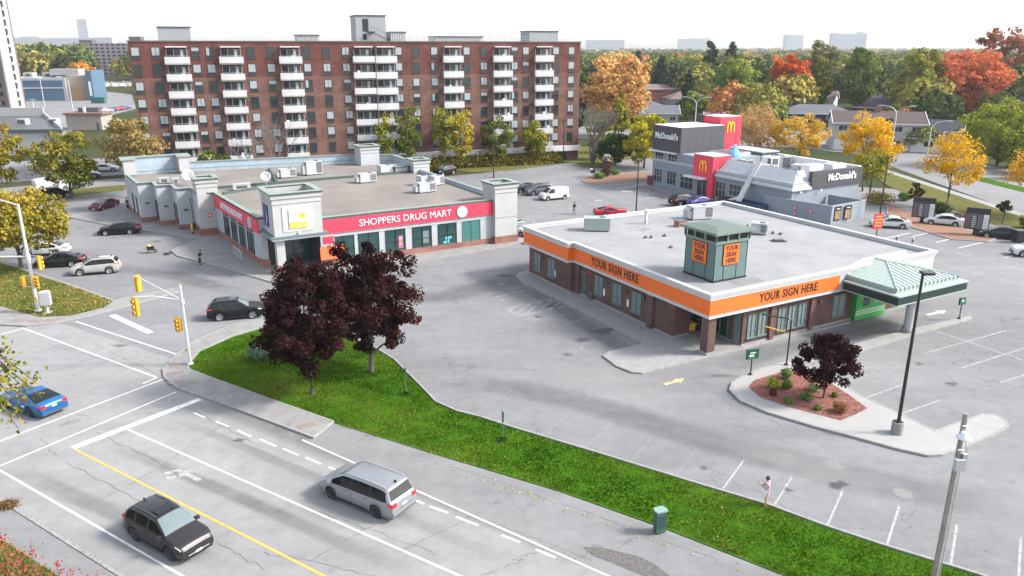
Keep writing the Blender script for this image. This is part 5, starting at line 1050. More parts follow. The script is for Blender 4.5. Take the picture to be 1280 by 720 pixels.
    def glassband(name, xa, xb, mt):
        pb = MB(mt); V = []; F = []; nx = 6; nt = 8
        for i in range(nx + 1):
            x = xa + (xb - xa) * i / nx; q = ring(x); wd = q[6][0] - .02; zt = top(x)
            for k in range(-nt, nt + 1): f = k / nt; V.append((x + (.006 if xa > 0 or xb > 0.5 else -.006), wd * f, zt + .028 + .008 - .035 * abs(f) ** 3))
        c = 2 * nt + 1
        for i in range(nx):
            for k in range(c - 1): F.append((i * c + k, (i + 1) * c + k, (i + 1) * c + k + 1, i * c + k + 1))
        pb._add(V, F, 0, True); return pb.build(name, root)
    glassband('windshield', wx0, wx1, M['windshield'] if kind != 'cargo_van' else M['carglass'])
    if kind in ('sedan', 'coupe'): glassband('rear_window', g0 + .08, r0 - .05, M['carglass'])
    elif kind != 'cargo_van':
        pb = MB(M['carglass']); za, zc = interp(P['tail'], g0) + .05, H - .16
        xat = lambda z: g0 + (r0 - g0) * max(0, (z - interp(P['tail'], g0)) / (H - .06 - interp(P['tail'], g0))) ** (1 / .85)
        V = []; F = []
        for i in range(6):
            z = za + (zc - za) * i / 5; x = xat(z) - .012; wd = ring(xat(z) + .02)[6][0] - .03
            for k in range(7): f = k / 3 - 1; V.append((x - .0 + .02 * abs(f) ** 2, wd * f, z + .03))
        for i in range(5):
            for k in range(6): F.append((i * 7 + k, i * 7 + k + 1, (i + 1) * 7 + k + 1, (i + 1) * 7 + k))
        pb._add(V, F, 0, True); pb.build('rear_window', root)
    if kind == 'suv':
        pb = MB(M['carglass']); pb.box(-.35, .2, -.42, .42, H - .02, H + .045)
    ub = MB(M['dark']); ub.box(-L / 2 + .3, L / 2 - .3, -W / 2 + .28, W / 2 - .28, .2, .75); ub.box(-L / 2 + .1, L / 2 - .1, -W / 2 + .25, W / 2 - .25, .28, .4); ub.build('underbody', root)
    for s_ in (-1, 1):
        for a in (fx, rx):
            t = MB(M['rubber']); t.lathe([(Rw - .12, -.11), (Rw - .02, -.12), (Rw, -.08), (Rw, .08), (Rw - .02, .12), (Rw - .12, .11)], n=24, ax='y'); t.lathe([(0, -.09), (Rw - .11, -.09)], n=24, ax='y'); wo_ = t.build('wheel', root, (a, s_ * (W / 2 - .13), Rw))
            q = MB(M[rim], M['dark']); q.lathe([(Rw - .115, s_ * .112), (Rw - .15, s_ * .108), (Rw - .16, s_ * .07)], n=24, ax='y'); q.lathe([(0, s_ * .1), (.06, s_ * .1), (.07, s_ * .08)], n=12, ax='y'); q.lathe([(0, s_ * .05), (Rw - .14, s_ * .05)], n=20, ax='y', mi=1)
            for k in range(5): an = k * 2 * math.pi / 5; q.bar((0, s_ * .09, 0), ((Rw - .14) * math.cos(an), s_ * .095, (Rw - .14) * math.sin(an)), .05, .07)
            q.build('rim', wo_)
        mi = MB(paint); mi.box(-.1, .08, -.1, .1, -.065, .07); mi.build('mirror', root, (g1 - .22, s_ * (W / 2 + .06), interp(P['belt'], g1) + .06))
        hl = patch('headlight', L / 2 - .42, L / 2 - .1, 3.3, 4.1, s_, M['headlight'], .012, 6, 3)
        ta = {'minivan': (2.9, 4.2, .28), 'suv': (3.0, 4.0, .42), 'cargo_van': (2.6, 4.6, .12)}.get(kind, (3.0, 4.0, .35)); patch('tail_light', -L / 2 + .02, -L / 2 + ta[2], ta[0], ta[1], s_, M['taillight'], .012, 5, 3)
        zt = interp(P['belt'], -L / 2) - .22; tb = MB(M['taillight']); tb.box(-L / 2 - .02, -L / 2 + .03, s_ * (W / 2 * .91 - .32), s_ * (W / 2 * .91 - .02), zt, zt + .2); tb.build('tail_light', root)
        dh = MB(M['dkgrey'])
        for a, c_ in P['pil'][-2:]: dh.box(a + .12, a + .28, s_ * (W / 2 - .01), s_ * (W / 2 + .012), .9, .93)
        dh.build('door_handle', root)
        dj = MB(M['black'])
        for a, c_ in P['pil']: 
            x = c_ + .04; y = half(x); 
            if abs(x - fx) > Rw + .1 and abs(x - rx) > Rw + .1: dj.box(x - .006, x + .006, s_ * (y - .03), s_ * (y + .003), .34, .96)
        dj.box(rx + Rw + .15, fx - Rw - .15, s_ * (W / 2 - .04), s_ * (W / 2 + .004), .24, .33); dj.build('door_seam', root)
    fb = MB(M['black'], M['lgrey'], M['plate']); ze = interp(P['hood'], L / 2); fb.box(L / 2 - .02, L / 2 + .015, -.55, .55, ze - .24, ze - .07); fb.box(L / 2 - .04, L / 2 + .02, -.72, .72, .26, .36)
    fb.bar((L / 2 + .02, -.55, ze - .24), (L / 2 + .02, .55, ze - .24), .02, .03, 1); gr = fb.build('grille', root)
    pl = MB(M['plate']); pl.box(L / 2 + .016, L / 2 + .03, -.16, .16, .38, .48); pl.build('licence_plate', root)
    pl = MB(M['plate']); zp = .72 if kind != 'cargo_van' else .8; pl.box(-L / 2 - .02, -L / 2 - .004, -.16, .16, zp, zp + .1); pl.build('licence_plate', root)
    bq = MB(paint, M['black']); hw_ = half(-L / 2 + .1) - .05; bq.box(-L / 2 - .05, -L / 2 + .06, -hw_, hw_, .42, .62); bq.box(-L / 2 - .012, -L / 2 + .0, -hw_ + .08, hw_ - .08, .625, .64, 1); bq.build('bumper', root)
    bp = MB(M['dkgrey']); bp.box(-L / 2 - .01, -L / 2 + .1, -W / 2 * .86, W / 2 * .86, .3, .42); bp.build('rear_bumper', root)
    if kind in ('suv', 'minivan'):
        rr = MB(M['dkgrey'] if kind == 'suv' else M['lgrey'])
        for s_ in (-1, 1): yy = ring((r0 + r1) / 2)[6][0] - .04; rr.tube([(r0 + .1, s_ * yy, H - .03), (r0 + .3, s_ * yy, H + .05), (r1 - .3, s_ * yy, H + .06), (r1 - .05, s_ * yy, H)], .018, 6)
        rr.build('roof_rail', root)
        if kind == 'suv': sr = MB(M['carglass']); sr.box(-.45, .15, -.42, .42, H + .02, H + .045); sr.build('sunroof', root)
        an = MB(M['black']); an.box(r0 + .05, r0 + .2, -.015, .015, H, H + .1); an.build('antenna', root)
    root.name = {'minivan': 'minivan', 'cargo_van': 'cargo_van', 'coupe': 'coupe', 'suv': 'suv', 'sedan': 'sedan'}[kind]
    return root
def paint(name, c, metal=.3, rough=.3): return mat(name, c, rough, metal, coat=.1, spec=.35)
PT = {k: paint('paint_' + k, *v) for k, v in dict(silver=((.25, .26, .275), .45), charcoal=((.030, .027, .029), .35), blue=((.015, .11, .30), .4), black=((.005, .005, .006), .0), beige=((.36, .35, .325), .2), burgundy=((.12, .02, .035), .3), white=((.5, .5, .5), 0), steel=((.10, .11, .13), .4), red=((.36, .01, .03), .3), navy=((.03, .05, .20), .3), dkgrey=((.03, .034, .04), .4)).items()}
proto = {}
def place_car(kind, pt, u, v, ang, label, cat, group=None, rim='rim', name=None, z=0, sc=1):
    x, y = G(u, v)
    key = (kind, rim)
    if key not in proto: o = build_car(kind, PT[pt], label, cat, group, rim); proto[key] = o
    else:
        src = proto[key]; old = src.get('paint'); o = copy_tree(src); o['label'] = label; o['category'] = cat
        if group: o['group'] = group
        elif 'group' in o: del o['group']
    for ch in o.children:
        if ch.name.split('.')[0] in ('body', 'mirror', 'bumper'): ch.material_slots[0].link = 'OBJECT'; ch.material_slots[0].material = PT[pt]
    o.location = (x, y, z); o.rotation_euler = (0, 0, R(ang)); o.scale = (sc,) * 3
    return o
place_car('minivan', 'silver', 459, 625, 147, 'silver minivan driving up the street past the verge', 'minivan', rim='darkrim')
place_car('suv', 'charcoal', 212, 676, -33, 'dark grey suv driving down the near lane of the street', 'suv', rim='darkrim')
place_car('coupe', 'blue', 42, 510, 152, 'bright blue coupe crossing the intersection behind hanging leaves', 'car', rim='darkrim')
place_car('suv', 'black', 296, 396, 15, 'black suv turning into the plaza behind the purple maples', 'suv')
place_car('suv', 'beige', 121, 341, 198, 'pale beige suv parked beside the grassy street corner', 'suv')
place_car('sedan', 'black', 76, 332, 192, 'black sedan parked next to the pale beige suv', 'car', 'cars parked on the left')
place_car('sedan', 'white', 58, 318, 190, 'white sedan mostly hidden behind the olive-yellow tree at the left', 'car', 'cars parked on the left')
place_car('sedan', 'black', 150, 292, 195, 'black sedan standing before the stepped wall of the drugstore', 'car', 'cars parked on the left')
place_car('sedan', 'burgundy', 131, 261, 262, 'burgundy sedan seen from the front in the upper left parking lot', 'car', 'cars parked on the left')
place_car('sedan', 'black', 658, 240, 205, 'black sedan leftmost of three parked behind the brick store', 'car', 'cars parked in the rear lot')
place_car('suv', 'steel', 673, 243, 205, 'steel grey suv between a black sedan and the white cargo van', 'suv', 'cars parked in the rear lot')
place_car('cargo_van', 'white', 692, 249, 205, 'small white cargo van parked in the rear lot', 'van', 'cars parked in the rear lot')
place_car('coupe', 'red', 764, 270, 9, 'red coupe parked behind the flat-roofed brick store', 'car', 'cars parked in the rear lot', rim='rim')
place_car('suv', 'white', 649, 293, -50, 'white suv partly hidden by the right column of the drugstore', 'suv')
place_car('suv', 'black', 556, 218, 230, 'black suv behind the drugstore roof by the rear grass strip', 'suv')
place_car('suv', 'black', 855, 256, 25, 'black suv before the entrance of the burger restaurant', 'suv', 'cars at the burger restaurant')
place_car('sedan', 'navy', 876, 257, 25, 'dark blue sedan beside the black suv at the burger restaurant', 'car', 'cars at the burger restaurant')
place_car('sedan', 'white', 1112, 284, 165, 'white sedan in front of the restaurant yard behind a red sign', 'car', 'cars in the drive-through')
place_car('sedan', 'white', 1179, 281, 152, 'white sedan waiting beside the first menu board', 'car', 'cars in the drive-through')
place_car('sedan', 'dkgrey', 1249, 297, 155, 'dark grey sedan waiting beside the second menu board', 'car', 'cars in the drive-through')
place_car('suv', 'white', 1292, 320, 165, 'white car cut off by the right edge of the view', 'car')
place_car('suv', 'white', 1158, 187, 165, 'white suv in the driveway of the slate-roofed house', 'suv')
place_car('suv', 'white', 88, 236, 60, 'white suv on the side street behind the left trees', 'suv', 'vehicles behind the left trees')
place_car('cargo_van', 'white', 62, 236, 50, 'white van on the side street behind the left trees', 'van', 'vehicles behind the left trees')
place_car('suv', 'black', 70, 247, 50, 'black suv low behind the trunks of the left trees', 'suv', 'vehicles behind the left trees')
for i, (u, v, p_, lb) in enumerate([(133, 140, 'white', 'white car leftmost of the distant row beside the flat hut'), (141, 139, 'navy', 'blue car second in the distant row beside the flat hut'), (149, 138, 'red', 'red car in the distant row beside the flat hut'), (156, 137, 'navy', 'blue car rightmost of the distant row beside the flat hut')]):
    place_car('sedan', p_, u, v, 60, lb, 'car', 'cars in the distant row')
for i, (u, v, p_, a_, lb) in enumerate([(108, 222, 'steel', 20, 'grey car in the back lot behind the second left tree'), (132, 214, 'white', 15, 'white car in the back lot beside the gold-brown tree'), (84, 213, 'burgundy', 20, 'dark red car in the back lot behind the left trees')]):
    place_car('sedan', p_, u, v, a_, lb, 'car', 'cars in the back lot at the left')
# ------------------------------------------------------------------ trees and plants
def FA(u, off=3.0):  # a spot 'off' metres in front of the brick building's front
    k = (u - 640) / FPX; c_, s_ = math.cos(R(20.3)), math.sin(R(20.3)); t = math.tan(R(20.3)); Y = (134.2 + 63.5 * t - off / c_ + t * k * 6.7) / (1 - t * k * CP); return (k * (Y * CP + 6.7), Y)
def leaf_mesh(name, cen, siz, tone, m, parent, nrm=None, seed=0, loc=(0, 0, 0), kind=None):
    rs = np.random.RandomState(seed); N = len(cen); siz = np.broadcast_to(siz, (N,))
    d = rs.normal(size=(N, 3)); 
    if nrm is not None: d = d * .75 + nrm
    d /= np.linalg.norm(d, axis=1, keepdims=True) + 1e-9
    a = np.cross(d, rs.normal(size=(N, 3))); a /= np.linalg.norm(a, axis=1, keepdims=True) + 1e-9; b = np.cross(d, a)
    s_ = siz[:, None]; V = np.empty((N, 4, 3)); w_ = rs.uniform(.45, .8, (N, 1))
    V[:, 0] = cen - a * s_; V[:, 1] = cen + b * s_ * w_ + d * s_ * .12; V[:, 2] = cen + a * s_; V[:, 3] = cen - b * s_ * w_ - d * s_ * .12
    me = bpy.data.meshes.new(name); me.vertices.add(4 * N); me.vertices.foreach_set('co', V.reshape(-1)); me.loops.add(4 * N); me.loops.foreach_set('vertex_index', np.arange(4 * N, dtype=np.int32))
    me.polygons.add(N); me.polygons.foreach_set('loop_start', np.arange(0, 4 * N, 4, dtype=np.int32)); me.polygons.foreach_set('loop_total', np.full(N, 4, dtype=np.int32))
    at = me.attributes.new('tone', 'FLOAT', 'FACE'); at.data.foreach_set('value', np.clip(tone, 0, 1).astype(np.float32)); me.materials.append(m); me.update(); me.validate()
    o = bpy.data.objects.new(name, me); COL.objects.link(o); o.parent = parent; o.location = loc
    if kind: o['kind'] = kind
    return o
def crown_points(rs, rx, rz, z0, nc, nl, rc, shape='round', gap=.0):
    "clump centres through the crown, leaves gathered round each"
    C_ = []; 
    while len(C_) < nc:
        p = rs.uniform(-1, 1, 3); r = np.linalg.norm(p)
        if r > 1 or r < .35 * rs.uniform(.5, 1.4): continue
        if shape == 'round': 
            q = p * np.array([rx, rx, rz]); 
        elif shape == 'cone':
            h = (p[2] + 1) / 2; k = (1 - h) ** .8 + .06; ang = rs.uniform(0, 6.28); rr = rx * k * math.sqrt(rs.uniform(.15, 1)); q = np.array([rr * math.cos(ang), rr * math.sin(ang), p[2] * rz])
        elif shape == 'flat': q = p * np.array([rx, rx, rz]); q[2] += rz * .25 * (1 - (q[0] ** 2 + q[1] ** 2) / rx ** 2)
        elif shape == 'vase':
            h = (p[2] + 1) / 2; k = .45 + .6 * math.sin(min(1, h * 1.15) * math.pi * .62); q = np.array([p[0] * rx * k, p[1] * rx * k, p[2] * rz])
        elif shape == 'column': q = np.array([p[0] * rx, p[1] * rx, (p[2] / max(r, .3) ** .5) * rz])
        elif shape == 'broadbase':
            h = (p[2] + 1) / 2; k = 1.08 - .62 * h ** 1.3; q = np.array([p[0] * rx * k, p[1] * rx * k, p[2] * rz])
        C_.append(q)
    C_ = np.array(C_); C_ *= rs.uniform(.88, 1.1, (nc, 1)); idx = rs.randint(0, nc, nl); cr = rs.uniform(.55, 1.35, nc) * rc
    off = rs.normal(size=(nl, 3)); off /= np.linalg.norm(off, axis=1, keepdims=True); off *= (rs.uniform(.15, 1, (nl, 1)) ** .45) * cr[idx][:, None]; off[:, 2] *= .72
    pts = C_[idx] + off; nr = off / (np.linalg.norm(off, axis=1, keepdims=True) + 1e-6); nr[:, 2] += .5
    pts[:, 2] += z0; return C_ + np.array([0, 0, z0]), pts, idx, nr
def tree(name, label, x, y, h, rad, cols, cat='tree', group=None, base=None, nc=60, nl=4000, ls=.16, rc=None, shape='round', seed=1, trunk=.18, limbs=9, bark='bark', tonef=None, trans=.25, twigs=0, z=0, multi=1, spread=.22):
    rs = np.random.RandomState(seed * 7 + 3); base = h * .25 if base is None else base
    o = thing(name, label, cat, (x, y, z), 0, group); rz = (h - base) / 2; z0 = base + rz
    rc = rc or rad * .26
    C_, pts, idx, nr = crown_points(rs, rad - rc * .5, rz - rc * .35, z0, nc, nl, rc, shape)
    ct = rs.uniform(0, 1, nc); tone = ct[idx] * .5 + rs.uniform(0, .5, len(pts))
    if tonef is not None: tone = tonef(pts, tone, (pts[:, 2] - base) / (h - base), rs)
    m = cols if not isinstance(cols, (list, tuple)) else leafmat('leaf_' + name, cols, trans)
    leaf_mesh('crown', pts, rs.uniform(.65, 1.3, len(pts)) * ls, tone, m, o, nr, seed)
    t = MB(M[bark])
    for k in range(multi):
        bx, by = (0, 0) if multi == 1 else (.5 * math.cos(k * 6.28 / multi), .5 * math.sin(k * 6.28 / multi)); tx, ty = rs.uniform(-.15, .15, 2) * rad * (1 if multi == 1 else 2.5)
        zt = base + (h - base) * .72; P = [(bx, by, -.1), (bx, by, .15), (bx + tx * .15, by + ty * .15, base * .6 + .3), (bx + tx * .6, by + ty * .6, base + (h - base) * .35), (bx + tx, by + ty, zt)]
        tk = trunk if multi == 1 else trunk * .7; t.tube(P, [tk * 1.5, tk * 1.08, tk * .9, tk * .55, tk * .12], 8)
    ids = rs.permutation(nc)[:limbs]
    for i in ids:
        c = C_[i]; zb = max(base * .75, min(zt * .9, c[2] - rad * .35 - rs.uniform(0, .1) * h)); f = (zb - 0) / zt; sx_, sy_ = tx * f ** 1.5, ty * f ** 1.5
        mid = ((c[0] + sx_) * .5, (c[1] + sy_) * .5, zb + (c[2] - zb) * .6); r_ = trunk * (.55 - .3 * f); t.tube([(sx_, sy_, zb), mid, tuple(c)], [r_, r_ * .6, r_ * .15], 5, cap=False)
        for k in range(twigs):
            j = rs.randint(nc); e = C_[j]; e = c + (e - c) * .3 + rs.normal(size=3) * rad * .08; t.tube([mid, tuple((np.array(mid) + e) / 2 + rs.normal(size=3) * .1), tuple(e)], [r_ * .35, r_ * .22, r_ * .06], 4, cap=False)
    t.build('trunk', o); return o
def bare_tree(label, x, y, h, rad, seed, name='bare_tree', depth=4, leaves=0, cols=None, r0=.2):
    rg = random.Random(seed); o = thing(name, label, 'tree', (x, y, 0)); t = MB(M['palebark']); tips = []
    def grow(p, d, l, r, n):
        q = p + d * l; mid = (p + q) / 2 + Vector((rg.uniform(-1, 1), rg.uniform(-1, 1), rg.uniform(-.3, .3))) * l * .07
        t.tube([p, mid, q], [r, r * .85, r * .65], 6 if n > 2 else 4, cap=False)
        if n == 0: tips.append(q); return
        for k in range(3 if n > 1 else 4):
            a = Vector((rg.uniform(-1, 1), rg.uniform(-1, 1), rg.uniform(-.1, .75))); nd = (d * .9 + a * .75).normalized(); grow(p + d * l * rg.uniform(.55, 1), nd, l * rg.uniform(.6, .82), r * .55, n - 1)
    for k in range(3): grow(Vector((rg.uniform(-.2, .2), rg.uniform(-.2, .2), 0)), Vector((rg.uniform(-.3, .3), rg.uniform(-.3, .3), 1)).normalized(), h * .36, r0, depth)
    t.build('trunk', o)
    if leaves:
        rs = np.random.RandomState(seed); T = np.array([tuple(q) for q in tips]); i = rs.randint(0, len(T), leaves); leaf_mesh('crown', T[i] + rs.normal(size=(leaves, 3)) * rad * .09, rs.uniform(.1, .22, leaves), rs.uniform(0, 1, leaves), leafmat('leaf_sparse', cols), o)
    return o
def lab(f):  # hide nothing: tone helper mixing two hues over the crown
    return f
PUR = [(.009, .004, .004), (.02, .009, .009), (.042, .017, .016), (.14, .065, .06)]
def purtone(p, t, h, rs): return t * .75 + .12 * (p[:, 0] > 1) * h * rs.uniform(0, 1, len(p)) * 2 + .1 * (rs.uniform(0, 1, len(p)) > .93)  # gloss glints on stray leaves and a sunlit right side painted into the tone
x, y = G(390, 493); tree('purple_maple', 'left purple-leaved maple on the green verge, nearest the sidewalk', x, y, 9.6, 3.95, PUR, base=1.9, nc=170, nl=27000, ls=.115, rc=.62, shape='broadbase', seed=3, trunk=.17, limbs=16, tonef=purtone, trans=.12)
x, y = G(464, 466); tree('purple_maple', 'right purple-leaved maple with rusty outer leaves on the green verge', x, y, 9.9, 3.9, [(.009, .004, .004), (.02, .009, .009), (.055, .02, .016), (.20, .07, .045)], base=1.9, nc=170, nl=27000, ls=.115, rc=.62, shape='round', seed=5, trunk=.17, limbs=16, tonef=lambda p, t, h, rs: np.clip(t * .55 + .5 * np.clip(p[:, 0] / 4, 0, 1) * rs.uniform(0, 1, len(p)) + .35 * np.clip(h - .8, 0, 1), 0, 1), trans=.12)  # rusty tone raised at right and top, sunlight painted into the leaves
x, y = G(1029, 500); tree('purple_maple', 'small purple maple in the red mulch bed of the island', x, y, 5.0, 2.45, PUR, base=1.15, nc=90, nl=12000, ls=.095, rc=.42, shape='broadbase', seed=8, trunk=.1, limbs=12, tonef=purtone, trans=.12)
OLV = [(.07, .08, .012), (.15, .14, .02), (.27, .21, .03), (.40, .27, .04)]
OLD = [(.045, .065, .01), (.10, .12, .015), (.2, .17, .025), (.32, .21, .03)]
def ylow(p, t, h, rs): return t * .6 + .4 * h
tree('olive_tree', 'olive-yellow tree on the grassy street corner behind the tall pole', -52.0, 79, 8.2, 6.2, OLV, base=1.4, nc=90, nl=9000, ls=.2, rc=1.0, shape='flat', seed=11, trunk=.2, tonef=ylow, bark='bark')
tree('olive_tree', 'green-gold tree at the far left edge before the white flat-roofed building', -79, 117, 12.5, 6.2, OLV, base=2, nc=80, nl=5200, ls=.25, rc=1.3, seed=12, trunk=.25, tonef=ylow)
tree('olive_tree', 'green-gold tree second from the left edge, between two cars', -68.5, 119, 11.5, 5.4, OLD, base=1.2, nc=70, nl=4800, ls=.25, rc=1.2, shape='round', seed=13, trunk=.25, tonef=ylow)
tree('olive_tree', 'leaning gold-brown tree next to the left corner of the drugstore', -58.5, 119.5, 12, 5.0, [(.10, .09, .03), (.19, .15, .05), (.28, .2, .07), (.36, .24, .08)], base=3.6, nc=60, nl=3800, ls=.24, rc=1.3, seed=14, trunk=.24, limbs=14, shape='flat')
tree('shrub_tree', 'big low bush between the drugstore roof and the brick building', -49.0, 128, 6.3, 3.4, [(.03, .06, .012), (.07, .11, .02), (.16, .17, .04), (.4, .4, .3)], base=.4, nc=40, nl=3200, ls=.24, seed=15, trunk=.1)
bare_tree('tall bare tree in front of the left-middle balconies', -39.5, 131, 15, 3, 21, depth=3, r0=.13)
bare_tree('bare spindly tree just right of the tall bare one', -43.5, 129.5, 12, 3, 22, depth=3, r0=.11)
YG = [(.05, .09, .012), (.14, .17, .02), (.28, .26, .03), (.42, .33, .03)]
for i, (lb, u, v, h, r_, cl, n_) in enumerate([('thin green tree against the middle balconies of the brick building', 483, 212, 11.5, 2.1, YG, 1500), ('green tree right of the thin one, before the brick building', 510, 214, 12.5, 3.0, [(.04, .07, .012), (.09, .12, .02), (.16, .18, .03), (.24, .24, .04)], 3200), ('slender yellow-green tree at the middle of the rear kerb', 557, 211, 12, 2.6, YG, 2400), ('bright yellow tree next to the slender yellow-green one', 577, 209, 11, 2.8, [(.16, .15, .02), (.3, .25, .02), (.45, .34, .02), (.55, .4, .03)], 3000), ('green bushy tree left of the lamp post at the rear lot', 622, 208, 9.5, 3.6, [(.03, .06, .01), (.08, .12, .02), (.15, .17, .03), (.25, .24, .04)], 3800), ('yellow-green tree at the right end of the brick building', 668, 204, 8.5, 3.4, YG, 4200)]):
    x, y = FA(u, 3.5); tree('roadside_tree', lb, x, y, h, r_, cl, 'tree', base=1.2, nc=46, nl=n_, ls=.22, rc=.9, shape='vase', seed=30 + i, trunk=.12, limbs=8, group='trees along the rear kerb')
# low hedge along the rear kerb
rs = np.random.RandomState(5)
for i, (lb, u0, u1, v0, v1, h, cl) in enumerate([('green scrub under the trees before the brick building', 560, 640, 214, 211, 3.0, OLD), ('dark scrub hedge right of the lamp post at the rear kerb', 640, 700, 211, 203, 2.6, OLD), ('low scrub behind the drugstore turrets', 490, 560, 216, 214, 2.6, OLD)]):
    a = FA(u0, 3.2); b_ = FA(u1, 3.2); n_ = 3500; t_ = rs.uniform(0, 1, n_); P = np.stack([a[0] + (b_[0] - a[0]) * t_, a[1] + (b_[1] - a[1]) * t_, np.zeros(n_)], 1) + rs.normal(size=(n_, 3)) * [.5, .8, 0]; P[:, 2] = np.abs(rs.normal(size=n_)) * h * .35 * (1 + .5 * np.sin(t_ * 40) * np.sin(t_ * 17)) + .1
    tag(leaf_mesh('hedge', P, rs.uniform(.12, .3, n_), rs.uniform(0, 1, n_), leafmat('leaf_hedge', cl), None, seed=i), lb, 'hedge')
x, y = 16.3, 157; bare_tree('large grey bare tree at the right end of the brick building', x, y, 12.5, 5, 31, depth=4, r0=.28)
tree('dark_bush', 'dark green bushy tree right of the grey bare tree', 20.5, 154, 6.5, 4.2, [(.01, .03, .008), (.025, .055, .012), (.05, .09, .02), (.1, .14, .03)], base=.3, nc=50, nl=4500, ls=.26, seed=41, trunk=.15)
tree('yellow_tree', 'bright yellow-green tree behind the upper box of the restaurant', 25.5, 150, 10.5, 5.2, [(.14, .16, .015), (.27, .26, .02), (.4, .34, .02), (.52, .42, .03)], base=1.0, nc=80, nl=8000, ls=.26, rc=1.1, seed=42, trunk=.22)
tree('yellow_tree', 'narrow yellow-green tree rising above the bright yellow one', 23.5, 172, 14, 3.0, YG, base=2, nc=40, nl=2600, ls=.28, seed=43, shape='cone')
tree('yellow_tree', 'lime coloured young tree by the grey bare tree', 18.5, 162, 8.5, 3, YG, base=1, nc=40, nl=2400, ls=.26, seed=44)
ORG = [(.26, .15, .05), (.46, .26, .09), (.62, .36, .13), (.72, .46, .2)]
tree('orange_maple', 'big pale orange tree just right of the brick building', 27, 205, 21.5, 9.8, ORG, base=3.5, nc=110, nl=9500, ls=.42, rc=2.1, seed=51, trunk=.45, limbs=16)
RED = [(.22, .03, .012), (.45, .07, .02), (.62, .12, .03), (.68, .22, .05)]
tree('red_maple', 'scarlet maple behind the red restaurant tower', 91, 262, 20, 6.8, RED, base=4, nc=70, nl=6000, ls=.42, rc=1.6, seed=52, trunk=.4, shape='vase', limbs=14)
GRN = [(.035, .07, .02), (.10, .15, .025), (.2, .24, .035), (.32, .32, .05)]
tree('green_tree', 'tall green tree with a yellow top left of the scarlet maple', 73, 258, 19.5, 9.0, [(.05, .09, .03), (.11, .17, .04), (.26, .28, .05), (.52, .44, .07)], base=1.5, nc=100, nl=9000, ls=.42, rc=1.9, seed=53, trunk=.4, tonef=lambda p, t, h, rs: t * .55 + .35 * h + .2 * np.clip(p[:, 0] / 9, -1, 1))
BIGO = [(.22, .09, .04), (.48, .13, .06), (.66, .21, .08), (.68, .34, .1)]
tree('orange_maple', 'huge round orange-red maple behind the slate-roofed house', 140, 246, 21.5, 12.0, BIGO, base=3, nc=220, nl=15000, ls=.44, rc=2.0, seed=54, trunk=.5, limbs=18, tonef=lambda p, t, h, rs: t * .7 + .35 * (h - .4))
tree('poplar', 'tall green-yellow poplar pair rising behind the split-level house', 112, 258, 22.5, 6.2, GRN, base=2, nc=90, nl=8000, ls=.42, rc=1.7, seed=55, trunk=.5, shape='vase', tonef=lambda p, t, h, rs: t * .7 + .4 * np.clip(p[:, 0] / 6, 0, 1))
tree('poplar', 'narrow dark-hearted poplar with a yellow left side', 101.5, 262, 20, 3.8, [(.02, .05, .015), (.08, .12, .02), (.25, .24, .03), (.4, .33, .04)], base=2, nc=50, nl=4500, ls=.42, rc=1.3, seed=56, trunk=.4, shape='vase')
tree('poplar', 'broad olive tree with a thick dark trunk left of the huge orange maple', 127, 250, 22.5, 7.5, [(.08, .10, .02), (.18, .19, .04), (.3, .28, .05), (.42, .34, .07)], base=4.5, nc=90, nl=8500, ls=.42, rc=1.9, seed=57, trunk=.6, limbs=18)
tree('green_tree', 'pale grey-green tree between the poplar pair and the broad olive tree', 120, 275, 18, 4.5, [(.06, .1, .06), (.1, .14, .07), (.15, .18, .09), (.2, .22, .1)], base=1, nc=50, nl=4000, ls=.42, seed=58, trunk=.3)
tree('green_tree', 'rounded mid-green tree above the navy bungalow', 94.5, 278, 14.5, 6.0, [(.06, .11, .02), (.12, .19, .04), (.2, .25, .05), (.28, .3, .06)], base=1, nc=60, nl=5000, ls=.42, seed=59, trunk=.3)
tree('green_tree', 'dark round tree left of the rounded mid-green one', 85, 290, 17.5, 6.0, [(.015, .04, .015), (.03, .06, .02), (.06, .09, .03), (.1, .12, .04)], base=1, nc=60, nl=5000, ls=.42, seed=60, trunk=.3)
for i, (lb, x, y, h, r_) in enumerate([('left dark spruce on the middle skyline', 51, 330, 22, 4.5), ('second dark spruce from the left on the middle skyline', 63, 340, 20, 4.5), ('tallest dark spruce on the middle skyline', 85, 345, 26, 6.0), ('dark spruce right of the tallest one', 95, 350, 25, 5.5), ('small dark spruce in front of the pale bungalows', 33, 226, 11, 3.5), ('dark pointed spruce beside the row house', 60, 272, 15, 3.2)]):
    tree('spruce', lb, x, y, h, r_, [(.008, .025, .014), (.016, .04, .02), (.03, .06, .03), (.05, .09, .04)], base=.8, nc=90, nl=5200, ls=.42, rc=r_ * .22, shape='cone', seed=70 + i, trunk=.3, group='dark spruces', limbs=4)
tree('blue_spruce', 'small blue spruce before the split-level house', 82.5, 172.5, 8.5, 2.0, [(.03, .06, .06), (.05, .09, .09), (.09, .14, .14)], base=.5, nc=50, nl=2600, ls=.26, shape='cone', seed=77, trunk=.2, limbs=3, trans=.05)
GLD = [(.30, .17, .01), (.52, .30, .012), (.66, .40, .02), (.72, .48, .05)]
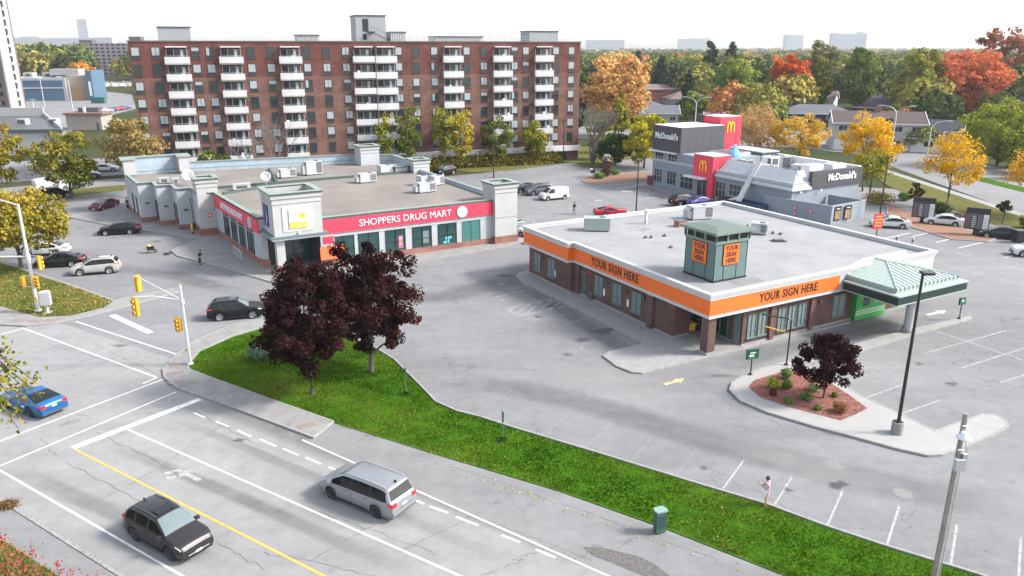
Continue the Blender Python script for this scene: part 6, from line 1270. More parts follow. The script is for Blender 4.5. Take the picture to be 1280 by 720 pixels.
for i, (lb, x, y, h, r_, n_, cl) in enumerate([('sparse golden tree between the first menu board and the avenue', 63.5, 111.5, 10.0, 4.6, 3600, GLD), ('dense golden tree right behind the sign fascia of the restaurant', 57, 125, 11.8, 5.0, 8000, GLD), ('golden tree left of the dense one, behind the restaurant roof', 53.5, 146, 10.5, 5.8, 6500, [(.3, .2, .03), (.48, .3, .04), (.6, .38, .06), (.66, .44, .1)]), ('golden tree at the right edge beside the avenue', 72.5, 106, 10.5, 4.8, 3800, [(.32, .17, .03), (.5, .28, .03), (.62, .36, .05), (.68, .42, .08)]), ('brownish-gold wispy tree behind the red tower', 47.5, 153, 10.5, 5.2, 3800, [(.22, .13, .06), (.34, .2, .09), (.44, .28, .12), (.55, .36, .12)]), ('wispy tan and gold tree between the scarlet maple and the golden trees', 50.5, 162, 10.8, 5.0, 3600, [(.24, .13, .05), (.36, .2, .08), (.46, .3, .12), (.55, .36, .12)]), ('thin green-gold tree under the dense golden tree', 54.5, 117, 7.5, 3.4, 2200, YG)]):
    tree('honey_locust', lb, x, y, h, r_, cl, base=2.4, nc=60, nl=n_, ls=.19, rc=1.2, shape='flat', seed=80 + i, trunk=.16, limbs=16, twigs=2, group='golden trees round the restaurant', trans=.3)
tree('light_green_tree', 'wide lime-green tree on the far side of the avenue', 95, 152, 13.5, 7.6, [(.10, .14, .02), (.2, .24, .03), (.3, .32, .04), (.42, .4, .08)], base=.8, nc=110, nl=9500, ls=.3, rc=1.6, seed=90, trunk=.25, limbs=14)
tree('green_bush', 'dark green bush at the foot of the lime-green tree', 95, 143, 5.2, 3.6, GRN, base=.2, nc=40, nl=3000, ls=.26, seed=91, trunk=.1)
tree('brown_bush', 'rusty brown bush beside the avenue under the lime-green tree', 91.5, 137, 5.0, 2.6, [(.12, .05, .02), (.2, .09, .03), (.28, .13, .04)], base=.2, nc=30, nl=1800, ls=.24, seed=92, trunk=.1)
tree('red_oak', 'tall rusty red-green oak on the right skyline', 172, 285, 30, 10, [(.08, .06, .03), (.18, .09, .04), (.32, .11, .07), (.42, .16, .08)], base=8, nc=100, nl=5500, ls=.5, rc=1.9, seed=93, trunk=.5, limbs=20)
tree('red_oak', 'dusky red tree at the right edge of the skyline', 180, 262, 25, 8, [(.12, .05, .05), (.24, .08, .07), (.34, .13, .08), (.45, .22, .1)], base=5, nc=80, nl=6000, ls=.46, rc=2.0, seed=94, trunk=.5)
tree('green_tree', 'deep green tree low at the right edge behind the lime-green tree', 158, 232, 13, 6.5, GRN, base=1, nc=60, nl=4500, ls=.42, seed=95, trunk=.3)
tree('olive_tree', 'greyish olive tree on the skyline between the poplars', 120, 310, 25, 8.5, [(.08, .09, .03), (.14, .14, .05), (.2, .18, .07), (.26, .22, .09)], base=5, nc=80, nl=6000, ls=.5, rc=2.1, seed=96, trunk=.5)
tree('green_tree', 'olive-brown tree between the spruces and the tall green tree', 80, 290, 20.5, 7, [(.05, .06, .02), (.10, .1, .03), (.16, .14, .04), (.22, .18, .06)], base=2, nc=70, nl=5500, ls=.44, seed=97, trunk=.4)
tree('plum_tree', 'dark plum coloured tree behind the big pale orange tree', 44, 300, 16, 6, [(.03, .012, .02), (.06, .02, .035), (.1, .04, .05)], base=1, nc=60, nl=4000, ls=.44, seed=98, trunk=.3)
tree('green_tree', 'mid-green tree before the garage and bungalows', 56, 243, 11, 4.5, GRN, base=.8, nc=50, nl=3500, ls=.34, seed=99, trunk=.2)
tree('green_tree', 'dark green tree in the gap right of the brick building', 18, 215, 15, 5, [(.02, .045, .01), (.04, .08, .02), (.08, .12, .03)], base=1, nc=50, nl=4000, ls=.4, seed=100, trunk=.2)
tree('orange_maple', 'small orange and yellow tree beside the distant warehouse', -230, 430, 15, 6.5, [(.2, .1, .02), (.45, .17, .03), (.55, .25, .04), (.5, .4, .05)], base=1, nc=60, nl=4000, ls=.8, rc=2.6, seed=101, trunk=.4)
tree('yellow_tree', 'small yellow tree behind the blue distant warehouse', -305, 470, 17, 7, YG, base=1, nc=40, nl=2000, ls=.8, seed=102, trunk=.3)
# shrubs in the beds
def shrub(lb, u, v, h, r_, cl, seed, zz=.16, grp=None, name='shrub', n_=900, ls=.06):
    x, y = G(u, v, zz); rs = np.random.RandomState(seed); o = thing(name, lb, 'shrub', (x, y, zz), 0, grp); p = rs.normal(size=(n_, 3)); p /= np.linalg.norm(p, axis=1, keepdims=True); q = p * rs.uniform(.5, 1.05, (n_, 1)) * [r_, r_, h / 2] * (1 + .18 * np.sin(p[:, :1] * 7 + seed) * np.sin(p[:, 1:2] * 6)); q[:, 2] += h / 2; q[:, 2] = np.maximum(q[:, 2], .02)
    leaf_mesh('foliage', q, rs.uniform(.6, 1.3, n_) * ls, rs.uniform(0, 1, n_), leafmat('leaf_shrub', cl), o, p + [0, 0, .4], seed)
    t = MB(M['bark']); [t.tube([(0, 0, -.02), tuple(q[i] * .8)], [.02, .008], 4, cap=False) for i in range(6)]; t.build('stem', o); return o
LIM = [(.12, .16, .02), (.25, .28, .03), (.4, .4, .06)]; GSH = [(.04, .09, .02), (.09, .16, .03), (.18, .26, .07)]; RSH = [(.1, .04, .03), (.25, .09, .05), (.2, .2, .05)]
for a in [('lime-yellow shrub at the left of the mulch bed', 967, 485, .75, .48, LIM), ('green shrub right of the lime-yellow one', 984, 485, .6, .38, GSH), ('tall green shrub behind the lime shrub near the gantry', 982, 473, .8, .42, GSH), ('pale green shrub before the small purple maple', 1017, 488, .5, .42, [(.15, .22, .06), (.25, .32, .1), (.42, .48, .25)]), ('low green shrub at the front of the mulch bed', 986, 503, .35, .32, GSH), ('low spreading green shrub in the middle of the mulch bed', 1008, 499, .4, .45, GSH), ('red-green shrub right of the small maple trunk', 1050, 515, .65, .5, RSH), ('small dark red shrub at the front left of the bed', 966, 494, .4, .25, [(.06, .02, .025), (.12, .04, .04)]), ('tiny grey-green shrub between the maple and the front', 1022, 512, .3, .25, GSH), ('tiny dark green shrub behind the maple trunk', 1044, 496, .3, .22, GSH)]:
    shrub(*a, seed=a[1], grp='shrubs in the mulch bed')
shrub('blue-green shrub under the left purple maple at the sidewalk', 325, 448, 1.3, 1.0, [(.06, .10, .06), (.12, .18, .11), (.22, .28, .2)], 7, .1, n_=2200, ls=.07)
for a in [('low green shrub left in the restaurant island', 749, 223, 1.1, 1.2, GSH), ('small green shrub beside the wrapped column', 756, 219, 1.2, .9, GSH), ('round green shrub right of the wrapped column', 768, 218, 1.0, 1.1, GSH)]: shrub(*a, seed=a[1], zz=.12, grp='shrubs in the restaurant island', n_=500, ls=.14)
for a in [('clipped dark dome shrub by the first menu board', 1173, 268, 1.8, 1.6, [(.01, .03, .01), (.03, .05, .015), (.05, .08, .02)]), ('brown-red shrub by the drive-through kerb', 1196, 279, 1.3, 1.4, [(.08, .05, .03), (.14, .09, .05)]), ('dark shrub behind the restaurant yard', 1098, 254, 1.8, 2.4, OLD), ('green shrub left of the first menu board', 1130, 250, 1.2, 1.0, GSH), ('dark shrub at the right edge of the boulevard', 1283, 285, 1.8, 1.0, OLD)]: shrub(*a, seed=a[1], zz=.05, n_=1200, ls=.14)
x, y = G(1253, 280); tree('topiary_tree', 'small dark ball-headed tree beside the second menu board', x, y, 3.2, 1.0, [(.015, .03, .01), (.04, .06, .015), (.08, .1, .03)], base=1.5, nc=20, nl=1400, ls=.12, seed=110, trunk=.1, limbs=4)
x, y = G(1141, 260); tree('topiary_tree', 'small dark tree left of the first menu board', x, y, 3.8, 1.2, [(.03, .03, .01), (.07, .07, .02), (.12, .1, .04)], base=.8, nc=20, nl=1400, ls=.13, seed=111, trunk=.1, limbs=4)
x, y = G(758, 221, .1); tree('weeping_shrub', 'brown columnar wrapped shrub with a pale top in the restaurant island', x, y, 4.2, 1.15, [(.10, .05, .04), (.16, .09, .07), (.2, .12, .1), (.5, .46, .4)], cat='shrub', base=.0, nc=50, nl=3200, ls=.14, seed=112, shape='column', trunk=.12, tonef=lambda p, t, h, rs: np.where(h > .72, .85 + .15 * t, t * .6))
# overhanging foreground branch at the left edge and sumac at the bottom left
rs = np.random.RandomState(9)
def near_branch(lb, name, pts3, n_, ls, cl, sd, seed, base):
    o = thing(name, lb, 'tree', (base[0], base[1], 0)); B0 = np.array([base[0], base[1], 0.]); t = MB(M['bark'])
    rs = np.random.RandomState(seed); top_ = np.array(pts3).mean(axis=0); top_[2] += .8; st = np.array([base[0], base[1], max(q[2] for q in pts3) + 1.0])
    t.tube([(0, 0, -.1), (0, 0, st[2] * .5), (0, 0, st[2]), (0, 0, st[2] + 2.5)], [.16, .12, .09, .03], 8)
    P = []
    for q in pts3:
        q = np.array(q); t.tube([tuple(st - B0), tuple((st + q) / 2 - B0 + [0, 0, .35]), tuple(q - B0)], [.05, .03, .01], 5, cap=False); P.append(q)
    P = np.array(P); i = rs.randint(0, len(P), n_); f = rs.uniform(0, 1, (n_, 1)) ** .5; pos = st + (P[i] - st) * (.35 + .65 * f) + rs.normal(size=(n_, 3)) * sd; pos[:, 2] += .25 * (1 - f[:, 0])
    ii = rs.randint(0, n_ // 2, n_ // 2); top2 = st + rs.normal(size=(n_ // 2, 3)) * [1.2, 1.2, .9] + [0, 0, 2.0]
    allp = np.vstack([pos, top2]) - B0; t.build('trunk', o); leaf_mesh('crown', allp, rs.uniform(.7, 1.3, len(allp)) * ls, rs.uniform(0, 1, len(allp)), leafmat('leaf_' + name, cl), o, seed=seed); return o
def at3(u, v, d):  # a place in the air along a line of sight, d metres out
    x = (u - 640) / FPX; y = (v - 360) / FPX; return (x * d, (CP - y * SP) * d, EYE - (SP + y * CP) * d)
near_branch('green-gold branches reaching in at the left edge over the blue coupe', 'street_tree', [at3(6, 440, 20), at3(12, 455, 20.5), at3(5, 478, 20), at3(25, 480, 21), at3(18, 500, 20.5), at3(45, 478, 21), at3(52, 497, 21), at3(14, 520, 20.5), at3(24, 537, 20.5), at3(4, 500, 20), at3(35, 505, 21), at3(-10, 520, 20)], 520, .07, [(.04, .06, .01), (.12, .15, .02), (.25, .24, .03), (.3, .16, .03)], .17, 3, (at3(-75, 470, 20)[0], at3(-75, 470, 20)[1]))
sx0 = [(x_, y_) for x_, y_ in [(0, 668), (12, 690), (6, 708), (28, 700), (45, 712), (60, 722), (20, 724), (88, 716), (108, 722), (122, 716), (38, 678), (70, 702)]]
o = thing('sumac_shrub', 'sparse red-leaved sumac stems at the bottom left corner', 'shrub', (*G(30, 760), 0)); t = MB(M['bark']); LP = []; rs = np.random.RandomState(12)
for u, v in sx0:
    tip = np.array(at3(u, v, 27.0 + rs.uniform(-1, 1))); bx = tip[:2] + np.array([rs.uniform(-.2, .1), rs.uniform(-.3, .0)]); B0 = np.array(o.location); t.tube([(bx[0] - B0[0], bx[1] - B0[1], 0), tuple((np.array([bx[0], bx[1], tip[2] * .5]) - B0)), tuple(tip - B0)], [.03, .02, .008], 5, cap=False)
    for k in range(55): a_ = rs.uniform(0, 6.28); r_ = rs.uniform(0, .42); LP.append(tip - B0 + [r_ * math.cos(a_), r_ * math.sin(a_), -.5 * r_ + rs.uniform(-.55, .1)])
t.build('stem', o); LP = np.array(LP); leaf_mesh('foliage', LP, rs.uniform(.03, .07, len(LP)), rs.uniform(0, 1, len(LP)), leafmat('leaf_sumac', [(.16, .03, .03), (.34, .06, .06), (.42, .14, .12)]), o, seed=4)
# grass blades on the verge, fallen leaves
def inpoly(P, poly):
    x, y = P[:, 0], P[:, 1]; c = np.zeros(len(P), bool); n = len(poly); j = n - 1
    for i in range(n):
        xi, yi = poly[i]; xj, yj = poly[j]; k = ((yi > y) != (yj > y)) & (x < (xj - xi) * (y - yi) / ((yj - yi) or 1e-9) + xi); c ^= k; j = i
    return c
def blades(name, poly, n_, h, z, m, seed, label, wd=.035):
    rs = np.random.RandomState(seed); A = np.array(poly); lo, hi = A.min(0), A.max(0); P = rs.uniform(lo, hi, (n_ * 3, 2)); P = P[inpoly(P, poly)][:n_]; N = len(P)
    an = rs.uniform(0, 6.28, N); hh = h * rs.uniform(.5, 1.5, N) * (1 + .5 * np.sin(P[:, 0] * 1.9 + np.sin(P[:, 1] * 1.3) * 2) * np.sin(P[:, 1] * 1.7)); w_ = wd * rs.uniform(.5, 1.4, N)
    V = np.zeros((N, 3, 3)); V[:, 0, 0] = P[:, 0] - np.cos(an) * w_; V[:, 0, 1] = P[:, 1] - np.sin(an) * w_; V[:, 1, 0] = P[:, 0] + np.cos(an) * w_; V[:, 1, 1] = P[:, 1] + np.sin(an) * w_; V[:, :, 2] = z
    le = rs.normal(size=(N, 2)) * .5; V[:, 2, 0] = P[:, 0] + le[:, 0] * hh; V[:, 2, 1] = P[:, 1] + le[:, 1] * hh; V[:, 2, 2] = z + hh
    me = bpy.data.meshes.new(name); me.vertices.add(3 * N); me.vertices.foreach_set('co', V.reshape(-1)); me.loops.add(3 * N); me.loops.foreach_set('vertex_index', np.arange(3 * N, dtype=np.int32)); me.polygons.add(N); me.polygons.foreach_set('loop_start', np.arange(0, 3 * N, 3, dtype=np.int32)); me.polygons.foreach_set('loop_total', np.full(N, 3, dtype=np.int32))
    tn = .48 + .2 * np.sin(P[:, 0] * .31 + P[:, 1] * .43 + 2 * np.sin(P[:, 0] * .13)) + .3 * np.sin(P[:, 0] * .55 + 1.3 * np.sin(P[:, 1] * .4)) * np.cos(P[:, 1] * .7) + rs.uniform(-.3, .3, N); at = me.attributes.new('tone', 'FLOAT', 'FACE'); at.data.foreach_set('value', np.clip(tn, 0, 1).astype(np.float32)); me.materials.append(m); me.update()
    o = bpy.data.objects.new(name, me); COL.objects.link(o); return structure(o, label, 'stuff')
blades('grass', offset(verge, .15), 90000, .085, .045, leafmat('grass_blade', [(.016, .048, .002), (.042, .10, .003), (.085, .15, .008), (.17, .185, .03)], .2), 1, 'short bright green grass blades on the verge')
lp = PX((-55, 400), (0, 384), (50, 398), (90, 396), (130, 386), (142, 378), (98, 362), (54, 348), (20, 336), (-55, 312))
dry = RF(0, 0); dl = PX((262, 474), (330, 499), (430, 534), (560, 574), (700, 616), (830, 662), (985, 723)); du = PX((262, 470), (330, 493), (432, 525), (563, 564), (703, 604), (835, 650), (995, 712))
blades('grass', dl + du[::-1], 12000, .06, .045, leafmat('grass_blade_edge', [(.08, .09, .01), (.17, .15, .03), (.3, .22, .06)], .2), 12, 'yellowed grass along the lower edge of the verge', .035)
blades('grass', lp, 16000, .1, .12, leafmat('grass_blade_dry', [(.05, .09, .015), (.1, .13, .02), (.2, .17, .04), (.3, .2, .06)], .2), 2, 'yellowing grass on the street corner', .05)
blades('grass', PX((-30, 655), (20, 687), (78, 725), (60, 790), (-100, 740)), 20000, .1, .05, leafmat('grass_blade_brown', [(.07, .1, .02), (.13, .15, .03), (.24, .18, .06), (.32, .22, .08)], .2), 3, 'rough brownish grass at the bottom left')
def litter(name, polys, n_, s_, cl, z, label, seed):
    rs = np.random.RandomState(seed); A = np.array(polys); P = rs.uniform(A.min(0), A.max(0), (n_ * 3, 2)); P = P[inpoly(P, polys)][:n_]; N = len(P); return structure(leaf_mesh(name, np.column_stack([P, np.full(N, z) + rs.uniform(0, .03, N)]), rs.uniform(.5, 1.3, N) * s_, rs.uniform(0, 1, N), leafmat('leaf_' + name, cl, .1), None, np.tile([0, 0, 3.], (N, 1)), seed), label, 'stuff')
YL = [(.25, .16, .04), (.4, .28, .07), (.5, .42, .16)]
litter('fallen_leaves', offset(verge, .3), 700, .035, YL, .10, 'scattered yellow leaves on the verge', 5)
litter('fallen_leaves', PX((300, 470), (380, 420), (470, 430), (500, 470), (420, 525), (330, 495)), 1600, .04, [(.08, .03, .03), (.2, .1, .05), (.35, .25, .08)], .1, 'fallen leaves under the purple maples', 6)
litter('fallen_leaves', lp, 2600, .07, YL, .17, 'fallen leaves under the corner tree', 7)
litter('fallen_leaves', PX((540, 573), (985, 724), (975, 732), (530, 582)), 900, .05, YL, .03, 'leaves gathered along the lower verge edge', 8)
litter('fallen_leaves', PX((10, 628), (150, 715), (146, 722), (4, 634)), 260, .05, [(.1, .05, .03), (.2, .12, .06)], .06, 'dry leaves along the street kerb', 10)
litter('bark_chips', PX((936, 486), (942, 478), (968, 470), (984, 464), (1010, 466), (1030, 476), (1062, 497), (1084, 513), (1066, 522), (1051, 528), (1020, 520), (985, 511), (950, 499)), 5000, .045, [(.10, .035, .03), (.24, .09, .07), (.42, .2, .16)], .165, 'red bark chips in the island bed', 9)
x, y = G(10, 634); rs = np.random.RandomState(3); p = rs.normal(size=(700, 3)) * [.22, .2, .1]; p[:, 2] = abs(p[:, 2]) + .03; tag(leaf_mesh('weed_clump', p, .06, rs.uniform(0, 1, 700), leafmat('leaf_weed', [(.1, .06, .03), (.22, .13, .06)]), None, loc=(x, y, .05)), 'dry brown weed clump on the street kerb', 'weed')
# ------------------------------------------------------------------ woodland to the horizon
def woodland(name, label, spots, cols, seed, ls=1.0):
    rs = np.random.RandomState(seed); PT_, NR, TN, SZ = [], [], [], []
    for (x, y, h, r_, tn) in spots:
        d = math.hypot(x, y); k = int(max(36, min(700, 190000 / d))); 
        p = rs.normal(size=(k, 3)); p /= np.linalg.norm(p, axis=1, keepdims=True); p[:, 2] = np.where(p[:, 2] < -.3, -p[:, 2], p[:, 2])
        lump = 1 + .22 * np.sin(p[:, :1] * 5 + x) * np.sin(p[:, 1:2] * 5 + y) + rs.uniform(-.12, .12, (k, 1)); q = p * lump * [r_, r_, h * .42] + [x, y, h * .55]
        PT_.append(q); NR.append(p + [0, 0, .3]); TN.append(np.clip(tn + rs.uniform(-.1, .1, k), 0, 1)); SZ.append(np.full(k, 1) * r_ * (3.3 / math.sqrt(k)) * rs.uniform(.6, 1.2, k))
    o = leaf_mesh(name, np.vstack(PT_), np.concatenate(SZ), np.concatenate(TN), leafmat('leaf_' + name, cols, .15), None, np.vstack(NR), seed); return structure(o, label, 'stuff')
WC = [(.03, .05, .025), (.06, .09, .03), (.11, .14, .035), (.17, .18, .045), (.27, .24, .06), (.40, .31, .07), (.46, .24, .08), (.42, .13, .07), (.2, .11, .08)]
rs = np.random.RandomState(77); sp_ = []
def blocked(x, y):
    u = 640 + FPX * x / (y * CP + EYE * SP)
    return u < -80 or u > 1360
while len(sp_) < 5200:
    y = 330 * math.exp(rs.uniform(0, 1) * 2.6); x = rs.uniform(-.75, .75) * y
    if blocked(x, y): continue
    u = 640 + FPX * x / y
    if u < 170 and y < 520: continue
    if 100 < u < 170 and y < 670: continue
    if -600 < x < -80 and y < 480: continue
    tn = rs.choice([.0, .12, .2, .3, .38, .45, .55, .65, .78, .92], p=[.12, .16, .18, .16, .12, .08, .07, .05, .03, .03]); h = rs.uniform(11, 17) * (1.0 if y < 900 else .95)
    if u < 700: h *= rs.uniform(1.0, 1.15)
    sp_.append((x, y, h, rs.uniform(4.5, 8), tn))
woodland('woodland', 'mixed autumn woodland reaching the horizon', sp_, WC, 5)
sp2 = []
for i in range(170):
    u = rs.uniform(20, 150); y = rs.uniform(480, 700)
    if u > 112: continue
    sp2.append(((u - 640) / FPX * y * .97, y, rs.uniform(15, 24), rs.uniform(6, 9), rs.choice([.1, .2, .3, .38, .45, .5])))
woodland('woodland', 'green wooded rise behind the distant warehouse', sp2, WC, 6)
sp3 = []
for i in range(26): u = 165 + rs.uniform(-60, 5); y = rs.uniform(300, 420); sp3.append(((u - 640) / FPX * y * .97, y + 60, rs.uniform(5, 9), rs.uniform(3, 6), rs.choice([.2, .3, .45])))
for i in range(120): x = rs.uniform(40, 260); y = rs.uniform(270, 420); 
for i in range(230):
    x = rs.uniform(25, 260); y = rs.uniform(205, 345)
    if any(math.hypot(x - a[2], y - a[3]) < (a[5] * .5 + 4) for a in HS): continue
    if any(abs(x / y - a[2] / a[3]) < a[5] / a[3] * .5 and 0 < a[3] - y < 90 for a in HS): hh = rs.uniform(1.5, 3)
    else: hh = rs.uniform(6, 15)
    sp3.append((x, y, hh, hh * rs.uniform(.35, .5) + .8, rs.choice([.05, .12, .2, .3, .38, .45, .55, .65, .8], p=[.13, .15, .17, .16, .13, .1, .08, .04, .04])))
for i in range(60): x = rs.uniform(88, 200); y = x * rs.uniform(-.35, -.2) + 205 + rs.uniform(-4, 4); sp3.append((x, y, rs.uniform(2.5, 6), rs.uniform(2, 3.5), rs.choice([.1, .2, .35, .55, .7])))
woodland('garden_greenery', 'garden shrubs and low trees between the houses', sp3, WC, 7)
# ------------------------------------------------------------------ poles, signals, signs
def signal_head(parent, pos, yaw, h=1.05, faces=True, name='signal_head'):
    b = MB(M['signal_yellow'], M['black']); b.T = Matrix.Rotation(yaw, 4, 'Z'); b.box(-.17, .17, -.13, .1, -h / 2, h / 2); b.box(-.24, .24, .1, .12, -h / 2 - .08, h / 2 + .08)
    o = b.build(name, parent, pos)
    for k, c in enumerate(((.2, .01, .01), (.25, .16, .01), (.01, .12, .06))):
        l = MB(mat('lens', c, .3), M['signal_yellow']); z = h / 2 - h * (k + .5) / 3; l.T = Matrix.Rotation(yaw, 4, 'Z') @ Matrix.Translation((0, .12, z)) @ Matrix.Rotation(R(-90), 4, 'X'); l.lathe([(0, .015), (.12, .015)], n=14); l.lathe([(.13, 0), (.14, .16)], n=14, mi=1); l.build('lens', o)
    return o
x, y = G(238, 455, .13); o = thing('traffic_signal', 'grey traffic signal pole with two arms on the green verge corner', 'traffic light', (x, y, .13))
b = MB(M['galv']); b.tube([(0, 0, 0), (0, 0, 6.1)], [.13, .09], 12); b.lathe([(0, .12), (.22, .12), (.22, 0)], n=12); b.build('pole', o)
def vis(u, v, Y):  # the point on the plane y=Y seen there
    dx = (u - 640) / FPX; yy = (v - 360) / FPX; dy = CP - yy * SP; t = Y / dy; return (dx * t, Y, EYE - (SP + yy * CP) * t)
p1 = vis(170, 345, y + 3.2); p2 = vis(168, 371, y - .4); ap_ = (x, y, 5.05 + .13)
rel = lambda p: (p[0] - x, p[1] - y, p[2] - .13)
b = MB(M['galv']); b.tube([(0, 0, 4.95), tuple(rel(p2)[i] * .6 + (0, 0, 4.95)[i] * .4 + (0, 0, .15)[i] for i in range(3)), rel(p2)], [.06, .05, .04], 8); b.build('mast_arm', o)
b = MB(M['galv']); b.tube([(0, 0, 4.95), rel(p1)], [.06, .04], 8); b.tube([(0, 0, 5.0), (0, 0, 4.7)], .16, 10); b.build('mast_arm', o)
q = rel(p2); signal_head(o, (q[0], q[1], q[2] - .75), R(150), 1.3); q = rel(p1); signal_head(o, (q[0] + .1, q[1], q[2] - .6), R(60), 1.15); signal_head(o, (-.45, 0, 3.1), R(150), .95)
b = MB(M['galv']); b.bar((0, 0, 3.45), (-.45, 0, 3.45), .05); b.bar((0, 0, 2.75), (-.45, 0, 2.75), .05); b.build('bracket', o); b = MB(M['signal_yellow']); b.box(-.22, -.06, -.08, .08, 1.0, 1.25); b.build('push_button', o)
x, y = G(48, 389, .13); o = thing('traffic_signal', 'tall pale pole with street light arm and signals on the grassy corner', 'traffic light', (x, y, .13))
b = MB(M['galv']); b.tube([(0, 0, 0), (0, 0, 9.6)], [.17, .11], 12); b.lathe([(0, .15), (.28, .15), (.28, 0)], n=12); b.build('pole', o)
b = MB(M['galv']); b.tube([(0, 0, 9.5), (-1.6, -.2, 10.1), (-3.8, -.5, 10.6)], [.06, .05, .04], 8); b.build('lamp_arm', o); b = MB(M['lgrey']); b.T = Matrix.Translation((-4.2, -.55, 10.6)); b.box(-.45, .35, -.14, .14, -.1, .08); b.build('lamp_head', o)
b = MB(M['galv']); b.tube([(0, 0, 5.0), (-5, -1.2, 5.3), (-9, -2, 5.5)], [.08, .07, .05], 8); b.tube([(0, 0, 5.25), (0, 0, 4.7)], .2, 10); b.build('mast_arm', o); signal_head(o, (-9, -2, 4.8), R(150), 1.3)
signal_head(o, (1.05, -.2, 4.5), R(-35), 1.15); signal_head(o, (.5, -.3, 2.8), R(200), .95); signal_head(o, (-.55, -.3, 2.85), R(120), .9)
b = MB(M['galv']); b.bar((0, 0, 5.1), (1.05, -.2, 5.1), .05); b.bar((-.55, -.3, 3.35), (.5, -.3, 3.35), .05); b.bar((-.55, -.3, 2.35), (.5, -.3, 2.35), .05); b.build('bracket', o); b = MB(M['signal_yellow']); b.box(-.08, .1, -.2, -.12, 1.1, 1.4); b.build('push_button', o)
x, y = G(60, 391, .13); o = thing('signal_cabinet', 'light grey signal control cabinet on a post by the tall pole', 'cabinet', (x, y, .13), .3)
b = MB(M['lgrey']); b.box(-.4, .4, -.3, .3, .75, 1.95); b.poly([(-.4, -.3, 1.95), (.4, -.3, 1.95), (0, 0, 2.08)]); b.poly([(.4, -.3, 1.95), (.4, .3, 1.95), (0, 0, 2.08)]); b.poly([(.4, .3, 1.95), (-.4, .3, 1.95), (0, 0, 2.08)]); b.poly([(-.4, .3, 1.95), (-.4, -.3, 1.95), (0, 0, 2.08)]); b.build('cabinet', o)
b = MB(M['galv'], M['concrete']); b.lathe([(.13, 0), (.13, .75)], n=12); b.box(-.35, .35, -.35, .35, -.05, .06, 1); b.build('post', o); b = MB(M['grey']); b.box(-.36, .36, -.32, -.3, .8, 1.9); b.build('door', o)
# black parking-lot lamps
def lot_lamp(lb, u, v, h, base=.0, zz=0, nheads=1, grp=None):
    x, y = G(u, v, zz); o = thing('street_lamp', lb, 'street lamp', (x, y, zz), 0, grp); z0 = 0
    if base: b = MB(M['oldwalk']); b.lathe([(0, base), (.34, base), (.36, base - .03), (.36, 0)], n=20); b.build('base', o); z0 = base
    b = MB(M['black']); b.tube([(0, 0, z0), (0, 0, h)], [.11, .075], 10); b.box(-.2, .2, -.2, .2, z0, z0 + .05); b.build('pole', o)
    b = MB(M['black'], M['lgrey']); b.box(-.3, .3, -.75, -.1, h - .05, h + .08); b.box(-.25, .25, -.7, -.15, h - .07, h - .05, 1)
    if nheads == 2: b.box(-.3, .3, .1, .75, h - .05, h + .08)
    b.build('lamp_head', o); return o
lot_lamp('tall black lamp pole on a round concrete base in the paved island', 1121, 541, 10.2, .75, .15)
lot_lamp('dark lamp post behind the store roof before the restaurant', 795, 268, 7.6, 0, 0, 2)
lot_lamp('dark lamp post at the rear lot before the brick building', 617, 222, 9.5)
lot_lamp('thin dark lamp post near the right end of the brick building', 704, 204, 8.5)
lot_lamp('dark thick lamp pole beside the restaurant yard', 1099, 275, 8.6)
def avenue_lamp(lb, x, y, h, double=True):
    o = thing('avenue_lamp', lb, 'street lamp', (x, y, 0), R(-20), 'grey lamps along the avenue'); b = MB(M['galv']); b.tube([(0, 0, 0), (0, 0, h - 1.2)], [.16, .1], 10); b.build('pole', o)
    for s_ in ((-1, 1) if double else (1,)):
        b = MB(M['galv']); b.tube([(0, 0, h - 1.3), (s_ * .8, 0, h - .4), (s_ * 2.4, 0, h)], [.07, .06, .04], 8); a_ = b.build('arm', o); b = MB(M['lgrey']); b.box(s_ * 2.3, s_ * 3.4, -.18, .18, h - .12, h + .06); b.build('lamp_head', a_)
avenue_lamp('grey double-armed lamp above the upper box of the restaurant', 43.2, 186, 11.2); avenue_lamp('grey double-armed lamp before the split-level house', 76.3, 157, 11.3); 
avenue_lamp('grey single-armed lamp right of the split-level house', 80.5, 151, 9.0, False)
o = thing('avenue_signal', 'distant traffic signals hanging before the slate-roofed house', 'traffic light', (88, 160, 0)); b = MB(M['galv']); b.tube([(0, 0, 0), (0, 0, 6)], .12, 8); b.tube([(0, 0, 5.8), (3.5, 0, 5.9)], .06, 6); b.build('pole', o); signal_head(o, (1, 0, 5.2), R(180), 1.5); signal_head(o, (3, 0, 4.7), R(180), 1.3)
# wooden utility pole in the foreground
x, y = G(1168, 722, .1); o = thing('utility_pole', 'weathered wooden utility pole with a lamp and boxes at the lower right', 'utility pole', (x, y, .1)); b = MB(M['wood']); b.tube([(0, 0, -.2), (0, 0, 4), (0, 0, 8.0)], [.14, .125, .105], 14); b.build('pole', o)
b = MB(M['lgrey'], M['white']); b.tube([(0, 0, 6.9), (-.25, -.3, 7.05), (-.3, -.5, 7.1)], .035, 8); b.lathe([(0, .12), (.14, .12), (.16, .0), (.3, -.1), (.3, -.14), (.0, -.14)], (-.12, -.35, 7.2), 16, 1); b.build('lamp', o)
b = MB(M['lgrey']); b.box(-.2, .2, -.32, -.1, 5.5, 6.0); b.build('meter_box', o); b = MB(M['grey']); b.box(.12, .3, -.2, .0, 5.9, 6.2); b.tube([(.16, -.08, 0), (.16, -.08, 5.5)], .025, 6); b.build('conduit', o); b = MB(M['black']); b.tube([(.15, .05, 5.4), (.55, .3, 5.9), (.5, .5, 6.6)], .012, 5); b.build('cable', o)
for z in (6.4, 7.0, 7.5): b = MB(M['galv']); b.tube([(-.14, -.15, z), (.14, -.15, z)], .03, 6); b.build('clamp', o)
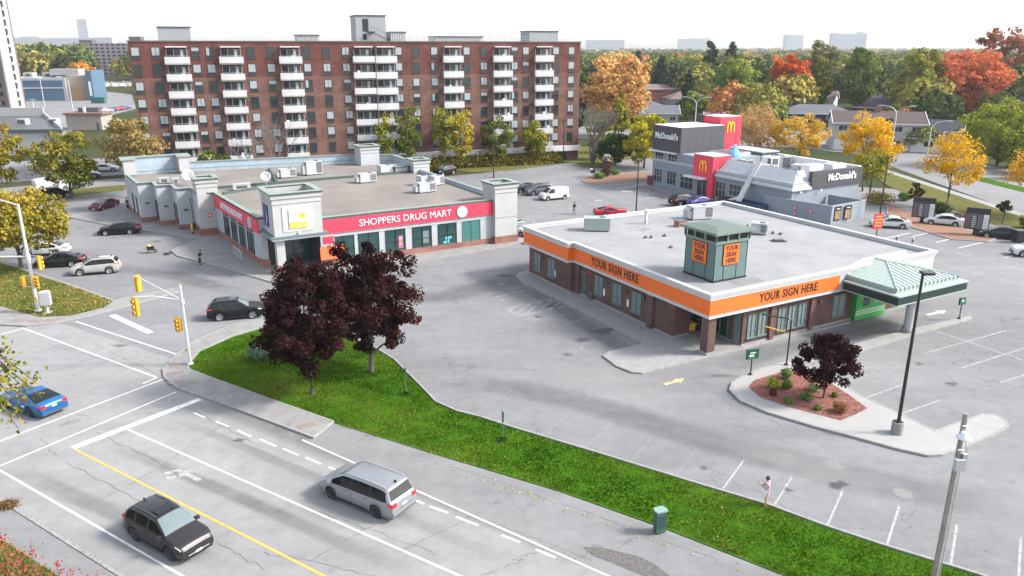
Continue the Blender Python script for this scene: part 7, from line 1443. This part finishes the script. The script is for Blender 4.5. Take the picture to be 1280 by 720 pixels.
# drive-through gantry and small green signs
x, y = G(983, 456, .15); o = thing('height_gantry', 'black height-limit gantry with a hanging yellow bar at the island', 'gantry', (x, y, .15)); b = MB(M['black']); b.tube([(0, 0, 0), (0, 0, 3.45), (-.06, .0, 3.55), (-.3, .05, 3.6), (-2.0, .55, 3.75)], .06, 8); b.lathe([(0, .08), (.16, .08), (.16, 0)], n=10); b.build('frame', o)
b = MB(M['signal_yellow']); b.tube([(-.35, .1, 2.55), (-1.8, .45, 2.85)], .05, 8); hb = b.build('clearance_bar', o); b = MB(M['black']); b.tube([(-.5, .14, 2.6), (-.5, .14, 3.6)], .01, 4); b.tube([(-1.6, .4, 2.8), (-1.6, .45, 3.7)], .01, 4); b.build('chain', hb)
def green_sign(lb, u, v, h, w_, hh, yaw, txt):
    x, y = G(u, v, .15); o = thing('direction_sign', lb, 'sign', (x, y, .15), yaw, 'green direction signs'); b = MB(M['black']); b.tube([(0, 0, 0), (0, 0, h - hh)], .045, 8); b.lathe([(0, .06), (.16, .06), (.16, 0)], n=10); b.build('post', o)
    b = MB(mat('sign_green', (.01, .09, .05), .4), M['white'], M['bright_green']); b.box(-w_ / 2, w_ / 2, -.07, .07, h - hh, h)
    if txt == 1: b.box(-.22, .22, -.085, -.07, h - hh * .42, h - hh * .3, 1); b.box(-.28, .1, -.085, -.07, h - hh * .75, h - hh * .55, 1); b.box(-.35, .35, -.08, -.07, h - hh * .93, h - hh * .86, 2)
    else: b.poly([(-.16, -.075, h - hh * .3), (.16, -.075, h - hh * .3), (0, -.075, h - hh * .7)], 1)
    b.build('panel', o)
green_sign('small dark green sign on a post left of the gantry', 938, 468, 1.95, .95, .75, R(15), 1); green_sign('square green sign with a white triangle at the end of the drive-through strip', 1199, 398, 1.9, .65, .65, R(20), 2)
# utility box and post on the verge
x, y = G(824, 663, .1); o = thing('utility_box', 'dark green utility pedestal at the lower edge of the verge', 'utility box', (x, y, .08), R(20)); b = MB(mat('box_green', (.03, .075, .065), .6, var=.2, scale=4)); b.prism([(-.26, -.2), (.26, -.2), (.3, .0), (.22, .22), (-.22, .22), (-.3, 0)], 0, 1.12); b.build('body', o)
b = MB(mat('box_lid', (.16, .24, .22), .5)); b.prism([(-.29, -.23), (.29, -.23), (.33, .0), (.25, .25), (-.25, .25), (-.33, 0)], 1.12, 1.2, bot=True); b.build('lid', o); b = MB(M['black']); [b.box(-.2, .2, -.215, -.2, .3 + k * .14, .34 + k * .14) for k in range(5)]; b.build('vent', o)
for lb, u, v in (('thin green marker post in the verge near the parking kerb', 629, 550), ('thin green marker post at the upper end of the verge by the maples', 508, 492)):
    x, y = G(u, v, .1); b = MB(mat('post_green', (.05, .12, .10), .6)); b.tube([(0, 0, 0), (-.06, .05, 1.9)], .03, 6); b.box(-.05, .05, -.02, .02, 1.2, 1.85); o = b.build('marker_post', None, (x, y, .1)); tag(o, lb, 'post', 'marker posts')
    rs = np.random.RandomState(int(u)); p = rs.normal(size=(160, 3)) * [.12, .12, .08]; p[:, 2] = abs(p[:, 2]); q = leaf_mesh('weed_clump', p, .06, rs.uniform(0, 1, 160), leafmat('leaf_weed2', [(.02, .06, .01), (.05, .11, .02)]), None, loc=(x, y, .12)); tag(q, 'dark weeds round the foot of the ' + ('middle' if u > 600 else 'upper') + ' marker post', 'weeds')
# menu boards
def menu_board(lb, u, v, yaw):
    x, y = G(u, v); o = thing('menu_board', lb, 'menu board', (x, y, .1), R(yaw), 'drive-through menu boards'); b = MB(M['black']); b.box(-.25, .25, -.15, .15, 0, .7); b.build('post', o)
    b = MB(M['black']); b.box(-1.35, 1.35, -.16, .16, .65, 2.75); b.box(-1.3, 1.3, -.13, .13, 2.78, 3.35); pn = b.build('panel', o)
    c = MB(mat('menu_screen', (.10, .10, .11), .3), M['white'], mat('menu_brown', (.10, .07, .07), .5))
    for k in range(4): x0 = -1.25 + k * .64; c.box(x0, x0 + .56, -.18, -.16, .8, 2.6, 1 if k == 3 else 2 if k == 0 else 0); [c.box(x0 + .08, x0 + .45, -.186, -.18, 1.0 + j * .25, 1.06 + j * .25, 0 if k == 3 else 1) for j in range(6)] if k in (1, 3) else None
    c.build('menu_panel', pn)
menu_board('dark drive-through menu board beside the first white car', 1152, 279, -32); menu_board('dark drive-through menu board beside the grey car', 1218, 294, -32)
x, y = G(1095, 296); o = thing('promo_sign', 'red sign with yellow lettering on a thin post behind the store', 'sign', (x, y, 0), R(10)); b = MB(M['black']); b.tube([(0, 0, 0), (0, 0, 1.6)], .06, 8); b.build('post', o); b = MB(M['red'], mat('promo_yellow', (.8, .45, .05), .5)); b.box(-.62, .62, -.05, .05, 1.0, 2.9); [b.box(-.5 + .04 * (k % 2), .5 - .06 * (k % 2), -.06, -.05, 1.35 + k * .38, 1.5 + k * .38, 1) for k in range(4)]; b.build('panel', o)
for lb, u, v in (('left of two short grey bollards behind the store roof', 1120, 306), ('right of two short grey bollards behind the store roof', 1140, 309)):
    x, y = G(u, v); o = thing('bollard', lb, 'bollard', (x, y, 0), 0, 'grey bollards'); b = MB(M['grey']); b.lathe([(0, 1.1), (.1, 1.08), (.14, 1.0), (.14, 0)], n=12); b.build('post', o); b = MB(M['black']); b.lathe([(.145, .7), (.145, .85)], n=12); b.build('band', o)
x, y = G(1272, 303); o = thing('planter', 'black square waste bin at the end of the menu island', 'waste bin', (x, y, .1)); b = MB(M['black']); b.box(-.5, .5, -.5, .5, 0, 1.35); b.build('body', o); b = MB(M['dkgrey']); b.box(-.55, .55, -.55, .55, 1.35, 1.45); b.build('lid', o)
x, y = G(812, 231); o = thing('waste_bin', 'dark red waste bin at the left corner of the restaurant', 'waste bin', (x, y, .06)); b = MB(mat('bin_red', (.2, .02, .03), .5)); b.box(-.4, .4, -.4, .4, 0, 1.3); b.build('body', o); b = MB(M['dkgrey']); b.box(-.45, .45, -.45, .45, 1.3, 1.5); b.build('lid', o)
x, y = G(741, 224); o = thing('mail_box', 'small black and white box on a post at the tip of the restaurant island', 'mailbox', (x, y, .1)); b = MB(M['lgrey']); b.tube([(0, 0, 0), (0, 0, 1.1)], .06, 6); b.build('post', o); b = MB(M['black']); b.box(-.45, .35, -.25, .25, 1.05, 1.6); b.build('box', o); b = MB(M['white']); b.box(-.5, -.1, -.28, .28, 1.55, 1.75); b.build('lid', o)
x, y = G(657, 304, .1); o = thing('traffic_cone', 'small orange cone at the walk corner beside the white suv', 'cone', (x, y, .12)); b = MB(mat('cone_orange', (.5, .1, .03), .6)); b.lathe([(0, .9), (.04, .9), (.17, .04)], n=12); b.box(-.24, .24, -.24, .24, 0, .04); b.build('cone', o); b = MB(M['white']); b.lathe([(.095, .55), (.13, .35)], n=12); b.build('band', o)
# bicycle stand with shopping carts
x, y = G(296, 318, .13); o = thing('bike_rack', 'looped grey and red bicycle rack by the side wall of the drugstore', 'bike rack', (x, y, .13), R(-57)); b = MB(M['galv'], M['red'])
for k in range(6): x0 = -2.2 + k * .8; b.tube([(x0, 0, 0), (x0, 0, .55), (x0 + .08, 0, .75), (x0 + .3, 0, .85), (x0 + .52, 0, .75), (x0 + .6, 0, .55), (x0 + .6, 0, 0)], .03, 6, 1 if k == 0 else 0)
b.build('loops', o); b = MB(M['galv']); b.bar((-2.3, 0, .03), (2.5, 0, .03), .06); b.build('rail', o)
x, y = G(189, 316); o = thing('wheelbarrow', 'dark wheelbarrow with yellow load standing on the lot before the drugstore', 'wheelbarrow', (x, y, 0), R(20)); b = MB(M['black']); b.prism([(-.35, -.3), (.35, -.3), (.35, .3), (-.35, .3)], .35, .7); b.poly([(-.35, -.3, .7), (.35, -.3, .7), (.5, -.4, .85), (-.5, -.4, .85)]); b.build('tray', o)
b = MB(M['rubber']); b.T = Matrix.Translation((.45, 0, .2)); b.lathe([(.1, -.05), (.2, -.05), (.2, .05), (.1, .05)], n=14, ax='y'); b.build('wheel', o); b = MB(M['dkgrey']); [b.tube([(.5, s_ * .1, .25), (-.9, s_ * .28, .6)], .02, 6) for s_ in (-1, 1)]; [b.tube([(-.3, s_ * .22, .4), (-.35, s_ * .25, 0)], .02, 6) for s_ in (-1, 1)]; b.build('frame', o); b = MB(M['signal_yellow']); b.lathe([(0, 1.0), (.18, .92), (.3, .7)], (-.15, .05, 0), n=8, smooth=False); b.build('load', o)
x, y = G(209, 318); b = MB(M['black']); b.T = Matrix.Translation((0, 0, .0)); b.lathe([(0, .2), (.3, .16), (.42, .06), (.45, 0)], n=9, smooth=False); b.bar((.2, .1, .1), (.9, .5, .06), .05); o = b.build('tool_bag', None, (x, y, .01), .6); tag(o, 'small dark tool bag with a handle lying at the kerb before the drugstore', 'bag')
x, y = G(241, 292, .13); o = thing('utility_post', 'dark post with yellow sleeve beside the left column of the drugstore', 'bollard', (x, y, .13)); b = MB(M['signal_yellow'], M['black']); b.lathe([(0, 1.3), (.13, 1.25), (.13, .3)], n=10); b.lathe([(.14, .3), (.14, 0)], n=10, mi=1); b.build('post', o); b = MB(M['black']); b.box(.15, .5, -.1, .1, .5, 1.4); b.tube([(.3, 0, 1.4), (.25, 0, 4.5)], .05, 6); b.build('standpipe', o)
# far light poles in the left lot
for lb, u, v, h in (('thin grey pole at the blue warehouse', 56, 134, 12), ('thin dark pole behind the brown-roofed hut', 92, 142, 12), ('thin grey pole before the mauve tower', 48, 168, 9)):
    x, y = G(u, v); o = thing('lamp_pole', lb, 'pole', (x, y, 0), 0, 'poles in the far left lot'); b = MB(M['galv']); b.tube([(0, 0, 0), (0, 0, h)], .14, 6); b.build('pole', o); b = MB(M['lgrey']); b.box(-.8, .8, -.15, .15, h, h + .2); b.build('lamp_head', o)
x, y = G(124, 129); o = thing('shipping_container', 'dark green container in the distant pale lot', 'container', (x, y, 0), .1); b = MB(mat('container_green', (.02, .10, .08), .6)); b.box(-2.6, 2.6, -1.2, 1.2, .1, 2.4); b.build('body', o); b = MB(M['dkgrey']); b.box(-2.65, -2.6, -1.1, 1.1, .2, 2.2); b.build('door', o)
x, y = G(95, 119); o = thing('dumpster', 'black dumpster before the beige warehouse entrance', 'dumpster', (x, y, 0)); b = MB(M['black']); b.prism([(-3, -1.5), (3, -1.5), (3, 1.5), (-3, 1.5)], 0, 3.2); b.build('body', o); b = MB(M['dkgrey']); b.box(-3.1, 3.1, -1.6, 1.6, 3.2, 3.5); b.build('lid', o)
# rubble line in the distant lot
rs = np.random.RandomState(2); b = MB(mat('rubble', (.33, .32, .30), .95, var=.3, scale=.5))
for i in range(160):
    u = rs.uniform(112, 163); v = 108 - rs.uniform(0, 3.5); x, y = G(u, v); r_ = rs.uniform(.8, 2.2); b.T = Matrix.Translation((x, y, 0)) @ Matrix.Rotation(rs.uniform(0, 6), 4, 'Z'); b.lathe([(0, r_ * .9), (r_ * .6, r_ * .7), (r_, 0)], n=5, smooth=False)
structure(b.build('rubble_heap'), 'pale rubble heaped at the end of the distant lot', 'stuff')

# ------------------------------------------------------------------ people
def skin_mesh(verts, edges, radii, m, name, sub=2):
    me = bpy.data.meshes.new(name); me.from_pydata(verts, edges, []); o = bpy.data.objects.new(name, me); COL.objects.link(o)
    sk = o.modifiers.new('s', 'SKIN'); sk.use_smooth_shade = True
    for i, r_ in enumerate(radii): me.skin_vertices[0].data[i].radius = (r_, r_) if not isinstance(r_, tuple) else r_
    me.skin_vertices[0].data[0].use_root = True; ss = o.modifiers.new('d', 'SUBSURF'); ss.levels = sub; ss.render_levels = sub
    r_ = bpy.data.meshes.new_from_object(o.evaluated_get(bpy.context.evaluated_depsgraph_get())); bpy.data.objects.remove(o); r_.name = name; r_.materials.clear(); r_.materials.append(m); return r_
def link(me, name, parent, loc=(0, 0, 0)):
    o = bpy.data.objects.new(name, me); COL.objects.link(o); o.parent = parent; o.location = loc; return o
skin = mat('skin', (.42, .25, .18), .6); hairm = mat('dark_hair', (.03, .02, .015), .8)
def person(label, x, y, yaw, pose, top, legs, H_=1.72, hair=hairm, cap=None, short=False, shoes=None, skirt=False, group=None):
    o = thing('person', label, 'person', (x, y, 0), yaw); J = dict(pose)
    hip, ches, neck = J.get('hip', (0, 0, .93)), J.get('chest', (0, 0, 1.28)), J.get('neck', (0, 0, 1.47)); hd = J.get('head', (0, .02, 1.60))
    V = [hip, tuple((a + b) / 2 for a, b in zip(hip, ches)), ches, neck, hd, (hd[0], hd[1], hd[2] + .08)]; E_ = [(0, 1), (1, 2), (2, 3), (3, 4), (4, 5)]; Rr = [(.14, .1), (.12, .09), (.15, .1), .055, (.085, .095), (.07, .075)]
    def add(ch, rs_, root):
        i0 = len(V); V.extend(ch); Rr.extend(rs_); E_.append((root, i0)); E_.extend([(i0 + k, i0 + k + 1) for k in range(len(ch) - 1)])
    for s_ in 'lr':
        add(J['arm' + s_], [.055, .042, .03, .032][:len(J['arm' + s_])], 2); add(J['leg' + s_], [.085, .06, .04, .035], 0)
    me = skin_mesh(V, E_, Rr, skin, 'body'); hb_ = MB(skin)
    hb_.tube([(hd[0], hd[1] + .085, hd[2] + .03), (hd[0], hd[1] + .115, hd[2] - .0), (hd[0], hd[1] + .09, hd[2] - .02)], [.012, .018, .01], 6)
    for s_, k in ((-1, 'l'), (1, 'r')):
        hb_.lathe([(0, -.01), (.022, 0), (0, .01)], (hd[0] + s_ * .085, hd[1], hd[2] + .02), 8)
        w_ = Vector(J['arm' + k][-1]); d = (w_ - Vector(J['arm' + k][-2])).normalized(); sd_ = d.cross(Vector((0, 0, 1))); sd_ = sd_.normalized() if sd_.length > .1 else Vector((0, 1, 0)); nn = sd_.cross(d)
        hb_.tube([w_, w_ + d * .05, w_ + d * .09], [.032, .04, .036], 8)
        for f in range(4): bse = w_ + d * .08 + sd_ * (.024 - .016 * f); L_ = (.065, .075, .07, .055)[f]; hb_.tube([bse, bse + d * L_ * .55 + nn * .004, bse + d * L_ * .85 + nn * .025], [.0095, .009, .007], 6)
        tb = w_ + d * .03 + sd_ * .03; hb_.tube([tb, tb + sd_ * .025 + d * .03, tb + sd_ * .03 + d * .055 + nn * .015], [.012, .01, .008], 6)
    tmp = hb_.build('t'); bm = bmesh.new(); bm.from_mesh(me); bm.from_mesh(tmp.data); bm.to_mesh(me); bm.free(); bpy.data.objects.remove(tmp); link(me, 'body', o)
    fc = MB(M['dark'], mat('lips', (.3, .1, .09), .6)); [fc.box(hd[0] + s_ * .035 - .011, hd[0] + s_ * .035 + .011, hd[1] + .088, hd[1] + .1, hd[2] + .03, hd[2] + .04) for s_ in (-1, 1)]; fc.box(hd[0] - .024, hd[0] + .024, hd[1] + .085, hd[1] + .095, hd[2] - .045, hd[2] - .036, 1); fc.build('face', o)
    # clothes
    tv = [hip, V[1], ches, tuple(a * .35 + b * .65 for a, b in zip(ches, neck))]; te = [(0, 1), (1, 2), (2, 3)]; tr_ = [(.165, .125), (.15, .12), (.175, .13), .09]
    for k in 'lr':
        ar = J['arm' + k]; n_ = 2 if short else 3; q = list(ar[:n_]); 
        if not short: q[-1] = tuple(a * .1 + b * .9 for a, b in zip(ar[n_ - 2], ar[n_ - 1]))
        i0 = len(tv); tv += q; tr_ += [.075, .062, .05][:n_]; te.append((2, i0)); te += [(i0 + z, i0 + z + 1) for z in range(len(q) - 1)]
    if skirt: i0 = len(tv); tv.append((hip[0], hip[1], .62)); tr_.append((.2, .16)); te.append((0, i0))
    link(skin_mesh(tv, te, tr_, top, 'jacket'), 'jacket', o)
    if legs:
        lv = [(hip[0], hip[1], hip[2] + .04), (hip[0], hip[1], hip[2] - .06)]; le = [(0, 1)]; lr = [(.15, .11), (.15, .11)]
        for k in 'lr': q = J['leg' + k]; i0 = len(lv); lv += [q[0], q[1], tuple(a * .15 + b * .85 for a, b in zip(q[1], q[2]))]; lr += [.1, .078, .062]; le += [(1, i0), (i0, i0 + 1), (i0 + 1, i0 + 2)]
        link(skin_mesh(lv, le, lr, legs, 'trousers'), 'trousers', o)
    for k in 'lr': q = J['leg' + k][-2:]; a_, b_ = q[0], q[1]; s_ = skin_mesh([(a_[0], a_[1] - .04, .05), (a_[0], a_[1] + .06, .045), (a_[0], a_[1] + .17, .035)], [(0, 1), (1, 2)], [(.05, .05), (.052, .045), (.042, .035)], shoes or M['black'], 'shoe', 1); link(s_, 'shoe', o)
    hm = MB(hair if cap is None else cap); hm.T = Matrix.Translation((hd[0], hd[1] - .018, hd[2] + .055)); hm.lathe([(0, .11), (.06, .1), (.098, .05), (.105, -.01), (.095, -.05)], n=16); hm.build('hair' if cap is None else 'cap', o)
    if cap is not None: hm = MB(cap); hm.T = Matrix.Translation((hd[0], hd[1] + .09, hd[2] + .07)); hm.box(-.07, .07, 0, .09, -.01, .005); hm.build('cap_peak', o)
    return o
stand = dict(arml=[(-.19, 0, 1.40), (-.25, .02, 1.13), (-.22, .18, .95), (-.21, .22, .91)], armr=[(.19, 0, 1.40), (.25, .02, 1.13), (.2, .2, 1.0), (.17, .25, .99)], legl=[(-.10, 0, .82), (-.11, .03, .48), (-.11, 0, .1), (-.11, .08, .04)], legr=[(.10, 0, .82), (.12, .04, .48), (.13, .02, .1), (.13, .1, .04)])
walkp = dict(arml=[(-.19, 0, 1.40), (-.24, -.1, 1.14), (-.22, .0, .92), (-.21, .03, .87)], armr=[(.19, 0, 1.40), (.24, .1, 1.14), (.2, .3, 1.02), (.19, .35, 1.01)], legl=[(-.10, .02, .82), (-.11, .2, .48), (-.11, .22, .1), (-.11, .3, .04)], legr=[(.10, 0, .82), (.11, .0, .48), (.11, -.28, .14), (.11, -.2, .05)])
phone = dict(arml=[(-.17, 0, 1.38), (-.22, .08, 1.13), (-.1, .3, 1.2), (-.07, .35, 1.22)], armr=[(.17, 0, 1.38), (.22, .08, 1.13), (.1, .3, 1.18), (.05, .35, 1.2)], head=(0, .04, 1.58), legl=[(-.08, 0, .82), (-.09, .02, .46), (-.09, 0, .1), (-.09, .08, .04)], legr=[(.08, 0, .82), (.09, .0, .46), (.09, -.02, .1), (.09, .06, .04)])
bowed = dict(hip=(0, 0, .93), chest=(0, .1, 1.26), neck=(0, .17, 1.42), head=(0, .25, 1.52), arml=[(-.19, .12, 1.36), (-.24, .16, 1.1), (-.18, .38, 1.05), (-.15, .43, 1.05)], armr=[(.19, .12, 1.36), (.24, .16, 1.1), (.14, .4, 1.08), (.1, .44, 1.08)], legl=stand['legl'], legr=stand['legr'])
jk = mat('black_cloth', (.016, .016, .02), .9); jn = mat('dark_trousers', (.02, .021, .026), .9); gj = mat('grey_jeans', (.20, .22, .24), .9)
x, y = G(250, 331); person('man in black jacket and trousers bending over by the drugstore kerb', x, y, R(-100), bowed, jk, jn)
x, y = G(718, 268); person('walker in a black hooded jacket and pale grey trousers in the rear lot', x, y, R(20), walkp, jk, gj)
st_m = mat('striped_cloth', (.6, .42, .5), .9); n_ = st_m.node_tree; wv = n_.nodes.new('ShaderNodeTexWave'); wv.bands_direction = 'Z'; wv.inputs['Scale'].default_value = 3.6; rp = n_.nodes.new('ShaderNodeValToRGB'); rp.color_ramp.interpolation = 'CONSTANT'; rp.color_ramp.elements[0].color = (.03, .02, .06, 1); rp.color_ramp.elements[1].position = .5; rp.color_ramp.elements[1].color = (.6, .4, .48, 1)
n_.links.new(n_.nodes['Texture Coordinate'].outputs['Object'], wv.inputs['Vector']); n_.links.new(wv.outputs[0], rp.inputs[0]); n_.links.new(rp.outputs[0], n_.nodes['Principled BSDF'].inputs['Base Color'])
x, y = G(957, 633); pw_ = person('person in striped hooded top and bare legs standing at the verge kerb', x, y, R(60), phone, st_m, None, 1.68, skirt=True)
b = MB(M['white']); b.box(-.16, -.12, -.09, .09, .12, .42); b.tube([(-.14, -.06, .42), (-.15, 0, .85), (-.14, .06, .42)], .012, 5); o = b.build('shoulder_bag', None, (x - .14, y - .12, .62), R(75)); tag(o, 'white cloth shoulder bag hanging on the person in stripes', 'bag')
b = MB(M['black']); b.box(-.035, .035, -.006, .006, 0, .13); o = b.build('phone', None, (x + math.cos(R(60)) * 0 - math.sin(R(60)) * .44, y + math.cos(R(60)) * .44, 1.2), R(60)); tag(o, 'small dark phone held by the person in stripes', 'phone')
x, y = G(160, 261, .13); person('dark-clothed person beside the far end door of the drugstore', x, y, R(150), stand, jk, jn)

# ------------------------------------------------------------------ haze
hz = MB(mat('haze', (.8, .8, .8))); hz.box(-3700, 3700, -90, 3900, -1.5, 128); hzo = hz.build('haze'); hzo['kind'] = 'stuff'; hzo['label'] = 'pale autumn haze over the whole scene'
hm = hzo.data.materials[0].node_tree; hm.nodes.clear(); pv = hm.nodes.new('ShaderNodeVolumePrincipled'); pv.inputs['Color'].default_value = (.93, .95, 1, 1); pv.inputs['Density'].default_value = .0001; pv.inputs['Anisotropy'].default_value = .2
ou = hm.nodes.new('ShaderNodeOutputMaterial'); hm.links.new(pv.outputs[0], ou.inputs['Volume']); hzo.display_type = 'BOUNDS'
for ob in list(bpy.data.objects):
    if ob.parent is None and ob.type == 'EMPTY' and not ob.children: bpy.data.objects.remove(ob)
